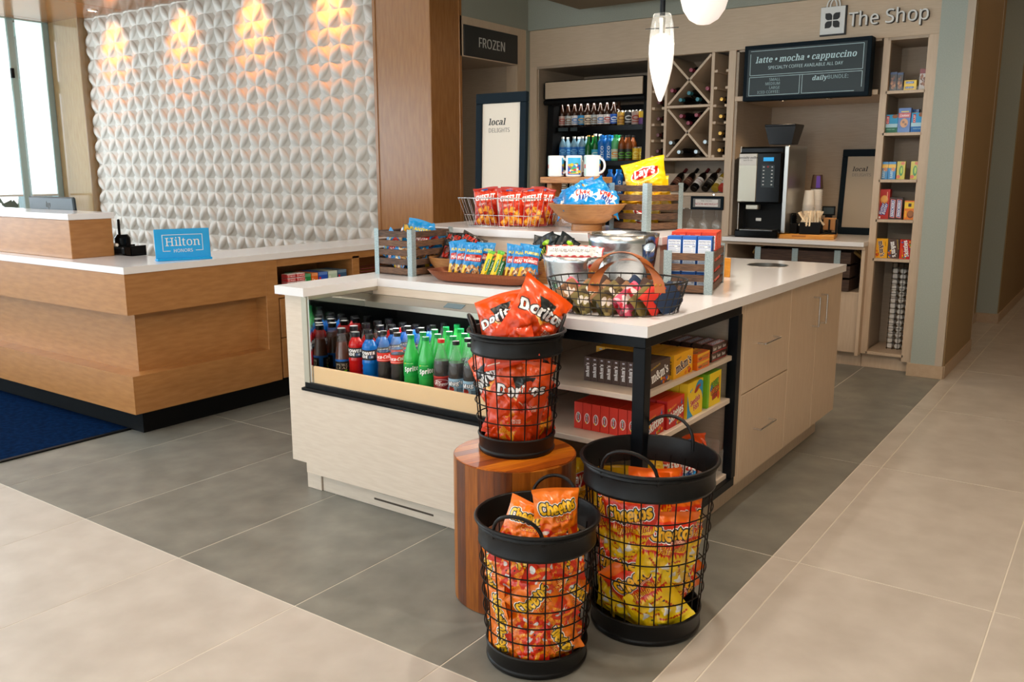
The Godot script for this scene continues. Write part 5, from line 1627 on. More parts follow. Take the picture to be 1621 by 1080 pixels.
func tower_goods() -> void:
	var put := func(nm: String, a: String, x: float, y: float, w: float, h: float, d: float, label: String, cat: String, lean := 0.0, film := false, turn := 0.0, zz := -6.66):
		var b := MB.new()
		b.pack(Vector3(w * 1.06, h * 1.1, d), art[a], spot(a, 0.04, 0.5), spot(a, 0.5, 0.02))
		var o := solo(nm, b.done(), M.film if film else M.paper, label, cat, Vector3(x, y, zz - d / 2.0), Vector3(lean, turn, 0), "")
		return o
	var y := 1.976
	put.call("snack_bar", "darkbar", -1.462, y, 0.042, 0.115, 0.03, "dark wrapped snack bar at the left of the tower's top shelf", "snack bar", 0.0, true)
	put.call("snack_bar", "darkbar", -1.418, y, 0.036, 0.11, 0.03, "second dark wrapped snack bar on the tower's top shelf", "snack bar", 0.0, true)
	for k in 2:
		put.call("snack_bar", "yellowbar", -1.35, y + 0.033 * k, 0.075, 0.03, 0.05, ["yellow snack bar packet lying lowest on the tower's top shelf", "yellow snack bar packet lying on top of its twin, tower's top shelf"][k], "snack bar", 0.0, true)
	put.call("snack_bar", "redbar", -1.272, y, 0.042, 0.125, 0.03, "pale snack bar with dark red top on the tower's top shelf", "snack bar", 0.0, true)
	var dv := solo("shelf_divider", null, M.acrylic, "clear acrylic dividers standing on the tower's top shelf", "divider", Vector3(-1.37, y, -6.66))
	var db := MB.new()
	for x in [-0.02, 0.045, 0.07]:
		db.box(Vector3(x, 0.045, -0.06), Vector3(0.003, 0.09, 0.1))
	db.box(Vector3(0, 0.012, 0.0), Vector3(0.24, 0.024, 0.003))
	dv.mesh = db.done()
	y = 1.693
	put.call("snack_box", "clif_green", -1.455, y, 0.082, 0.112, 0.09, "green and blue snack box left on the tower's second shelf", "snack box")
	put.call("snack_bag", "cookie", -1.37, y, 0.075, 0.15, 0.05, "dark blue cookie bag with red band, tower's second shelf", "snack bag", 0.0, true)
	put.call("snack_bag", "cookie", -1.33, y, 0.06, 0.145, 0.04, "second cookie bag behind the others on the tower's second shelf", "snack bag", 0.0, true, 0.0, -6.76)
	put.call("snack_box", "clif_blue", -1.285, y, 0.075, 0.118, 0.09, "bright blue snack box right on the tower's second shelf", "snack box")
	y = 1.372
	for k in 2:
		put.call("snack_bar", "crispy", -1.476 + 0.052 * k, y, 0.047, 0.11, 0.03, ["blue bar packet leftmost on the tower's third shelf", "second blue bar packet on the tower's third shelf"][k], "snack bar", 0.0, true)
	for k in 2:
		put.call("snack_bar", "oat", -1.365 + 0.09 * k, y, 0.05, 0.112, 0.03, ["yellow green bar packet on the tower's third shelf", "rightmost yellow green bar packet on the tower's third shelf"][k], "snack bar", 0.0, true)
	y = 1.093
	put.call("cookie_box", "sandwich", -1.462, y, 0.072, 0.19, 0.06, "tall red cookie box on the tower's fourth shelf", "cookie box")
	for k in 2:
		var o: Node3D = put.call("candy_bar", "bar", -1.398 + 0.042 * k, y + 0.075, 0.145, 0.04, 0.025, ["brown candy bar standing upright, left of two on the fourth shelf", "brown candy bar standing upright, right of two on the fourth shelf"][k], "candy bar", 0.0, true)
		o.rotation.z = PI / 2
		o.position.x += 0.02
	put.call("candy_bag", "cupbag", -1.288, y, 0.064, 0.12, 0.04, "orange and yellow candy bag on the tower's fourth shelf", "candy bag", 0.0, true)
	y = 0.816
	for k in 3:
		var nm: String = ["myellow", "mbrown", "skittles"][k]
		var o: Node3D = put.call("candy_bag", nm, -1.455 + 0.082 * k, y + 0.068, 0.13, 0.072, 0.05, ["yellow candy bag turned on end on the tower's lowest goods shelf", "brown candy bag turned on end on the tower's lowest goods shelf", "red candy bag turned on end on the tower's lowest goods shelf"][k], "candy bag", 0.0, true)
		o.rotation.z = -PI / 2 if k < 2 else PI / 2
		o.position.x += -0.036 if k < 2 else 0.036
	# wire rack of white rolls in the tower's foot
	var rk := thing("wire_rack", "black wire grid rack of white rolls at the foot of the tower", "rack", Vector3(-1.32, 0.132, -6.86))
	for k in 5:
		part(rk, "grid_wire", metal_tube([Vector3(-0.07 + 0.037 * k, 0.0, 0.075), Vector3(-0.07 + 0.037 * k, 0.64, 0.075)], 0.002, 6), M.wire)
	for k in 18:
		part(rk, "grid_wire", metal_tube([Vector3(-0.075, 0.01 + 0.037 * k, 0.077), Vector3(0.085, 0.01 + 0.037 * k, 0.077)], 0.002, 6), M.wire)
	var rm := lathe(V([0.0, -0.03, 0.018, -0.03, 0.021, -0.026, 0.021, 0.026, 0.018, 0.03, 0.0, 0.03]), 14)
	for k in 14:
		for j in 3:
			var r := part(self, numbered("white_roll"), rm, M.paint_white, Vector3(-1.375 + 0.052 * j, 0.155 + 0.043 * k, -6.84), Vector3(PI / 2, 0, 0))
			tag(r, "small white roll in the wire rack, %s row from below, %s column" % [["first", "second", "third", "fourth", "fifth", "sixth", "seventh", "eighth", "ninth", "tenth", "eleventh", "twelfth", "thirteenth", "fourteenth"][k], ["left", "middle", "right"][j]], "roll", "white rolls in the wire rack")


# ---------- the island ----------
func island() -> void:
	# worktop with its recess over the cooler and the waste hole
	var ct := CSGPolygon3D.new()
	ct.name = "island_worktop"
	ct.polygon = PackedVector2Array([Vector2(-3.047, 2.503), Vector2(-2.862, 2.503), Vector2(-2.862, 2.956), Vector2(-1.879, 2.956), Vector2(-1.879, 2.493), Vector2(-1.23, 2.493), Vector2(-1.23, 4.86), Vector2(-3.047, 4.86)])
	ct.depth = 0.037
	ct.rotation.x = -PI / 2
	ct.position.y = 0.935 - 0.037
	ct.material = M.quartz
	add_child(ct, true)
	# a CSG polygon extrudes towards -z: after the turn that is downwards, so lift it by its depth
	ct.position.y = 0.935
	var cy := CSGCylinder3D.new()
	cy.name = "hole_cut"
	cy.operation = CSGShape3D.OPERATION_SUBTRACTION
	cy.radius = 0.104
	cy.height = 0.2
	cy.sides = 48
	cy.material = M.steel
	ct.add_child(cy)
	cy.rotation.x = PI / 2
	cy.position = Vector3(-1.562, 4.57, 0)
	tag(ct, "white quartz worktop of the snack island with cooler recess and round hole", "worktop")
	var wr := solo("waste_ring", lathe(V([0.1, -0.035, 0.1, 0.0015, 0.106, 0.0015, 0.107, 0.0, 0.104, -0.001, 0.102, -0.035]), 48), M.steel, "round brushed steel ring of the waste hole in the island worktop", "waste chute", Vector3(-1.562, 0.9355, -4.57))
	part(wr, "bin_liner", lathe(V([0.0, -0.036, 0.1, -0.036, 0.1, -0.034]), 32), M.black)

	# display cooler
	var o := thing("bottle_cooler", "open glass-fronted bottle cooler built into the island's front", "cooler", Vector3(-2.4, 0, -2.53))
	var add := func(nm: String, x0: float, x1: float, y0: float, y1: float, z0: float, z1: float, m: Material, bev := 0.002):
		return part(o, nm, span(x0, x1, y0, y1, z0, z1, bev), m, -o.position)
	add.call("end_panel", -3.015, -2.905, 0.136, 0.899, -2.93, -2.53, M.oak_h)
	add.call("front_panel", -2.904, -1.885, 0.1, 0.482, -2.56, -2.512, M.oak_h)
	add.call("case_floor", -2.905, -1.885, 0.515, 0.53, -3.12, -2.56, M.matt_black)
	add.call("right_liner", -1.89, -1.87, 0.5, 0.89, -3.12, -2.545, M.mirror)
	add.call("left_liner", -2.905, -2.895, 0.5, 0.885, -3.12, -2.545, M.mirror)
	add.call("back_liner", -2.905, -1.87, 0.5, 0.9, -3.14, -3.12, M.matt_black)
	add.call("inner_top", -2.905, -1.87, 0.85, 0.862, -3.12, -2.965, M.matt_black)
	add.call("lip", -2.86, -1.885, 0.502, 0.588, -2.552, -2.538, M.lip)
	add.call("black_rail", -2.9, -1.885, 0.49, 0.515, -2.545, -2.522, M.black)
	add.call("black_rail", -2.906, -1.885, 0.481, 0.494, -2.53, -2.505, M.black)
	add.call("frame_post", -2.906, -2.872, 0.494, 0.895, -2.545, -2.525, M.steel_soft)
	add.call("frame_post", -2.872, -2.862, 0.494, 0.885, -2.54, -2.53, M.chrome, 0.001)
	add.call("top_trim", -2.906, -2.862, 0.88, 0.898, -2.96, -2.53, M.steel_soft)
	add.call("glass_front", -2.862, -1.885, 0.5, 0.594, -2.534, -2.529, M.glass, 0.0)
	add.call("back_board", -2.9, -1.885, 0.858, 0.898, -2.975, -2.958, M.oak_h)
	var hb := MB.new()
	hb.quad(Vector3(-2.895, 0.858, -2.957), Vector3(-1.89, 0.858, -2.957), Vector3(-1.89, 0.832, -2.9), Vector3(-2.895, 0.832, -2.9), Vector3(0, 0.9, 0.42).normalized())
	hb.quad(Vector3(-2.895, 0.832, -2.9), Vector3(-1.89, 0.832, -2.9), Vector3(-1.89, 0.806, -2.9), Vector3(-2.895, 0.806, -2.9), Vector3(0, 0, 1))
	hb.quad(Vector3(-2.895, 0.845, -2.957), Vector3(-1.89, 0.845, -2.957), Vector3(-1.89, 0.822, -2.902), Vector3(-2.895, 0.822, -2.902), Vector3(0, -1, 0))
	var hd := part(o, "air_hood", hb.done(), M.steel_brushed, -o.position)
	var dsb := MB.new()
	dsb.box(Vector3.ZERO, Vector3(0.1, 0.002, 0.035), 0.0, Basis(Vector3.RIGHT, 0.43))
	part(hd, "display", dsb.done(), M.slate_blue, Vector3(-2.38, 0.8475, -2.932))
	var lp: Node3D = add.call("lamp_strip", -2.85, -1.93, 0.815, 0.82, -2.935, -2.915, M.lamp_dim, 0.0)
	var al := AreaLight3D.new()
	al.name = "case_light"
	al.area_size = Vector2(0.9, 0.02)
	al.area_normalize_energy = false
	al.light_energy = 18.0
	al.light_color = rgb(255, 250, 244)
	al.area_range = 4.0
	al.shadow_enabled = true
	lp.add_child(al)
	al.position = Vector3(-2.39, 0.812, -2.925)
	al.rotation.x = -PI / 2 - 0.55

	# corner shelves with the black steel frame
	var sh := thing("corner_shelves", "open island corner shelves in a black steel frame", "shelves", Vector3(-1.56, 0, -2.95))
	var ad := func(nm: String, x0: float, x1: float, y0: float, y1: float, z0: float, z1: float, m: Material, bev := 0.002):
		return part(sh, nm, span(x0, x1, y0, y1, z0, z1, bev), m, -sh.position)
	ad.call("left_wall", -1.88, -1.865, 0.1, 0.9, -3.36, -2.52, M.oak_in)
	ad.call("back_wall", -1.88, -1.289, 0.1, 0.9, -3.375, -3.36, M.oak_in)
	ad.call("shelf", -1.865, -1.268, 0.67, 0.69, -3.36, -2.533, M.oak_h)
	ad.call("shelf", -1.865, -1.268, 0.49, 0.511, -3.36, -2.533, M.oak_h)
	ad.call("bottom_shelf", -1.865, -1.268, 0.165, 0.186, -3.36, -2.533, M.oak_h)
	ad.call("corner_post", -1.29, -1.245, 0.166, 0.858, -2.558, -2.512, M.navy_black)
	ad.call("end_post", -1.288, -1.247, 0.166, 0.858, -3.385, -3.34, M.navy_black)
	ad.call("side_post", -1.882, -1.845, 0.166, 0.858, -2.555, -2.51, M.navy_black)
	ad.call("top_rail", -1.885, -1.245, 0.858, 0.897, -2.556, -2.512, M.navy_black)
	ad.call("top_rail", -1.288, -1.247, 0.858, 0.897, -3.375, -2.557, M.navy_black)
	ad.call("bottom_rail", -1.885, -1.245, 0.13, 0.166, -2.556, -2.512, M.navy_black)
	ad.call("bottom_rail", -1.288, -1.247, 0.13, 0.166, -3.375, -2.557, M.navy_black)

	# drawer and door cabinets
	var dc := thing("drawer_cabinet", "pale wood island drawer cabinet with two deep drawers", "cabinet", Vector3(-1.5, 0, -3.7))
	part(dc, "body", span(-1.9, -1.275, 0.118, 0.895, -4.02, -3.377, 0.001), M.oak, -dc.position)
	part(dc, "end_strip", span(-1.3, -1.252, 0.122, 0.893, -3.425, -3.378, 0.002), M.oak, -dc.position)
	for k in 2:
		var dr := part(dc, "drawer_front", span(-1.275, -1.252, 0.12 if k == 0 else 0.509, 0.505 if k == 0 else 0.89, -4.018, -3.428, 0.002), M.oak, -dc.position)
		handle(dr, Vector3(-1.252, 0.322 if k == 0 else 0.702, -3.695), 0.195, false)
	var oc := thing("door_cabinet", "pale wood island cabinet with two tall doors and bar handles", "cabinet", Vector3(-1.5, 0, -4.45))
	part(oc, "body", span(-1.9, -1.275, 0.118, 0.895, -4.87, -4.022, 0.001), M.oak, -oc.position)
	for k in 2:
		var dr := part(oc, "door", span(-1.275, -1.252, 0.12, 0.89, -4.448 if k == 0 else -4.876, -4.022 if k == 0 else -4.452, 0.002), M.oak, -oc.position)
		handle(dr, Vector3(-1.252, 0.738, -4.372 if k == 0 else -4.5), 0.145, true)
	var cb := thing("rear_cabinet", "plain rear body of the island under the worktop", "cabinet", Vector3(-2.4, 0, -4.0))
	part(cb, "body", span(-2.945, -1.9, 0.118, 0.897, -4.85, -3.4, 0.001), M.oak, -cb.position)
	part(cb, "upper_rail", span(-2.945, -1.9, 0.86, 0.897, -3.4, -3.15, 0.001), M.oak, -cb.position)
	part(cb, "end_panel", span(-3.015, -2.95, 0.136, 0.897, -4.85, -2.935, 0.002), M.oak_h, -cb.position)
	var pl := thing("island_plinth", "recessed pale wood plinth under the snack island with two vent slots", "plinth", Vector3(-2.1, 0, -3.6))
	part(pl, "front_board", span(-2.872, -1.322, 0, 0.117, -2.62, -2.577, 0.002), M.oak_h, -pl.position)
	part(pl, "corner_board", span(-2.968, -2.876, 0, 0.117, -2.9, -2.57, 0.002), M.oak_h, -pl.position)
	part(pl, "end_board", span(-2.968, -2.93, 0, 0.117, -4.79, -2.9, 0.002), M.oak_h, -pl.position)
	part(pl, "side_board", span(-1.36, -1.318, 0, 0.117, -4.79, -2.577, 0.002), M.oak, -pl.position)
	part(pl, "rear_board", span(-2.93, -1.36, 0, 0.117, -4.79, -4.75, 0.002), M.oak, -pl.position)
	for y in [0.071, 0.034]:
		part(pl, "vent_slot", span(-2.556, -2.215, y - 0.007, y + 0.007, -2.6, -2.5755, 0.004), M.vent, -pl.position)
	# raised tier
	var ti := thing("raised_tier", "white-topped raised shelf running across the island", "shelf", Vector3(-2.36, 0.935, -3.72))
	part(ti, "body", span(-3.06, -1.65, 0.936, 1.114, -4.0, -3.44, 0.001), M.oak_h, -ti.position)
	part(ti, "top", span(-3.09, -1.632, 1.114, 1.15, -4.025, -3.42, 0.002), M.quartz, -ti.position)
	bottles_in_case()
	shelf_goods()


func handle(parent: Node, at: Vector3, l: float, upright: bool) -> void:
	var b := MB.new()
	var d := Vector3.UP if upright else Vector3.BACK
	var q := [at - d * l / 2.0, at - d * l / 2.0 + Vector3(0.032, 0, 0), at + d * l / 2.0 + Vector3(0.032, 0, 0), at + d * l / 2.0]
	for k in 3:
		b.tube([q[k], q[k + 1]], 0.0045, 8)
	part(parent, "handle", b.done(), M.chrome)


func soft_bottle(kind: String, at: Vector3, label: String) -> void:
	# 0.5 litre bottles; each kind has its own outline, liquid, label and cap
	var o: Node3D
	var g := "bottles in the island cooler"
	if not meshes.has("sb" + kind):
		var p: Array
		var liq: Array
		var cap := V([0.0, 0.225, 0.0145, 0.224, 0.0148, 0.211, 0.0142, 0.209])
		var lab: Array
		match kind:
			"sport_red", "sport_blue":
				p = V([0.0, 0.0, 0.03, 0.0, 0.0335, 0.006, 0.0335, 0.02, 0.031, 0.026, 0.0335, 0.032, 0.031, 0.044, 0.0335, 0.052, 0.031, 0.064, 0.0335, 0.072, 0.0335, 0.085, 0.032, 0.09, 0.032, 0.138, 0.0335, 0.142, 0.03, 0.158, 0.02, 0.174, 0.0165, 0.178, 0.0165, 0.188, 0.0, 0.188])
				cap = V([0.0, 0.203, 0.018, 0.202, 0.019, 0.199, 0.019, 0.184, 0.0185, 0.182])
				lab = [0.0325, 0.092, 0.136]
			"tea":
				p = V([0.0, 0.0, 0.029, 0.0, 0.0325, 0.006, 0.0325, 0.075, 0.031, 0.08, 0.0305, 0.1, 0.022, 0.148, 0.0165, 0.18, 0.0165, 0.195, 0.0, 0.195])
				cap = V([0.0, 0.211, 0.0185, 0.21, 0.019, 0.206, 0.019, 0.191, 0.0185, 0.189])
				lab = [0.0329, 0.008, 0.073]
			"cola":
				p = V([0.0, 0.0, 0.024, 0.0, 0.03, 0.008, 0.031, 0.05, 0.0285, 0.07, 0.0315, 0.095, 0.0315, 0.135, 0.029, 0.15, 0.018, 0.18, 0.0135, 0.2, 0.0135, 0.212, 0.0, 0.212])
				lab = [0.0318, 0.096, 0.133]
			_:
				p = V([0.0, 0.0, 0.026, 0.0, 0.032, 0.008, 0.0325, 0.04, 0.031, 0.046, 0.0328, 0.052, 0.0328, 0.122, 0.031, 0.136, 0.018, 0.178, 0.0135, 0.198, 0.0135, 0.212, 0.0, 0.212])
				lab = [0.0331, 0.052, 0.116] if kind == "lime" else [0.0331, 0.012, 0.074]
		meshes["sb" + kind] = lathe(p, 24)
		meshes["sc" + kind] = lathe(cap, 20)
		var a: String = {"sport_red": "sport", "sport_blue": "sport", "tea": "tea", "cola": "cola", "lime": "lime", "pepper": "pepper", "root": "root"}[kind]
		meshes["sl" + kind] = lathe([Vector2(lab[0], lab[1]), Vector2(lab[0], lab[2])], 28, art[a], 2.0)
		if kind in ["cola", "pepper", "root", "tea"]:
			liq = []
			var top: float = {"cola": 0.15, "pepper": 0.138, "root": 0.14, "tea": 0.16}[kind]
			for q: Vector2 in p:
				if q.y <= top and q.x > 0.0 or q.y == 0.0:
					liq.append(Vector2(maxf(q.x - 0.0012, 0.0), q.y + 0.001))
			liq.append(Vector2(0.0, liq[-1].y))
			meshes["sq" + kind] = lathe(liq, 24)
	o = thing({"sport_red": "sports_drink", "sport_blue": "sports_drink", "tea": "tea_bottle", "cola": "cola_bottle", "lime": "lemonade_bottle", "pepper": "soda_bottle", "root": "root_beer_bottle"}[kind], label, "bottle", at, 0.0, g)
	part(o, "body", meshes["sb" + kind], M["bot_" + kind])
	if meshes.has("sq" + kind):
		part(o, "drink", meshes["sq" + kind], M.tea_liquid if kind == "tea" else M.cola_liquid)
	part(o, "cap", meshes["sc" + kind], {"lime": M.cap_green, "pepper": M.cap_red}.get(kind, M.cap_black))
	part(o, "label", meshes["sl" + kind], M.paper, Vector3.ZERO, Vector3(0, 0.62 + 0.1 * sin(at.x * 90.0 + at.z * 50.0), 0))


func bottles_in_case() -> void:
	var lanes := [[-2.825, "tea", "dark iced tea bottle with blue edged label"], [-2.737, "sport_red", "red sports drink bottle"], [-2.65, "sport_blue", "bright blue sports drink bottle"], [-2.567, "cola", "cola bottle with red label"], [-2.489, "cola", "cola bottle with red label, right-hand lane"], [-2.412, "lime", "green lemonade bottle"], [-2.33, "lime", "green lemonade bottle, right-hand lane"], [-2.248, "pepper", "dark soda bottle with maroon label and red cap"], [-2.17, "root", "root beer bottle with pale blue label"], [-2.095, "root", "root beer bottle with pale blue label, right-hand lane"], [-2.018, "root", "root beer bottle behind the chip basket"], [-1.945, "root", "rightmost root beer bottle"]]
	for k in lanes.size():
		var q: Array = lanes[k]
		for j in 5:
			var kind: String = q[1]
			if k == 7 and j > 0:
				kind = "lime"
			if k == 1 and j in [1, 2]:
				kind = "tea" if j == 2 else kind
			if k == 3 and j > 2:
				kind = "sport_blue"
			var what: String = q[2]
			if kind != q[1]:
				what = {"lime": "green lemonade bottle behind the red capped soda", "tea": "dark iced tea bottle in the red drinks' lane", "sport_blue": "blue sports drink at the back of the cola lane"}[kind]
			soft_bottle(kind, Vector3(q[0], 0.531, -2.68 - 0.077 * j + (0.0 if k != 2 else 0.004)), "%s, island cooler, %s from the front" % [what, NTH[j]])


func shelf_goods() -> void:
	var row := func(nm: String, a: String, end_: Rect2, n: int, at: Vector3, step: Vector3, s: Vector3, label: String, cat: String, group: String, film := false):
		var b := MB.new()
		b.pack(s, art[a], end_, spot(a, 0.03, 0.06))
		var me := b.done()
		for k in n:
			solo(nm, me, M.film if film else M.paper, label % NTH[k], cat, at + step * k, Vector3(0, PI / 2, 0), group)
	# pictures face +x (the right side), narrow ends face the front; rows recede to the left
	var y1 := 0.6905
	row.call("candy_box", "mbrown", art.mbrown_end, 9, Vector3(-1.3, y1, -2.71), Vector3(-0.0285, 0, 0), Vector3(0.165, 0.088, 0.027), "brown chocolate candy box, %s from the right in its row on the upper island shelf", "candy box", "brown candy boxes")
	row.call("candy_box", "myellow", art.myellow_end, 8, Vector3(-1.3, y1, -2.895), Vector3(-0.04, 0, 0), Vector3(0.165, 0.088, 0.038), "yellow peanut candy box, %s from the right in its row on the upper island shelf", "candy box", "yellow candy boxes")
	for k in 2:
		for j in 5:
			var b := MB.new()
			if not meshes.has("cups"):
				b.pack(Vector3(0.115, 0.03, 0.06), art.cups, spot("cups", 0.03, 0.8), art.cups)
				meshes.cups = b.done()
			if k < 2 or j == 0:
				solo("peanut_cups", meshes.cups, M.film, "flat orange peanut cup packet, %s from the right, %s" % [NTH[j], ["lower layer on the shelf", "upper layer", "lying loose on top"][k]], "candy packet", Vector3(-1.3 - 0.07 * j - (0.03 if k == 2 else 0.0), y1 + 0.031 * k, -3.055 - (0.05 if k == 2 else 0.0)), Vector3(0, PI / 2 + (0.2 if k == 2 else 0.0), 0), "orange peanut cup packets")
	for k in 2:
		for j in 7:
			if not meshes.has("bars"):
				var pts := MB.new()
				var h := 0.034
				pts.quad(Vector3(-0.075, h, -0.018), Vector3(0.075, h, -0.018), Vector3(0.075, h, 0.018), Vector3(-0.075, h, 0.018), Vector3.UP, art.bar)
				pts.quad(Vector3(-0.075, h, 0.018), Vector3(0.075, h, 0.018), Vector3(0.075, 0.003, 0.02), Vector3(-0.075, 0.003, 0.02), Vector3.BACK, art.bar_side)
				pts.quad(Vector3(-0.075, h, -0.018), Vector3(0.075, h, -0.018), Vector3(0.075, 0.003, -0.02), Vector3(-0.075, 0.003, -0.02), Vector3.FORWARD, art.bar_side)
				for s in [-1.0, 1.0]:
					pts.quad(Vector3(0.075 * s, h, -0.018), Vector3(0.075 * s, h, 0.018), Vector3(0.088 * s, 0.013, 0.02), Vector3(0.088 * s, 0.013, -0.02), Vector3(s, 0.8, 0).normalized(), spot("bar"))
					pts.quad(Vector3(0.075 * s, 0.003, -0.018), Vector3(0.075 * s, 0.003, 0.018), Vector3(0.088 * s, 0.013, 0.02), Vector3(0.088 * s, 0.013, -0.02), Vector3(s, -0.8, 0).normalized(), spot("bar"))
				pts.quad(Vector3(-0.075, 0.003, -0.018), Vector3(0.075, 0.003, -0.018), Vector3(0.075, 0.003, 0.018), Vector3(-0.075, 0.003, 0.018), Vector3.DOWN, spot("bar"))
				meshes.bars = pts.done()
			solo("candy_bar", meshes.bars, M.film, "brown candy bar, %s from the right, %s layer, upper island shelf" % [NTH[j], ["bottom", "top"][k]], "candy bar", Vector3(-1.3 - 0.046 * j, y1 + 0.035 * k, -3.235), Vector3(0.12 * k, PI / 2, 0), "brown candy bars")
	var y2 := 0.5115
	row.call("candy_box", "skittles", art.redend, 8, Vector3(-1.305, y2, -2.69), Vector3(-0.036, 0, 0), Vector3(0.145, 0.098, 0.034), "red candy box, %s from the right in the front row of the lower island shelf", "candy box", "red candy boxes, front row")
	row.call("candy_box", "skittles", spot("skittles", 0.03, 0.9), 7, Vector3(-1.305, y2, -2.85), Vector3(-0.046, 0, 0), Vector3(0.145, 0.105, 0.042), "red candy box, %s from the right in the second row of the lower island shelf", "candy box", "red candy boxes, second row")
	row.call("candy_box", "fish", spot("fish", 0.03, 0.1), 7, Vector3(-1.3, y2, -3.02), Vector3(-0.036, 0, 0), Vector3(0.14, 0.135, 0.034), "yellow and blue gummy fish box, %s from the right on the lower island shelf", "candy box", "yellow gummy fish boxes")
	row.call("candy_box", "sour", spot("sour", 0.05, 0.5), 7, Vector3(-1.3, y2, -3.2), Vector3(-0.04, 0, 0), Vector3(0.135, 0.135, 0.038), "green and yellow sour candy box, %s from the right on the lower island shelf", "candy box", "green sour candy boxes")
	# chip bags standing on the bottom shelf behind acrylic dividers
	var bags := [[-1.79, -2.66, "potato", "yellow chip bag at the left of the bottom island shelf"], [-1.68, -2.66, "potato", "second yellow chip bag on the bottom island shelf"], [-1.57, -2.66, "potato", "third yellow chip bag on the bottom island shelf"], [-1.43, -2.64, "potato", "yellow chip bag behind the black corner post"], [-1.34, -2.78, "potato", "yellow chip bag on the bottom shelf seen through the tall basket"], [-1.34, -2.92, "cracker", "red snack bag on the bottom shelf beside the yellow chips"], [-1.34, -3.04, "mix", "blue snack bag on the bottom shelf beside the red bag"], [-1.34, -3.17, "corn", "orange red chip bag at the right end of the bottom shelf"]]
	for k in bags.size():
		var q: Array = bags[k]
		var b := bag(q[2], 0.13, 0.2, 0.05, k)
		var o := solo("chip_bag", b, M.film, q[3], "chip bag", Vector3(q[0], 0.186 + 0.1, q[1]), Vector3(-0.1, 0.5 if k < 4 else 1.2, 0), "bags on the bottom island shelf")
	var dv := thing("acrylic_dividers", "clear acrylic dividers at the right end of the bottom island shelf", "divider", Vector3(-1.3, 0.186, -3.2))
	part(dv, "divider_panel", bm(Vector3(0.003, 0.11, 0.24)), M.acrylic, Vector3(0.022, 0.055, 0))
	part(dv, "divider_panel", bm(Vector3(0.12, 0.16, 0.003)), M.acrylic, Vector3(-0.04, 0.08, -0.08))
	part(dv, "divider_panel", bm(Vector3(0.12, 0.16, 0.003)), M.acrylic, Vector3(-0.04, 0.08, 0.08))


# ---------- packets ----------
# A pillow bag about its middle: w x h, thickness t, crimped seals at top and bottom, creases by seed.
func bag(a: String, w: float, h: float, t: float, seed_ := 0, bend := 0.0, flop := 0.0) -> ArrayMesh:
	var key := "bag%s%s%s%s%d%s%s" % [a, w, h, t, seed_ % 6, bend, flop]
	if meshes.has(key):
		return meshes[key]
	var fn := FastNoiseLite.new()
	fn.seed = 50 + seed_ % 6
	fn.frequency = 1.0
	fn.fractal_octaves = 3
	var ridge := FastNoiseLite.new()
	ridge.seed = 90 + seed_ % 6
	ridge.noise_type = FastNoiseLite.TYPE_SIMPLEX
	ridge.fractal_type = FastNoiseLite.FRACTAL_RIDGED
	ridge.frequency = 0.9
	ridge.fractal_octaves = 2
	var at := func(u: float, v: float, side: float) -> Vector3:
		var x := u * 2.0 - 1.0
		var y := 1.0 - v * 2.0
		var ay := absf(y)
		var seal := clampf((ay - 0.86) / 0.06, 0.0, 1.0)
		var belly := pow(maxf(1.0 - pow(ay / 0.9, 2.6), 0.0), 0.6)
		var cross := pow(maxf(1.0 - pow(absf(x), 2.4), 0.0), 0.7)
		var th := t * belly * cross
		var crease := fn.get_noise_3d(x * 1.5, y * 1.9, side * 4.0) * 0.35 + (ridge.get_noise_3d(x * 1.3, y * 1.6, side * 7.0) - 0.2) * 0.35
		crease += (ridge.get_noise_3d(x * 3.1 + 5.0, y * 3.4, side * 3.0) - 0.25) * 0.16
		th *= 1.0 + crease * (1.0 - seal)
		th += sin(x * 11.0 + seed_) * 0.004 * (1.0 - seal) * smoothstep(0.35, 0.85, ay) * cross
		th = lerpf(th, 0.0012, seal)
		var ww := w / 2.0 * (1.0 - 0.09 * belly + 0.012 * fn.get_noise_2d(y * 3.0, 9.0))
		var p := Vector3(x * ww, y * h / 2.0, side * th)
		# the seal waves a little, the whole bag may bend back and its top may flop
		p.z += (0.1 * t * sin(x * 3.0 + seed_ * 1.7) * seal) * signf(y)
		p.z += bend * (p.y * p.y) / h * 4.0
		p.y += 0.018 * h * sin(x * 2.2 + seed_ * 2.1) * seal * signf(y)
		if flop != 0.0 and y > 0.3:
			var f := (y - 0.3) / 0.7
			p.z += flop * f * f * h * 0.3
			p.y -= absf(flop) * f * f * h * 0.12
		return p
	var b := MB.new()
	b.sheet(func(u, v): return at.call(u, v, 1.0), 28, 36, Vector3.BACK, art[a])
	var r: Rect2 = art[a]
	b.sheet(func(u, v): return at.call(u, v, -1.0), 20, 26, Vector3.FORWARD, Rect2(r.end.x, r.position.y, -r.size.x, r.size.y))
	meshes[key] = b.done()
	return meshes[key]


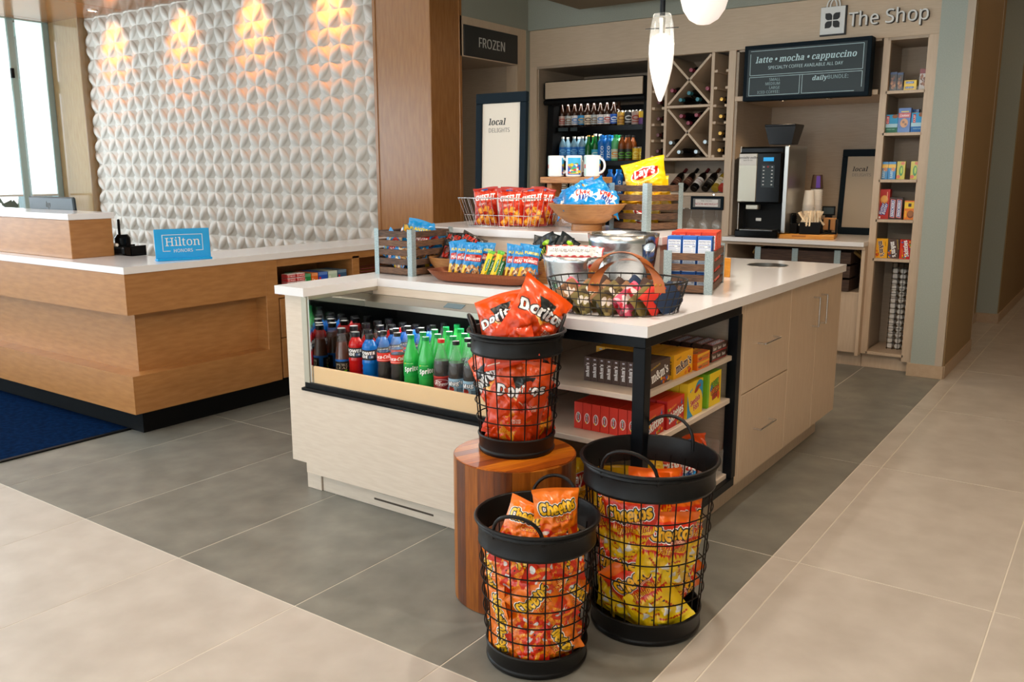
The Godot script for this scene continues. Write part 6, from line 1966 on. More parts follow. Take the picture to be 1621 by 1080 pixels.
# ---------- baskets ----------
func wire_bin(label: String, at: Vector3, r0: float, r1: float, h: float, lo: float, hi: float, wires: int, rings: int, handle_turn: float) -> Node3D:
	var o := thing("wire_basket", label, "basket", at)
	var r := func(y: float) -> float: return lerpf(r0, r1, y / h)
	var ra: float = r.call(lo)
	part(o, "base_band", lathe(V([0.0, 0.008, r0 - 0.006, 0.008, ra - 0.005, lo, ra, lo + 0.002, ra + 0.003, lo - 0.002, ra + 0.002, lo - 0.007, ra, lo - 0.01, r0 + 0.002, 0.018, r0 + 0.005, 0.014, r0 + 0.005, 0.008, r0 + 0.002, 0.004, r0, 0.0, 0.0, 0.0]), 64), M.iron)
	var rb: float = r.call(h - hi)
	var rim := []
	for i in 9:  # the rolled rim
		var a := PI * 1.15 * i / 8.0 - 0.3
		rim.append(Vector2(r1 + 0.004 + cos(a) * 0.006, h - 0.005 + sin(a) * 0.006))
	var rp := V([rb - 0.004, h - hi, rb, h - hi - 0.001, rb + 0.0035, h - hi + 0.004, rb + 0.0035, h - hi + 0.009, rb + 0.001, h - hi + 0.013, rb + 0.002, h - 0.026, rb + 0.007, h - 0.022, rb + 0.007, h - 0.016, rb + 0.004, h - 0.012])
	rp.append_array(rim)
	rp.append_array(V([r1 - 0.003, h - 0.008, rb - 0.003, h - hi + 0.012, rb - 0.004, h - hi]))
	part(o, "rim_band", lathe(rp, 72), M.iron)
	var seg: float = (h - lo - hi) / (rings + 1)
	for k in rings:
		var y := lo + seg * (k + 1)
		part(o, "wire_ring", metal_tube(circle_pts(r.call(y) + 0.002, y, 56), 0.0021, 6, true), M.wire)
	for k in wires:
		var a := TAU * (k + 0.35) / wires
		var d := Vector3(sin(a), 0, cos(a))
		part(o, "wire_rod", metal_tube([d * (r.call(lo * 0.7) - 0.004) + Vector3.UP * lo * 0.7, d * (r.call(h - hi * 0.7) - 0.004) + Vector3.UP * (h - hi * 0.7)], 0.0021, 6), M.wire)
	for s in [0.0, PI]:
		var pts := []
		var hw: float = r1 * 0.42
		for i in 17:
			var a := PI * i / 16.0
			var x := cos(a) * hw
			var rr: float = sqrt(maxf(r1 * r1 - x * x, 0.0)) - 0.006
			var y := pow(sin(a), 0.75) * hw * 1.15
			pts.append(Vector3(x, h - 0.03 + y, rr + y * 0.12).rotated(Vector3.UP, handle_turn + s))
		part(o, "handle", metal_tube(pts, 0.0055, 8), M.iron)
	return o


# a bag in a basket: phi from the side that faces the shopper, radial distance, height; then its own yaw, roll and tilt
func drop(a: String, w: float, h: float, t: float, seed_: int, c: Vector3, face_deg: float, q: Array, label: String, group: String, bend := 0.0, flop := 0.0) -> void:
	var an := deg_to_rad(face_deg + q[0])
	var o := solo("chip_bag", bag(a, w, h, t, seed_, bend, flop), M.film, label, "chip bag", c + Vector3(sin(an) * q[1], q[2], cos(an) * q[1]), Vector3.ZERO, group)
	o.basis = Basis(Vector3.UP, an + deg_to_rad(q[3])) * Basis(Vector3.BACK, deg_to_rad(q[4])) * Basis(Vector3.RIGHT, deg_to_rad(q[5]))


func bins() -> void:
	# wooden drum table: staves round a top of strips
	var st := thing("drum_table", "round warm brown wooden drum table carrying a chip basket", "table", Vector3(-1.61, 0, -2.294))
	var rr := 0.206
	var hh := 0.5
	var n := 22
	for k in n:
		var a0 := TAU * k / n
		var a1 := TAU * (k + 1) / n - 0.003
		var pts := PackedVector2Array()
		for i in 4:
			var a := lerpf(a0, a1, i / 3.0)
			pts.append(Vector2(sin(a), cos(a)) * rr)
		for i in 4:
			var a := lerpf(a1, a0, i / 3.0)
			pts.append(Vector2(sin(a), cos(a)) * (rr - 0.03))
		var b := MB.new()
		b.prism(pts, hh - 0.006, Transform3D(Basis(Vector3(1, 0, 0), Vector3(0, 0, 1), Vector3(0, -1, 0)), Vector3.ZERO))
		part(st, "stave", b.done(), M["acacia%d" % [0, 2, 1, 3, 1, 2, 0, 1, 3, 2, 1][k % 11]], Vector3(0, hh / 2.0, 0))
	for k in 9:
		var x0 := -0.19 + k * 0.0422
		var x1 := x0 + 0.0416
		var pts := PackedVector2Array()
		var ri := rr - 0.004
		for i in 7:
			var x := lerpf(x0, x1, i / 6.0)
			x = clampf(x, -ri + 0.002, ri - 0.002)
			pts.append(Vector2(x, sqrt(ri * ri - x * x)))
		for i in 7:
			var x := lerpf(x1, x0, i / 6.0)
			x = clampf(x, -ri + 0.002, ri - 0.002)
			pts.append(Vector2(x, -sqrt(ri * ri - x * x)))
		var b := MB.new()
		b.prism(pts, 0.02, Transform3D(Basis(Vector3(1, 0, 0), Vector3(0, 0, 1), Vector3(0, -1, 0)), Vector3.ZERO))
		part(st, "top_strip", b.done(), M["acacia_top%d" % [0, 1, 2, 1, 0, 2, 1, 0, 2][k]], Vector3(0, hh - 0.01, 0), Vector3(0, -0.35, 0))
	# the three baskets
	var c1 := Vector3(-1.628, 0.5, -2.33)
	wire_bin("black wire basket of orange-red chip bags on the wooden drum table", c1, 0.124, 0.156, 0.413, 0.062, 0.075, 18, 4, deg_to_rad(125))
	var g := "orange-red chip bags in the basket on the drum table"
	var B := "corn"
	drop(B, 0.195, 0.27, 0.042, 0, c1, 35, [4, 0.075, 0.19, 0, -12, 4], "orange-red chip bag standing foremost behind the basket's wires", g)
	drop(B, 0.195, 0.27, 0.04, 1, c1, 35, [-58, 0.068, 0.22, 10, 30, 6], "orange-red chip bag at the left side inside the drum table's basket", g)
	drop(B, 0.15, 0.2, 0.036, 2, c1, 35, [-18, 0.075, 0.135, 0, -8, -6], "orange-red chip bag lowest in front inside the upper basket", g)
	drop(B, 0.18, 0.24, 0.036, 3, c1, 35, [48, 0.062, 0.15, 0, 16, -6], "orange-red chip bag low at the right inside the upper basket", g)
	drop(B, 0.18, 0.24, 0.036, 4, c1, 35, [62, 0.07, 0.24, 0, -35, 0], "orange-red chip bag high at the right inside the upper basket", g)
	drop(B, 0.18, 0.24, 0.03, 5, c1, 35, [180, 0.03, 0.14, 0, 20, 0], "orange-red chip bag buried low in the middle of the upper basket", g)
	drop(B, 0.18, 0.24, 0.03, 1, c1, 35, [180, 0.06, 0.26, 0, -30, 0], "orange-red chip bag at the back inside the upper basket", g)
	drop(B, 0.17, 0.24, 0.03, 2, c1, 35, [-100, 0.03, 0.2, 0, 0, 0], "orange-red chip bag low at the far left inside the upper basket", g)
	drop(B, 0.215, 0.275, 0.04, 3, c1, 35, [58, 0.06, 0.435, -30, -38, -6], "big orange-red chip bag sticking up highest out of the basket", g, -0.05)
	drop(B, 0.19, 0.25, 0.036, 4, c1, 35, [-34, 0.06, 0.42, 22, 18, -30], "orange-red chip bag leaning low left at the rim of the basket", g)
	drop(B, 0.17, 0.2, 0.03, 0, c1, 35, [-120, 0.05, 0.41, 60, 40, -40], "orange-red chip bag behind the others at the basket's rim", g)

	var c2 := Vector3(-1.324, 0, -2.0)
	wire_bin("smaller black wire basket of orange cheese puff bags, nearest the viewer", c2, 0.146, 0.175, 0.447, 0.062, 0.08, 20, 5, deg_to_rad(33.5 + 160))
	g = "orange puff bags in the nearest basket"
	B = "curl"
	var lay := [
		[-66, 0.1, 0.115, 0, 70, 10, "low at the left"], [-28, 0.105, 0.1, 10, 84, -8, "lowest in front, lying on its side"], [14, 0.105, 0.1, 0, -66, 6, "low in front, its head to the right"], [54, 0.1, 0.11, 0, 38, 0, "low at the right"],
		[-72, 0.1, 0.2, 0, -60, 12, "halfway up at the left"], [-34, 0.105, 0.185, 6, 100, 0, "halfway up, lying sideways left of the middle"], [6, 0.115, 0.215, 0, 38, 8, "big tilted logo in the middle of the front"], [50, 0.105, 0.2, -6, -50, 0, "halfway up at the right"],
		[-56, 0.11, 0.295, 0, 112, 6, "under the rim at the left"], [-10, 0.1, 0.3, 0, 8, -4, "under the rim in the middle"], [28, 0.1, 0.305, 8, -128, 0, "under the rim right of the middle"], [66, 0.1, 0.29, 0, 14, 0, "under the rim at the right"],
		[100, 0.09, 0.2, 0, 70, 0, "at the far right side"], [-110, 0.09, 0.18, 0, 40, 0, "at the far left side"], [0, 0.02, 0.11, 30, 50, 0, "buried low in the middle"], [20, 0.02, 0.24, -30, -40, 0, "buried in the middle"], [180, 0.08, 0.26, 0, 20, 0, "at the back"], [180, 0.08, 0.12, 0, 60, 0, "low at the back"]]
	for k in lay.size():
		drop(B, 0.14, 0.19, 0.03, k, c2, 33.5, lay[k].slice(0, 6), "orange puff bag in the nearest basket, %s" % lay[k][6], g)
	drop(B, 0.145, 0.195, 0.032, 1, c2, 33.5, [64, 0.06, 0.43, -46, -2, -8], "orange cheese puff bag standing upright at the rim of the nearest basket", g)
	drop(B, 0.145, 0.195, 0.03, 2, c2, 33.5, [-38, 0.065, 0.4, 24, -16, -34], "orange cheese puff bag leaning at the left rim of the nearest basket", g)
	drop(B, 0.14, 0.19, 0.03, 3, c2, 33.5, [66, 0.09, 0.365, -20, -20, -30], "orange cheese puff bag lying under the upright one at the rim", g)

	var c3 := Vector3(-1.15, 0, -2.37)
	wire_bin("larger black wire basket of red and yellow chip bags on the right", c3, 0.17, 0.208, 0.557, 0.07, 0.085, 24, 5, deg_to_rad(8))
	g = "red and yellow puff bags in the tall basket"
	B = "hot"
	lay = [
		[-44, 0.115, 0.17, 8, -4, 6, "low left, logo upright"], [2, 0.12, 0.15, 0, 34, 0, "low in the middle, tilted"], [42, 0.085, 0.14, 0, -62, 0, "low at the right, lying over"], [-84, 0.11, 0.17, 0, 20, 0, "low at the far left"],
		[-56, 0.115, 0.335, 0, 8, 4, "high at the left"], [-20, 0.125, 0.345, 4, 4, 6, "highest in front with its logo upright"], [24, 0.125, 0.29, 0, -8, 6, "in the middle of the right half"], [64, 0.12, 0.31, -8, -12, 0, "high at the right"],
		[32, 0.02, 0.385, -6, -6, -4, "standing behind the front row"], [-20, 0.0, 0.36, 0, 10, 0, "in the middle of the basket"], [180, 0.09, 0.28, 0, 10, 0, "at the back"], [110, 0.1, 0.25, 0, 20, 0, "at the far right side"], [-120, 0.1, 0.3, 0, -10, 0, "at the back left"], [0, 0.02, 0.18, 40, 0, 0, "buried low in the middle"], [150, 0.09, 0.15, 0, 40, 0, "low at the back"]]
	for k in lay.size():
		drop(B, 0.185, 0.265, 0.038, k, c3, 25.9, lay[k].slice(0, 6), "red and yellow puff bag in the tall basket, %s" % lay[k][6], g)


# ---------- crates, bowls and trays on the island ----------
func crate(label: String, at: Vector3, turn: float, w: float, d: float, h: float, slats: int, post := 0.028) -> Node3D:
	var o := thing("slatted_crate", label, "crate", at, turn)
	var sh := h / slats * 0.66
	for k in slats:
		var y := h / slats * (k + 0.5)
		for s in [-1.0, 1.0]:
			part(o, "slat", bm(Vector3(w - 0.006, sh, 0.008), 0.0015), M["slat%d" % ((k + int(s)) % 3 if (k + int(s)) >= 0 else 2)], Vector3(0, y, s * (d / 2.0 - 0.008)))
			part(o, "slat", bm(Vector3(0.008, sh, d - 0.022), 0.0015), M["slat%d" % ((k + 1) % 3)], Vector3(s * (w / 2.0 - 0.008), y, 0))
	for x in [-1.0, 1.0]:
		for z in [-1.0, 1.0]:
			var b := MB.new()
			b.box(Vector3(-x * post / 2.0, h / 2.0, 0), Vector3(post, h + 0.006, 0.002))
			b.box(Vector3(0, h / 2.0, -z * post / 2.0), Vector3(0.002, h + 0.006, post))
			b.box(Vector3(-x * post * 0.5, h * 0.72, 0.0015 * z), Vector3(0.006, 0.006, 0.003))
			part(o, "corner_strap", b.done(), M.zinc, Vector3(x * (w / 2.0 - 0.002), 0, z * (d / 2.0 - 0.002)))
	for k in 3:
		part(o, "floor_slat", bm(Vector3(w - 0.02, 0.006, d / 3.4), 0.001), M.slat0, Vector3(0, 0.006, (k - 1) * d / 3.1))
	return o


func put_bag(nm: String, a: String, w: float, h: float, t: float, seed_: int, at: Vector3, yaw: float, roll: float, tilt: float, label: String, cat: String, group: String, bend := 0.0, flop := 0.0) -> void:
	var o := solo(nm, bag(a, w, h, t, seed_, bend, flop), M.film, label, cat, at, Vector3.ZERO, group)
	o.basis = Basis(Vector3.UP, deg_to_rad(yaw)) * Basis(Vector3.BACK, deg_to_rad(roll)) * Basis(Vector3.RIGHT, deg_to_rad(tilt))


func island_top() -> void:
	var y := 0.9355
	# left crate of blue nut bags
	crate("small brown slatted crate with zinc corners at the island's left end", Vector3(-2.88, y, -3.24), 0.0, 0.245, 0.31, 0.218, 5)
	var g := "blue nut bags in the left crate"
	put_bag("nut_bag", "nuts", 0.17, 0.22, 0.03, 0, Vector3(-2.9, y + 0.165, -3.21), 10, 82, -70, "blue nut bag lying flat on top in the left crate", "snack bag", g)
	put_bag("nut_bag", "nuts", 0.13, 0.19, 0.025, 1, Vector3(-2.82, y + 0.165, -3.2), 35, -14, -6, "blue nut bag sticking up out of the left crate", "snack bag", g)
	put_bag("nut_bag", "nuts", 0.13, 0.19, 0.025, 2, Vector3(-2.83, y + 0.13, -3.3), 60, 20, -10, "blue nut bag at the back right of the left crate", "snack bag", g)
	put_bag("nut_bag", "nuts", 0.15, 0.2, 0.025, 3, Vector3(-2.9, y + 0.11, -3.13), 0, 60, -12, "blue nut bag behind the front slats of the left crate", "snack bag", g)
	put_bag("nut_bag", "nuts", 0.15, 0.2, 0.025, 4, Vector3(-2.9, y + 0.05, -3.2), 20, 90, -60, "blue nut bag lowest in the left crate", "snack bag", g)
	put_bag("nut_bag", "nuts", 0.15, 0.2, 0.025, 5, Vector3(-2.87, y + 0.1, -3.33), 80, 90, -30, "blue nut bag behind the right slats of the left crate", "snack bag", g)
	# copper tray with nut packets and granola bars
	var tr := thing("copper_tray", "long shallow copper tray of nut packets on the island front", "tray", Vector3(-2.345, y, -3.1), 0.1)
	var tb := MB.new()
	var pr := []
	var sup := func(u: float, rx: float, rz: float, yy: float) -> Vector3:
		var a := TAU * u
		var cx := cos(a)
		var cz := sin(a)
		return Vector3(signf(cx) * pow(absf(cx), 0.45) * rx, yy, signf(cz) * pow(absf(cz), 0.5) * rz)
	var tp := [[0.0, 0.0, 0.004], [0.2, 0.062, 0.002], [0.225, 0.075, 0.008], [0.258, 0.096, 0.036], [0.268, 0.102, 0.05], [0.272, 0.105, 0.052], [0.266, 0.1, 0.05], [0.252, 0.09, 0.034], [0.215, 0.07, 0.012], [0.0, 0.0, 0.008]]
	for k in tp.size() - 1:
		var p0: Array = tp[k]
		var p1: Array = tp[k + 1]
		tb.sheet(func(u, v): return sup.call(u, lerpf(p0[0], p1[0], v), lerpf(p0[1], p1[1], v), lerpf(p0[2], p1[2], v)), 56, 1, Vector3.UP if k > 4 else Vector3(0, -1, 0.001))
	part(tr, "dish", tb.done(), M.copper)
	g = "nut packets in the copper tray"
	var nuts := [[-2.53, -3.15, 22, 6, "at the left back"], [-2.49, -3.1, 28, -3, "leftmost in front"], [-2.44, -3.085, 34, -6, "second from the left in front"], [-2.365, -3.13, 34, -8, "behind the first granola bar"], [-2.375, -3.06, 38, -10, "third from the left in front"], [-2.18, -3.11, 38, -6, "right of the granola bars"], [-2.135, -3.09, 40, -12, "second from the right"], [-2.105, -3.11, 52, -16, "rightmost"], [-2.14, -3.16, 40, -4, "behind the right-hand packets"]]
	for k in nuts.size():
		var q: Array = nuts[k]
		put_bag("nut_packet", "nuts", 0.086, 0.15, 0.016, k, Vector3(q[0], y + 0.103, q[1]), q[2], q[3], -12, "blue and red nut packet %s in the copper tray" % q[4], "snack packet", g)
	for k in 2:
		put_bag("granola_bar", "granola", 0.055, 0.13, 0.012, k, Vector3(-2.3 + 0.055 * k, y + 0.084, -3.085 + 0.004 * k), 36, -20, -20, ["yellow and green granola bar, left of two in the copper tray", "yellow and green granola bar, right of two in the copper tray"][k], "granola bar", "granola bars in the copper tray")
	# round wooden bowl with black pouches, wooden box with black nut pouches
	var wb := thing("wooden_bowl", "small round wooden bowl of black pouches behind the copper tray", "bowl", Vector3(-2.66, y, -3.29))
	part(wb, "shell", lathe(V([0.0, 0.0, 0.06, 0.0, 0.09, 0.018, 0.122, 0.06, 0.13, 0.085, 0.126, 0.087, 0.114, 0.06, 0.08, 0.024, 0.0, 0.014]), 48), M.bowl)
	for k in 3:
		put_bag("meat_snack_pouch", "jerky", 0.13, 0.15, 0.014, k, Vector3(-2.69 + 0.055 * k, y + 0.125, -3.32 + 0.012 * k), 20, [-12, -4, -22][k], -24, ["black and red pouch at the back of the small wooden bowl", "black and red pouch in the middle of the small wooden bowl", "black and red pouch at the right of the small wooden bowl"][k], "snack pouch", "black and red pouches in the wooden bowl")
	var bx := thing("wooden_box", "square wooden box of black nut pouches beside the metal bucket", "box", Vector3(-2.115, y, -3.29), 0.05)
	for s in [-1.0, 1.0]:
		part(bx, "side_board", bm(Vector3(0.2, 0.1, 0.012), 0.002), M.bowl, Vector3(0, 0.05, s * 0.07))
		part(bx, "end_board", bm(Vector3(0.012, 0.1, 0.128), 0.002), M.bowl, Vector3(s * 0.094, 0.05, 0))
	part(bx, "floor_board", bm(Vector3(0.18, 0.01, 0.13), 0.001), M.bowl, Vector3(0, 0.006, 0))
	put_bag("nut_pouch", "pouch", 0.11, 0.17, 0.02, 0, Vector3(-2.15, y + 0.12, -3.275), 34, -14, -10, "black nut pouch with lime lettering in the wooden box", "snack pouch", "black nut pouches")
	for k in 3:
		put_bag("nut_pouch", "pouch", 0.11, 0.17, 0.018, k + 1, Vector3(-2.11 + 0.025 * k, y + 0.13, -3.3), 200 + 20 * k, [-30, 16, 30][k], -10, ["black nut pouch at the back left of the wooden box", "black nut pouch in the middle of the wooden box", "black nut pouch at the right of the wooden box"][k], "snack pouch", "black nut pouches")
	# two oval aluminium buckets
	bucket("hammered metal bucket of white and red packs behind the leather handled basket", Vector3(-1.79, y, -2.99), 0.165, 0.142, 1.1)
	bucket("taller hammered metal bucket standing before the raised tier", Vector3(-1.735, y, -3.265), 0.235, 0.15, 1.35)
	for k in 5:
		put_bag("white_pack", "almond", 0.1, 0.07, 0.014, k, Vector3(-1.865 + 0.03 * k, y + 0.172, -2.955 - 0.016 * k), 30, -6, -52, "white pack with red border in the metal bucket, %s from the left" % NTH[k], "snack pack", "white packs in the bucket")
	for k in 5:
		put_bag("orange_pack", "cracker", 0.09, 0.1, 0.02, k, Vector3(-1.79 + 0.045 * cos(k * 1.4), y + 0.075, -2.99 + 0.04 * sin(k * 1.4)), 70.0 * k, 10, -20, "orange pack deep in the metal bucket, %s of five" % NTH[k], "snack pack", "orange packs in the bucket")
	oval_basket()
	# right crate with blue and red boxes
	crate("tall brown slatted crate with zinc corners at the island's right edge", Vector3(-1.508, y, -3.495), 0.279, 0.2, 0.46, 0.172, 4, 0.032)
	var b1 := MB.new()
	b1.pack(Vector3(0.057, 0.072, 0.07), art.blue_facts, spot("blue_facts"), spot("blue_facts"))
	var bl := b1.done()
	for k in 3:
		for j in 3:
			solo("blue_box", bl, M.paper, "blue snack box with white nutrition panel in the right crate, %s column, %s" % [["left", "middle", "right"][k], ["lowest", "second", "topmost"][j]], "snack box", Vector3(-1.508, y, -3.495) + Vector3(-0.0605 + 0.0605 * k, 0.012 + 0.0735 * j, 0.175).rotated(Vector3.UP, 0.279), Vector3(0, 0.279, 0), "blue boxes in the right crate")
	var b2 := MB.new()
	b2.pack(Vector3(0.06, 0.075, 0.09), art.red_facts, art.bits, spot("red_facts"))
	var b3 := MB.new()
	b3.pack(Vector3(0.06, 0.075, 0.09), art.bits, art.bits, spot("red_facts"))
	for k in 3:
		for j in 3:
			for i in 2:
				solo("red_box", b2.done() if k == 2 else b3.done(), M.paper, "red snack box in the right crate, %s column, %s, %s row" % [["left", "middle", "right"][k], ["lowest", "second", "topmost"][j], ["front", "back"][i]], "snack box", Vector3(-1.508, y, -3.495) + Vector3(-0.062 + 0.062 * k, 0.012 + 0.077 * j, 0.04 - 0.1 * i).rotated(Vector3.UP, 0.279), Vector3(0, 0.279, 0), "red boxes in the right crate")
	tier_top()


func bucket(label: String, at: Vector3, h: float, r: float, slot_turn: float) -> void:
	var c := CSGPolygon3D.new()
	c.name = numbered("metal_bucket")
	c.mode = CSGPolygon3D.MODE_SPIN
	c.spin_sides = 56
	c.smooth_faces = true
	c.polygon = PackedVector2Array([Vector2(0.0, 0.0), Vector2(r * 0.72, 0.0), Vector2(r * 0.79, h * 0.12), Vector2(r * 0.9, h * 0.5), Vector2(r * 0.97, h * 0.85), Vector2(r, h), Vector2(r - 0.003, h), Vector2(r * 0.97 - 0.003, h * 0.85), Vector2(r * 0.9 - 0.003, h * 0.5), Vector2(r * 0.79 - 0.003, h * 0.13), Vector2(r * 0.72 - 0.003, 0.004), Vector2(0.0, 0.004)])
	c.material = M.hammered
	add_child(c, true)
	c.position = at
	tag(c, label, "bucket")
	for s in [0.0, PI]:
		var k := CSGCylinder3D.new()
		k.name = "hand_slot"
		k.operation = CSGShape3D.OPERATION_SUBTRACTION
		k.radius = 0.017
		k.height = 0.1
		k.sides = 24
		k.material = M.hammered
		c.add_child(k, true)
		k.basis = Basis(Vector3.UP, slot_turn + s) * Basis(Vector3.RIGHT, PI / 2) * Basis.from_scale(Vector3(2.2, 1, 1))
		k.position = Vector3(sin(slot_turn + s), 0, cos(slot_turn + s)) * r * 0.97 + Vector3.UP * h * 0.79


func oval_basket() -> void:
	var y := 0.9355
	var at := Vector3(-1.475, y, -2.735)
	var o := thing("oval_wire_basket", "oval dark wire basket with leather handles full of can sleeves", "basket", at, 0.42)
	var a0 := 0.22
	var b0 := 0.165
	var a1 := 0.248
	var b1 := 0.188
	var h := 0.113
	var el := func(f: float, y_: float) -> Array:
		var p := []
		for i in 48:
			p.append(Vector3(lerpf(a0, a1, f) * sin(TAU * i / 48.0), y_, lerpf(b0, b1, f) * cos(TAU * i / 48.0)))
		return p
	for k in 5:
		part(o, "wire_ring", metal_tube(el.call(k / 4.0, 0.004 + (h - 0.004) * k / 4.0), 0.0034 if k == 4 else 0.0018, 6, true), M.wire_dark)
	for k in 36:
		var d := Vector3(sin(TAU * k / 36.0), 0, cos(TAU * k / 36.0))
		part(o, "wire_rod", metal_tube([Vector3(d.x * a0 * 0.985, 0.003, d.z * b0 * 0.985), Vector3(d.x * a1, h, d.z * b1), Vector3(d.x * (a1 + 0.004), h + 0.003, d.z * (b1 + 0.004))], 0.0018, 6), M.wire_dark)
	for k in 9:
		var x := -0.2 + 0.05 * k
		var z := b0 * sqrt(1.0 - pow(x / a0, 2))
		part(o, "floor_wire", metal_tube([Vector3(x, 0.003, -z), Vector3(x, 0.003, z)], 0.0018, 6), M.wire_dark)
	for s in [-1.0, 1.0]:
		# a leather strap in an arch: flat against the rim at its feet, flat side up at the crown
		var b := MB.new()
		var strap := func(u: float, v: float, lift: float) -> Vector3:
			var t: float = PI * u
			var c := Vector3(-cos(t) * 0.112 * (1.0 - 0.1 * sin(t)) + 0.025 + 0.02 * s, h - 0.022 + pow(sin(t), 0.8) * 0.105, s * (b1 - 0.004 - 0.05 * sin(t)))
			var k := pow(sin(t), 1.2)
			var across := Vector3(-cos(t) * 0.4 - signf(cos(t)) * 0.6 * (1.0 - k), 0.45 * sin(t) * (1.0 - k), s * k * 1.3).normalized()
			var nn := across.cross(Vector3(sin(t), cos(t), 0)).normalized()
			return c + across * (v - 0.5) * lerpf(0.036, 0.026, k) + nn * lift
		b.sheet(func(u, v): return strap.call(u, v, 0.0018), 40, 2, Vector3(0, 0.7, s))
		b.sheet(func(u, v): return strap.call(u, v, -0.0018), 40, 2, Vector3(0, -0.7, -s))
		var hd := part(o, "leather_handle", b.done(), M.leather)
		for x in [-0.116, -0.1, 0.1, 0.116]:
			part(hd, "rivet", lathe(V([0.004, 0.0, 0.0035, 0.002, 0.0, 0.003]), 12), M.brass, Vector3(x * 0.97 + 0.025 + 0.02 * s, h + 0.004, s * (b1 - 0.012) + 0.003), Vector3(PI / 2, 0, 0))
	# folded can sleeves, leaning on one another
	var sleeve := func(key: String, rect: Rect2) -> ArrayMesh:
		if not meshes.has("sl_" + key):
			var b := MB.new()
			for s in [1.0, -1.0]:
				b.sheet(func(u, v):
					var x: float = u * 2.0 - 1.0
					var z := 0.011 * pow(maxf(1.0 - pow(absf(x), 3.0), 0.0), 0.5)
					return Vector3(x * 0.046, (0.5 - v) * 0.145, s * z), 14, 4, Vector3(0, 0, s), rect)
			meshes["sl_" + key] = b.done()
		return meshes["sl_" + key]
	var plain := {"navy": rgb(22, 44, 74), "brown": rgb(66, 44, 34), "red": rgb(206, 40, 24), "olive": rgb(120, 104, 52)}
	var list := [
		[-0.2, -0.04, 20, "camo_pink", "pink camouflage can sleeve at the left end of the oval basket"], [-0.2, 0.03, 60, "camo_brown", "brown camouflage can sleeve at the front left of the oval basket"], [-0.13, 0.0, 40, "camo_brown", "second brown camouflage can sleeve left of the middle"], [-0.115, 0.055, 52, "camo_olive", "olive camouflage can sleeve in front of the left handle foot"],
		[-0.05, 0.01, 40, "camo_brown", "brown camouflage can sleeve in the middle of the oval basket"], [-0.02, 0.075, 52, "camo_olive", "olive camouflage can sleeve in front of the middle"], [0.03, 0.03, 42, "camo_brown", "brown camouflage can sleeve right of the middle"], [0.06, 0.08, 54, "camo_pink", "pink camouflage can sleeve in front, right of the middle"],
		[0.115, 0.06, 52, "olive", "plain olive can sleeve beside the pink one"], [0.155, 0.04, 50, "red", "plain red can sleeve near the right end"], [0.2, 0.005, 44, "navy", "navy can sleeve at the right end of the oval basket"], [-0.07, -0.07, 30, "brown", "plain brown can sleeve under the left handle's arch"], [-0.005, -0.07, 30, "brown", "second plain brown can sleeve under the handles' arch"], [0.06, -0.075, 26, "navy", "navy can sleeve at the back of the oval basket"], [0.12, -0.06, -20, "brown", "plain brown can sleeve at the back right of the oval basket"]]
	for k in list.size():
		var q: Array = list[k]
		var camo: bool = String(q[3]).begins_with("camo")
		var m: Material = M.cloth
		if not camo:
			if not M.has("cl_" + q[3]):
				M["cl_" + q[3]] = mat(plain[q[3]], 0.85)
			m = M["cl_" + q[3]]
		var s := solo("can_sleeve", sleeve.call(q[3], art[q[3]] if camo else Rect2(0, 0, 1, 1)), m, q[4], "can sleeve", at + Vector3(q[0] * 0.88, 0.04 + (0.008 if k % 2 else 0.0), q[1] * 1.15).rotated(Vector3.UP, 0.42), Vector3.ZERO, "can sleeves in the oval basket")
		s.basis = Basis(Vector3.UP, deg_to_rad(34)) * Basis(Vector3.BACK, deg_to_rad(-q[2] * 0.35 - 40.0)) * Basis(Vector3.RIGHT, deg_to_rad(-48))


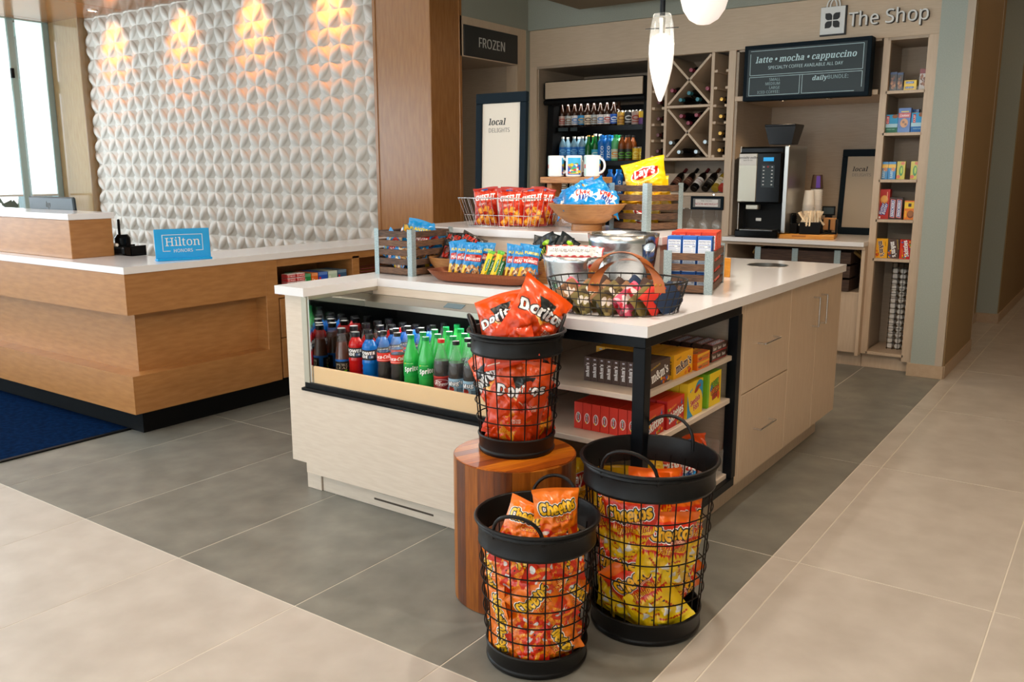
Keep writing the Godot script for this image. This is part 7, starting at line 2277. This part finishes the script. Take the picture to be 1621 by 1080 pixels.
func tier_top() -> void:
	var y := 1.1505
	framed_board("local_board", "tall framed cream board standing at the back left of the raised tier", Vector3(-2.9, y, -3.99), 0.34, 0.7, -0.03, M.board)
	# chrome wire basket of cracker bags
	var wb := thing("chrome_basket", "low open chrome wire basket of cracker bags on the raised tier", "basket", Vector3(-2.6, y, -3.68), 0.05)
	var rect := func(x: float, z: float, yy: float) -> Array: return [Vector3(-x, yy, -z), Vector3(x, yy, -z), Vector3(x, yy, z), Vector3(-x, yy, z)]
	part(wb, "rim_wire", metal_tube(rect.call(0.215, 0.17, 0.145), 0.0032, 8, true), M.chrome)
	part(wb, "mid_wire", metal_tube(rect.call(0.19, 0.148, 0.06), 0.0022, 6, true), M.chrome)
	part(wb, "base_wire", metal_tube(rect.call(0.175, 0.135, 0.004), 0.0028, 6, true), M.chrome)
	for k in 14:
		var f := -1.0 + 2.0 * k / 13.0
		for s in [-1.0, 1.0]:
			part(wb, "side_wire", metal_tube([Vector3(f * 0.175, 0.003, s * 0.135), Vector3(f * 0.215, 0.145, s * 0.17)], 0.0014, 6), M.chrome)
			if k % 2 == 0:
				part(wb, "side_wire", metal_tube([Vector3(s * 0.175, 0.003, f * 0.135), Vector3(s * 0.215, 0.145, f * 0.17)], 0.0014, 6), M.chrome)
		part(wb, "floor_wire", metal_tube([Vector3(f * 0.175, 0.003, -0.135), Vector3(f * 0.175, 0.003, 0.135)], 0.0014, 6), M.chrome)
	var g := "red cracker bags in the chrome basket"
	var cr := [[-2.72, -3.62, 26, 3, "leftmost in front"], [-2.60, -3.68, 32, -4, "left of the middle, set back"], [-2.545, -3.59, 36, 2, "in the middle, foremost"], [-2.46, -3.66, 34, 4, "right of the middle"], [-2.47, -3.76, 38, -6, "at the right, behind"], [-2.6, -3.78, 30, 0, "at the back"]]
	for k in cr.size():
		var q: Array = cr[k]
		put_bag("cracker_bag", "cracker", 0.13, 0.19, 0.03, k, Vector3(q[0], y + 0.1, q[1]), q[2], q[3], -5, "red cracker bag %s in the chrome basket" % q[4], "snack bag", g)
	# footed wooden bowl of blue snack mix bags
	var bo := thing("footed_bowl", "large footed wooden bowl heaped with blue snack mix bags", "bowl", Vector3(-2.125, y, -3.625))
	part(bo, "shell", lathe(V([0.0, 0.03, 0.06, 0.03, 0.09, 0.036, 0.135, 0.065, 0.172, 0.105, 0.186, 0.124, 0.183, 0.127, 0.168, 0.11, 0.13, 0.072, 0.08, 0.044, 0.0, 0.04]), 64), M.bowl)
	part(bo, "foot", lathe(V([0.0, 0.0, 0.074, 0.0, 0.072, 0.03, 0.0, 0.031]), 48), M.bowl)
	g = "blue snack mix bags in the footed bowl"
	put_bag("snack_mix_bag", "mix_top", 0.23, 0.2, 0.045, 0, Vector3(-2.19, y + 0.145, -3.63), 24, 28, -56, "blue snack mix bag at the left of the footed bowl", "snack bag", g)
	put_bag("snack_mix_bag", "mix_top", 0.19, 0.19, 0.045, 1, Vector3(-2.125, y + 0.145, -3.58), 34, 2, -58, "blue snack mix bag in front in the footed bowl", "snack bag", g)
	put_bag("snack_mix_bag", "mix_top", 0.2, 0.18, 0.045, 2, Vector3(-2.055, y + 0.145, -3.64), 44, -24, -50, "blue snack mix bag at the right of the footed bowl", "snack bag", g)
	put_bag("snack_mix_bag", "mix_top", 0.18, 0.2, 0.04, 3, Vector3(-2.11, y + 0.155, -3.7), 30, -70, -60, "blue snack mix bag at the back of the footed bowl", "snack bag", g)
	# crate of yellow potato chip bags, turned corner-on
	crate("brown slatted crate of yellow chip bags on the raised tier, corner forward", Vector3(-1.925, y, -3.845), deg_to_rad(28 + 45), 0.25, 0.25, 0.218, 5, 0.03)
	g = "yellow chip bags in the tier crate"
	put_bag("potato_chip_bag", "potato", 0.21, 0.2, 0.042, 0, Vector3(-1.925, y + 0.235, -3.835), 26, 12, -14, "yellow chip bag with red logo standing highest in the tier crate", "chip bag", g, 0.0, 0.3)
	put_bag("potato_chip_bag", "potato", 0.14, 0.18, 0.03, 1, Vector3(-1.975, y + 0.165, -3.85), 34, -14, -6, "yellow chip bag at the left of the tier crate", "chip bag", g)
	put_bag("potato_chip_bag", "potato", 0.14, 0.16, 0.03, 2, Vector3(-1.885, y + 0.165, -3.87), 24, 10, -6, "yellow chip bag at the right of the tier crate", "chip bag", g)
	put_bag("potato_chip_bag", "potato", 0.15, 0.18, 0.03, 3, Vector3(-1.95, y + 0.07, -3.84), 73, 84, -20, "yellow chip bag lowest behind the left slats of the tier crate", "chip bag", g)
	put_bag("potato_chip_bag", "potato", 0.15, 0.18, 0.03, 4, Vector3(-1.9, y + 0.11, -3.85), -17, 84, -20, "yellow chip bag behind the right slats of the tier crate", "chip bag", g)
	# wooden stand with three printed mugs
	var ms := thing("mug_stand", "small wooden plank stand carrying three white mugs behind the bowl", "stand", Vector3(-2.36, y, -3.91))
	part(ms, "plank", bm(Vector3(0.35, 0.032, 0.14), 0.003), M.bowl, Vector3(0, 0.232, 0))
	for s in [-1.0, 1.0]:
		part(ms, "leg", bm(Vector3(0.03, 0.216, 0.1), 0.002), M.bowl, Vector3(s * 0.13, 0.108, 0))
	part(ms, "lower_plank", bm(Vector3(0.29, 0.02, 0.12), 0.002), M.bowl, Vector3(0, 0.012, 0))
	var mug := lathe(V([0.0, 0.002, 0.036, 0.0, 0.04, 0.004, 0.041, 0.105, 0.04, 0.107, 0.037, 0.105, 0.036, 0.01, 0.0, 0.008]), 40)
	var wrap := lathe([Vector2(0.0412, 0.006), Vector2(0.0418, 0.102)], 40, art.mug, 1.0)
	for k in 3:
		var m := thing("mug", ["white souvenir mug, left of three on the wooden stand", "white souvenir mug with colourful print, middle of three", "white souvenir mug, right of three on the wooden stand"][k], "mug", Vector3(-2.475 + 0.108 * k, y + 0.2485, -3.9), [2.1, 0.45, 2.3][k], "souvenir mugs")
		part(m, "cup", mug, M.china)
		part(m, "print", wrap, M.paper)
		var pts := []
		for i in 13:
			var t := PI * i / 12.0
			pts.append(Vector3(-0.04 - sin(t) * 0.03, 0.055 + cos(t) * 0.036, 0).rotated(Vector3.UP, [1.2, -2.2, 0.9][k]))
		part(m, "handle", metal_tube(pts, 0.006, 8), M.china)
	var ab := thing("acrylic_bin", "clear acrylic bin of small packets between bowl and chrome basket", "bin", Vector3(-2.33, y, -3.8))
	var bb := MB.new()
	for s in [-1.0, 1.0]:
		bb.box(Vector3(0, 0.04, s * 0.05), Vector3(0.1, 0.08, 0.003)); bb.box(Vector3(s * 0.05, 0.04, 0), Vector3(0.003, 0.08, 0.1))
	part(ab, "walls", bb.done(), M.acrylic)
	part(ab, "packets", bm(Vector3(0.08, 0.04, 0.08), 0.004), M.kraft, Vector3(0, 0.022, 0)).set_meta("kind", "stuff")
	# a small yellow card holder on the worktop behind the right crate
	solo("yellow_card", bm(Vector3(0.05, 0.09, 0.012), 0.002), M.honey, "small yellow block standing behind the tall right crate", "block", Vector3(-1.545, 0.98, -3.93))


func pendants() -> void:
	# teardrop of clear glass over white glass, on a dark stem
	var p := thing("pendant_lamp", "slender pendant lamp with clear top and white glass teardrop", "lamp", Vector3(-1.652, 1.708, -3.4))
	part(p, "white_shade_glow", lathe(V([0.0, 0.0, 0.006, 0.002, 0.018, 0.03, 0.034, 0.08, 0.046, 0.135, 0.051, 0.19, 0.0505, 0.225, 0.046, 0.25, 0.02, 0.268, 0.0, 0.27]), 40), M.pendant)
	part(p, "clear_top", lathe(V([0.052, 0.19, 0.0515, 0.225, 0.049, 0.27, 0.044, 0.31, 0.038, 0.34, 0.034, 0.345, 0.0, 0.346]), 40), M.clear_glass)
	part(p, "socket", lathe(V([0.0, 0.26, 0.012, 0.262, 0.013, 0.33, 0.0, 0.335]), 20), M.steel)
	part(p, "cross_pin", metal_tube([Vector3(-0.06, 0.288, 0.03), Vector3(0.06, 0.292, -0.03)], 0.0022, 6), M.black)
	part(p, "stem", lathe(V([0.0, 0.34, 0.011, 0.34, 0.011, 0.41, 0.0, 0.412]), 16), M.navy_black)
	part(p, "cable", metal_tube([Vector3(0, 0.41, 0), Vector3(0, 1.69, 0)], 0.0018, 6), M.black)
	part(p, "ceiling_cup", lathe(V([0.0, 1.66, 0.04, 1.665, 0.045, 1.692, 0.0, 1.692]), 24), M.black)
	lamp_in(p, Vector3(0, 0.15, 0), 0.6)
	var q := thing("globe_pendant", "rounder white glass pendant lamp cut off by the picture's top edge", "lamp", Vector3(-1.083, 1.842, -2.5))
	part(q, "white_shade_glow", lathe(V([0.0, 0.0, 0.02, 0.003, 0.042, 0.016, 0.06, 0.042, 0.071, 0.08, 0.076, 0.13, 0.074, 0.19, 0.064, 0.25, 0.04, 0.28, 0.0, 0.284]), 40), M.pendant)
	part(q, "clear_top", lathe(V([0.0745, 0.19, 0.065, 0.26, 0.05, 0.3, 0.034, 0.32, 0.0, 0.322]), 40), M.clear_glass)
	part(q, "stem", lathe(V([0.0, 0.32, 0.011, 0.32, 0.011, 0.4, 0.0, 0.402]), 16), M.navy_black)
	part(q, "cable", metal_tube([Vector3(0, 0.4, 0), Vector3(0, 1.556, 0)], 0.0018, 6), M.black)
	part(q, "ceiling_cup", lathe(V([0.0, 1.526, 0.04, 1.53, 0.045, 1.558, 0.0, 1.558]), 24), M.black)
	lamp_in(q, Vector3(0, 0.14, 0), 0.8)


func lamp_in(p: Node3D, at: Vector3, e: float) -> void:
	var l := OmniLight3D.new()
	l.name = "lamp_light"
	l.light_energy = e
	l.light_color = rgb(255, 244, 230)
	l.light_size = 0.03
	l.omni_range = 12
	l.omni_attenuation = 2.0
	l.shadow_enabled = true
	p.add_child(l)
	l.position = at


# ---------- lights of the room ----------
func area(parent: Node3D, at: Vector3, size: Vector2, rot: Vector3, color: Color, energy: float) -> void:
	var al := AreaLight3D.new()
	al.name = "panel_light"
	al.area_size = size
	al.area_normalize_energy = false
	al.light_energy = energy
	al.light_color = color
	al.area_range = 30.0
	al.shadow_enabled = true
	parent.add_child(al, true)
	al.position = at
	al.rotation = rot


func ceiling_panel(label: String, at: Vector3, size: Vector2, color: Color, energy: float) -> void:
	var o := thing("ceiling_panel_light", label, "light", at)
	part(o, "frame", bm(Vector3(size.x + 0.06, 0.04, size.y + 0.06), 0.004), M.paint_white, Vector3(0, -0.02, 0))
	part(o, "diffuser_glow", bm(Vector3(size.x, 0.004, size.y)), M.lamp_soft, Vector3(0, -0.041, 0))
	area(o, Vector3(0, -0.05, 0), size, Vector3(-PI / 2, 0, 0), color, energy)


func lit_materials() -> void:
	M.lamp = mat(Color.WHITE); M.lamp.emission_enabled = true; M.lamp.emission = rgb(255, 226, 180); M.lamp.emission_energy_multiplier = 6.0
	M.lamp_cool = mat(Color.WHITE); M.lamp_cool.emission_enabled = true; M.lamp_cool.emission = rgb(255, 250, 240); M.lamp_cool.emission_energy_multiplier = 3.0
	M.lamp_dim = mat(Color.WHITE); M.lamp_dim.emission_enabled = true; M.lamp_dim.emission = rgb(255, 250, 240); M.lamp_dim.emission_energy_multiplier = 0.4
	M.lamp_soft = mat(Color.WHITE); M.lamp_soft.emission_enabled = true; M.lamp_soft.emission = rgb(255, 244, 226); M.lamp_soft.emission_energy_multiplier = 2.0
	M.pendant = mat(rgb(244, 240, 236), 0.25); M.pendant.emission_enabled = true; M.pendant.emission = rgb(255, 244, 234); M.pendant.emission_energy_multiplier = 0.62
	M.shade = mat(rgb(240, 244, 242), 0.9); M.shade.backlight_enabled = true; M.shade.backlight = rgb(250, 252, 252); M.shade.emission_enabled = true; M.shade.emission = rgb(240, 252, 250); M.shade.emission_energy_multiplier = 0.85
	M.screen = mat(rgb(20, 90, 140)); M.screen.emission_enabled = true; M.screen.emission = rgb(40, 170, 230); M.screen.emission_energy_multiplier = 0.8


func more_materials() -> void:
	M.oak_face = grained(rgb(192, 170, 144), rgb(202, 181, 155), Vector3(0.8, 9.0, 0.8), 0.45, 0.03, 12, true)
	M.alu = mat(rgb(176, 200, 198), 0.4)
	M.soil = mat(rgb(84, 66, 54), 0.9)
	M.leaf = mat(rgb(96, 104, 44), 0.7)
	M.pave = mat(rgb(170, 166, 160), 0.9)
	M.monitor = mat(rgb(46, 56, 62), 0.35)
	M.sign_blue = mat(rgb(2, 160, 226), 0.4)
	M.maroon = mat(rgb(110, 30, 34), 0.5)
	M.matt_black = mat(rgb(8, 9, 9), 0.9)
	M.sign_black = mat(rgb(24, 26, 28), 0.4)
	M.letter_grey2 = mat(rgb(196, 196, 190), 0.6)
	M.letter_blue = mat(rgb(190, 222, 228), 0.5)
	M.letter_blue2 = mat(rgb(150, 180, 186), 0.5)
	M.red_ink = mat(rgb(170, 40, 50), 0.6)
	M.wine_glass = mat(rgb(14, 12, 12), 0.08)
	M.wine_white = mat(rgb(150, 126, 40), 0.08)
	M.wine_rose = mat(rgb(170, 60, 50), 0.08)
	M.foil_pink = mat(rgb(150, 50, 74), 0.35)
	M.foil_teal = mat(rgb(50, 130, 146), 0.35)
	M.foil_silver = mat(rgb(176, 190, 196), 0.3, 0.5)
	M.foil_red = mat(rgb(96, 30, 34), 0.35)
	M.foil_gold = mat(rgb(206, 160, 74), 0.3, 0.5)
	M.foil_dark = mat(rgb(24, 24, 26), 0.35)
	M.foil_brown = mat(rgb(84, 50, 34), 0.35)
	M.foil_rose = mat(rgb(200, 150, 140), 0.35)
	M.glass_solid = mat(Color(0.98, 1.0, 0.99, 0.05), 0.0)
	M.glass_solid.transparency = BaseMaterial3D.TRANSPARENCY_ALPHA
	M.clear_glass = M.glass_solid
	M.acrylic = mat(Color(0.97, 1.0, 1.0, 0.08), 0.03)
	M.acrylic.transparency = BaseMaterial3D.TRANSPARENCY_ALPHA
	M.brown_glass = mat(rgb(34, 18, 10), 0.12)
	M.green_glass = mat(rgb(16, 96, 40), 0.1)
	M.pet_blue = mat(rgb(112, 150, 172), 0.12)
	M.pet_clear = mat(rgb(186, 200, 206), 0.12)
	M.pet_green = mat(rgb(80, 170, 110), 0.15)
	M.amber = mat(rgb(120, 62, 26), 0.12)
	M.juice = mat(rgb(70, 36, 32), 0.15)
	M.coco = mat(rgb(10, 106, 190), 0.3)
	M.cap_blue = mat(rgb(24, 120, 200), 0.35)
	M.cap_pink = mat(rgb(206, 170, 160), 0.4)
	M.cap_green = mat(rgb(16, 140, 74), 0.35)
	M.cap_red = mat(rgb(206, 40, 28), 0.35)
	M.cap_black = mat(rgb(22, 23, 26), 0.32)
	M.steel_soft = mat(rgb(186, 180, 164), 0.4, 0.85)
	M.steel_brushed = mat(rgb(186, 182, 172), 0.35, 0.9)
	M.slate_blue = mat(rgb(96, 122, 134), 0.3)
	M.smoke = mat(Color(0.06, 0.045, 0.035, 1.0), 0.2)
	M.smoke.metallic_specular = 0.3
	M.bean = grained(rgb(40, 22, 12), rgb(110, 66, 30), Vector3(40, 40, 40), 0.5, 0.05, 51)
	M.cup_brown = mat(rgb(74, 54, 46), 0.5)
	M.purple = mat(rgb(84, 52, 160), 0.5)
	M.honey = grained(rgb(206, 136, 44), rgb(226, 160, 66), Vector3(1, 8, 8), 0.4, 0.03, 52)
	M.honey_dark = mat(rgb(176, 108, 34), 0.5)
	M.stick = mat(rgb(246, 226, 194), 0.6)
	M.kraft = mat(rgb(176, 124, 70), 0.7)
	M.board2 = mat(rgb(176, 164, 146), 0.6)
	M.slat = grained(rgb(46, 30, 22), rgb(84, 58, 42), Vector3(1, 12, 12), 0.7, 0.03, 53)
	for k in 3:
		M["slat%d" % k] = grained([rgb(58, 40, 30), rgb(70, 48, 34), rgb(50, 36, 30)][k], [rgb(126, 90, 62), rgb(136, 98, 68), rgb(110, 80, 58)][k], Vector3(3, 26, 3), 0.65, 0.025, 54 + k)
	M.zinc = grained(rgb(128, 146, 150), rgb(190, 206, 208), Vector3(16, 16, 16), 0.42, 0.04, 58)
	M.zinc.metallic = 0.35
	M.rope = mat(rgb(150, 116, 60), 0.9)
	M.vent = mat(rgb(70, 58, 46), 0.6)
	M.lip = mat(rgb(232, 190, 130), 0.5)
	M.navy_black = mat(rgb(10, 15, 20), 0.36)
	M.navy_black.metallic_specular = 0.3
	M.bot_sport_red = mat(rgb(196, 24, 24), 0.14)
	M.bot_sport_blue = mat(rgb(10, 110, 200), 0.14)
	for k in ["tea", "cola", "pepper", "root"]:
		var c := mat(Color(0.93, 0.97, 0.98, 0.05), 0.05)
		c.metallic_specular = 0.35
		c.transparency = BaseMaterial3D.TRANSPARENCY_ALPHA
		M["bot_" + k] = c
	M.bot_lime = mat(rgb(26, 180, 70), 0.1)
	M.bot_lime.clearcoat_enabled = true
	M.tea_liquid = mat(rgb(92, 40, 14), 0.1)
	M.cola_liquid = mat(rgb(24, 10, 10), 0.1)
	for k in 4:
		M["acacia%d" % k] = grained([rgb(94, 44, 10), rgb(120, 62, 14), rgb(70, 32, 8), rgb(142, 78, 20)][k], [rgb(144, 76, 20), rgb(168, 96, 26), rgb(116, 58, 16), rgb(188, 114, 34)][k], Vector3(9, 0.9, 9), 0.3, 0.03, 61 + k)
	for k in 3:
		M["acacia_top%d" % k] = grained([rgb(160, 76, 10), rgb(182, 94, 14), rgb(124, 52, 8)][k], [rgb(206, 114, 24), rgb(220, 132, 30), rgb(172, 86, 18)][k], Vector3(9, 9, 0.9), 0.28, 0.03, 66 + k)
	M.copper = grained(rgb(138, 78, 50), rgb(176, 110, 76), Vector3(14, 14, 14), 0.36, 0.04, 70)
	M.copper.metallic = 0.75
	M.bowl = grained(rgb(150, 98, 52), rgb(196, 142, 86), Vector3(1.6, 14, 3), 0.4, 0.03, 71)
	M.hammered = mat(rgb(206, 212, 216), 0.26, 1.0)
	M.hammered.normal_enabled = true
	M.hammered.normal_scale = 0.1
	var nt := noise_tex(0.045, 72, Color.BLACK, Color.WHITE, 256, 2)
	nt.as_normal_map = true
	nt.bump_strength = 6.0
	nt.color_ramp = null
	M.hammered.normal_texture = nt
	M.hammered.uv1_triplanar = true
	M.hammered.uv1_scale = Vector3(7, 7, 7)
	M.wire_dark = mat(rgb(50, 48, 46), 0.4, 0.6)
	M.leather = mat(rgb(170, 92, 40), 0.45)
	M.brass = mat(rgb(196, 150, 70), 0.3, 0.9)
	M.china = mat(rgb(238, 240, 240), 0.2)


func lamps() -> void:
	# lobby panels, out of frame above and behind the camera
	var k := 0
	for x in [-7.5, -4.6, -1.7, 1.4]:
		for z in [-1.2, 1.6]:
			ceiling_panel("square white ceiling panel over the lobby, %s from the window wall, %s row" % [NTH[k / 2], ["shop side", "entrance side"][k % 2]], Vector3(x, 3.4, z), Vector2(1.2, 1.2), rgb(252, 250, 252) if x < -4.0 else rgb(255, 186, 122), LOBBY if x < -4.0 else LOBBY * 0.55)
			k += 1
	# shop panels inside the canopy opening
	for q in [[-3.0, -4.4, "over the raised tier"], [-1.4, -4.4, "over the island's right half"]]:
		var o := thing("canopy_panel_light", "warm square panel light in the dark canopy opening %s" % q[2], "light", Vector3(q[0], 2.8, q[1]))
		part(o, "diffuser_glow", bm(Vector3(0.7, 0.02, 0.9)), M.lamp_soft, Vector3(0, -0.012, 0))
		area(o, Vector3(0, -0.03, 0), Vector2(0.7, 0.9), Vector3(-PI / 2, 0, 0), rgb(255, 228, 194), SHOP)
	ceiling_panel("warm square ceiling light before the hallway mouth", Vector3(0.35, 3.4, -3.6), Vector2(0.8, 0.8), rgb(255, 206, 156), 2.2)
	# hallway
	for z in [-6.0, -9.0, -12.0]:
		ceiling_panel("warm hallway ceiling light, %s" % {-6.0: "nearest the lobby", -9.0: "middle one", -12.0: "farthest one"}[z], Vector3(0.2, 3.4, z), Vector2(0.5, 0.5), rgb(255, 206, 150), HALL)
	# recessed spots in the soffit that wash the relief wall
	var xs := [-8.82, -7.64, -6.6, -5.6]
	for i in 4:
		var o := thing("recessed_spot", "warm recessed spotlight washing the white relief wall, %s from the wooden pier" % NTH[i], "light", Vector3(xs[i], 3.034, -5.13), 0.0, "recessed wall washing spots")
		part(o, "rim", lathe(V([0.04, -0.001, 0.055, -0.002, 0.055, -0.007, 0.044, -0.009, 0.04, -0.003]), 28), M.chrome)
		part(o, "lamp_glow", lathe(V([0.0, -0.004, 0.04, -0.004]), 24), M.lamp)
		var s := SpotLight3D.new()
		s.name = "wall_washer"
		s.light_color = rgb(255, 144, 50)
		s.light_energy = WASH
		s.spot_angle = 42
		s.spot_angle_attenuation = 0.9
		s.spot_range = 6
		s.light_size = 0.04
		s.shadow_enabled = true
		o.add_child(s)
		s.position = Vector3(0, -0.02, 0)
		s.rotation.x = -PI / 2 + 0.6
	# daylight through the shaded glass front behind the camera and along the left wall
	var gl := struct("window_2", span(-11, 5, 0.0, 0.2, 4.8, 5.0), M.alu)
	for i in 5:
		part(gl, "mullion", span(-9.6 + i * 3.4 - 0.04, -9.6 + i * 3.4 + 0.04, 0.2, 2.9, 4.84, 4.94), M.alu)
		if i < 4:
			var c := -7.9 + i * 3.4
			var s := part(gl, "roller_shade", bm(Vector3(3.2, 2.6, 0.006)), M.shade, Vector3(c, 1.58, 4.83))
			area(s, Vector3(0, 0, -0.02), Vector2(3.2, 2.6), Vector3.ZERO, rgb(228, 240, 255), FRONT * (1.6 if i < 2 else 0.2))
	for z in [-4.08, -2.5, -0.9, 0.7]:
		var o: Node3D = get_node("window_1")
		area(o, Vector3(-9.92, 1.7, z), Vector2(1.4, 2.0), Vector3(0, -PI / 2, 0), rgb(224, 242, 255), SIDE)
	struct("wall_left", span(-10.1, -9.96, 0, 3.4, 2.0, 5.0), M.cover)
	struct("wall_left_upper", span(-10.1, -9.97, 3.06, 3.4, -5.6, 2.0), M.cover)
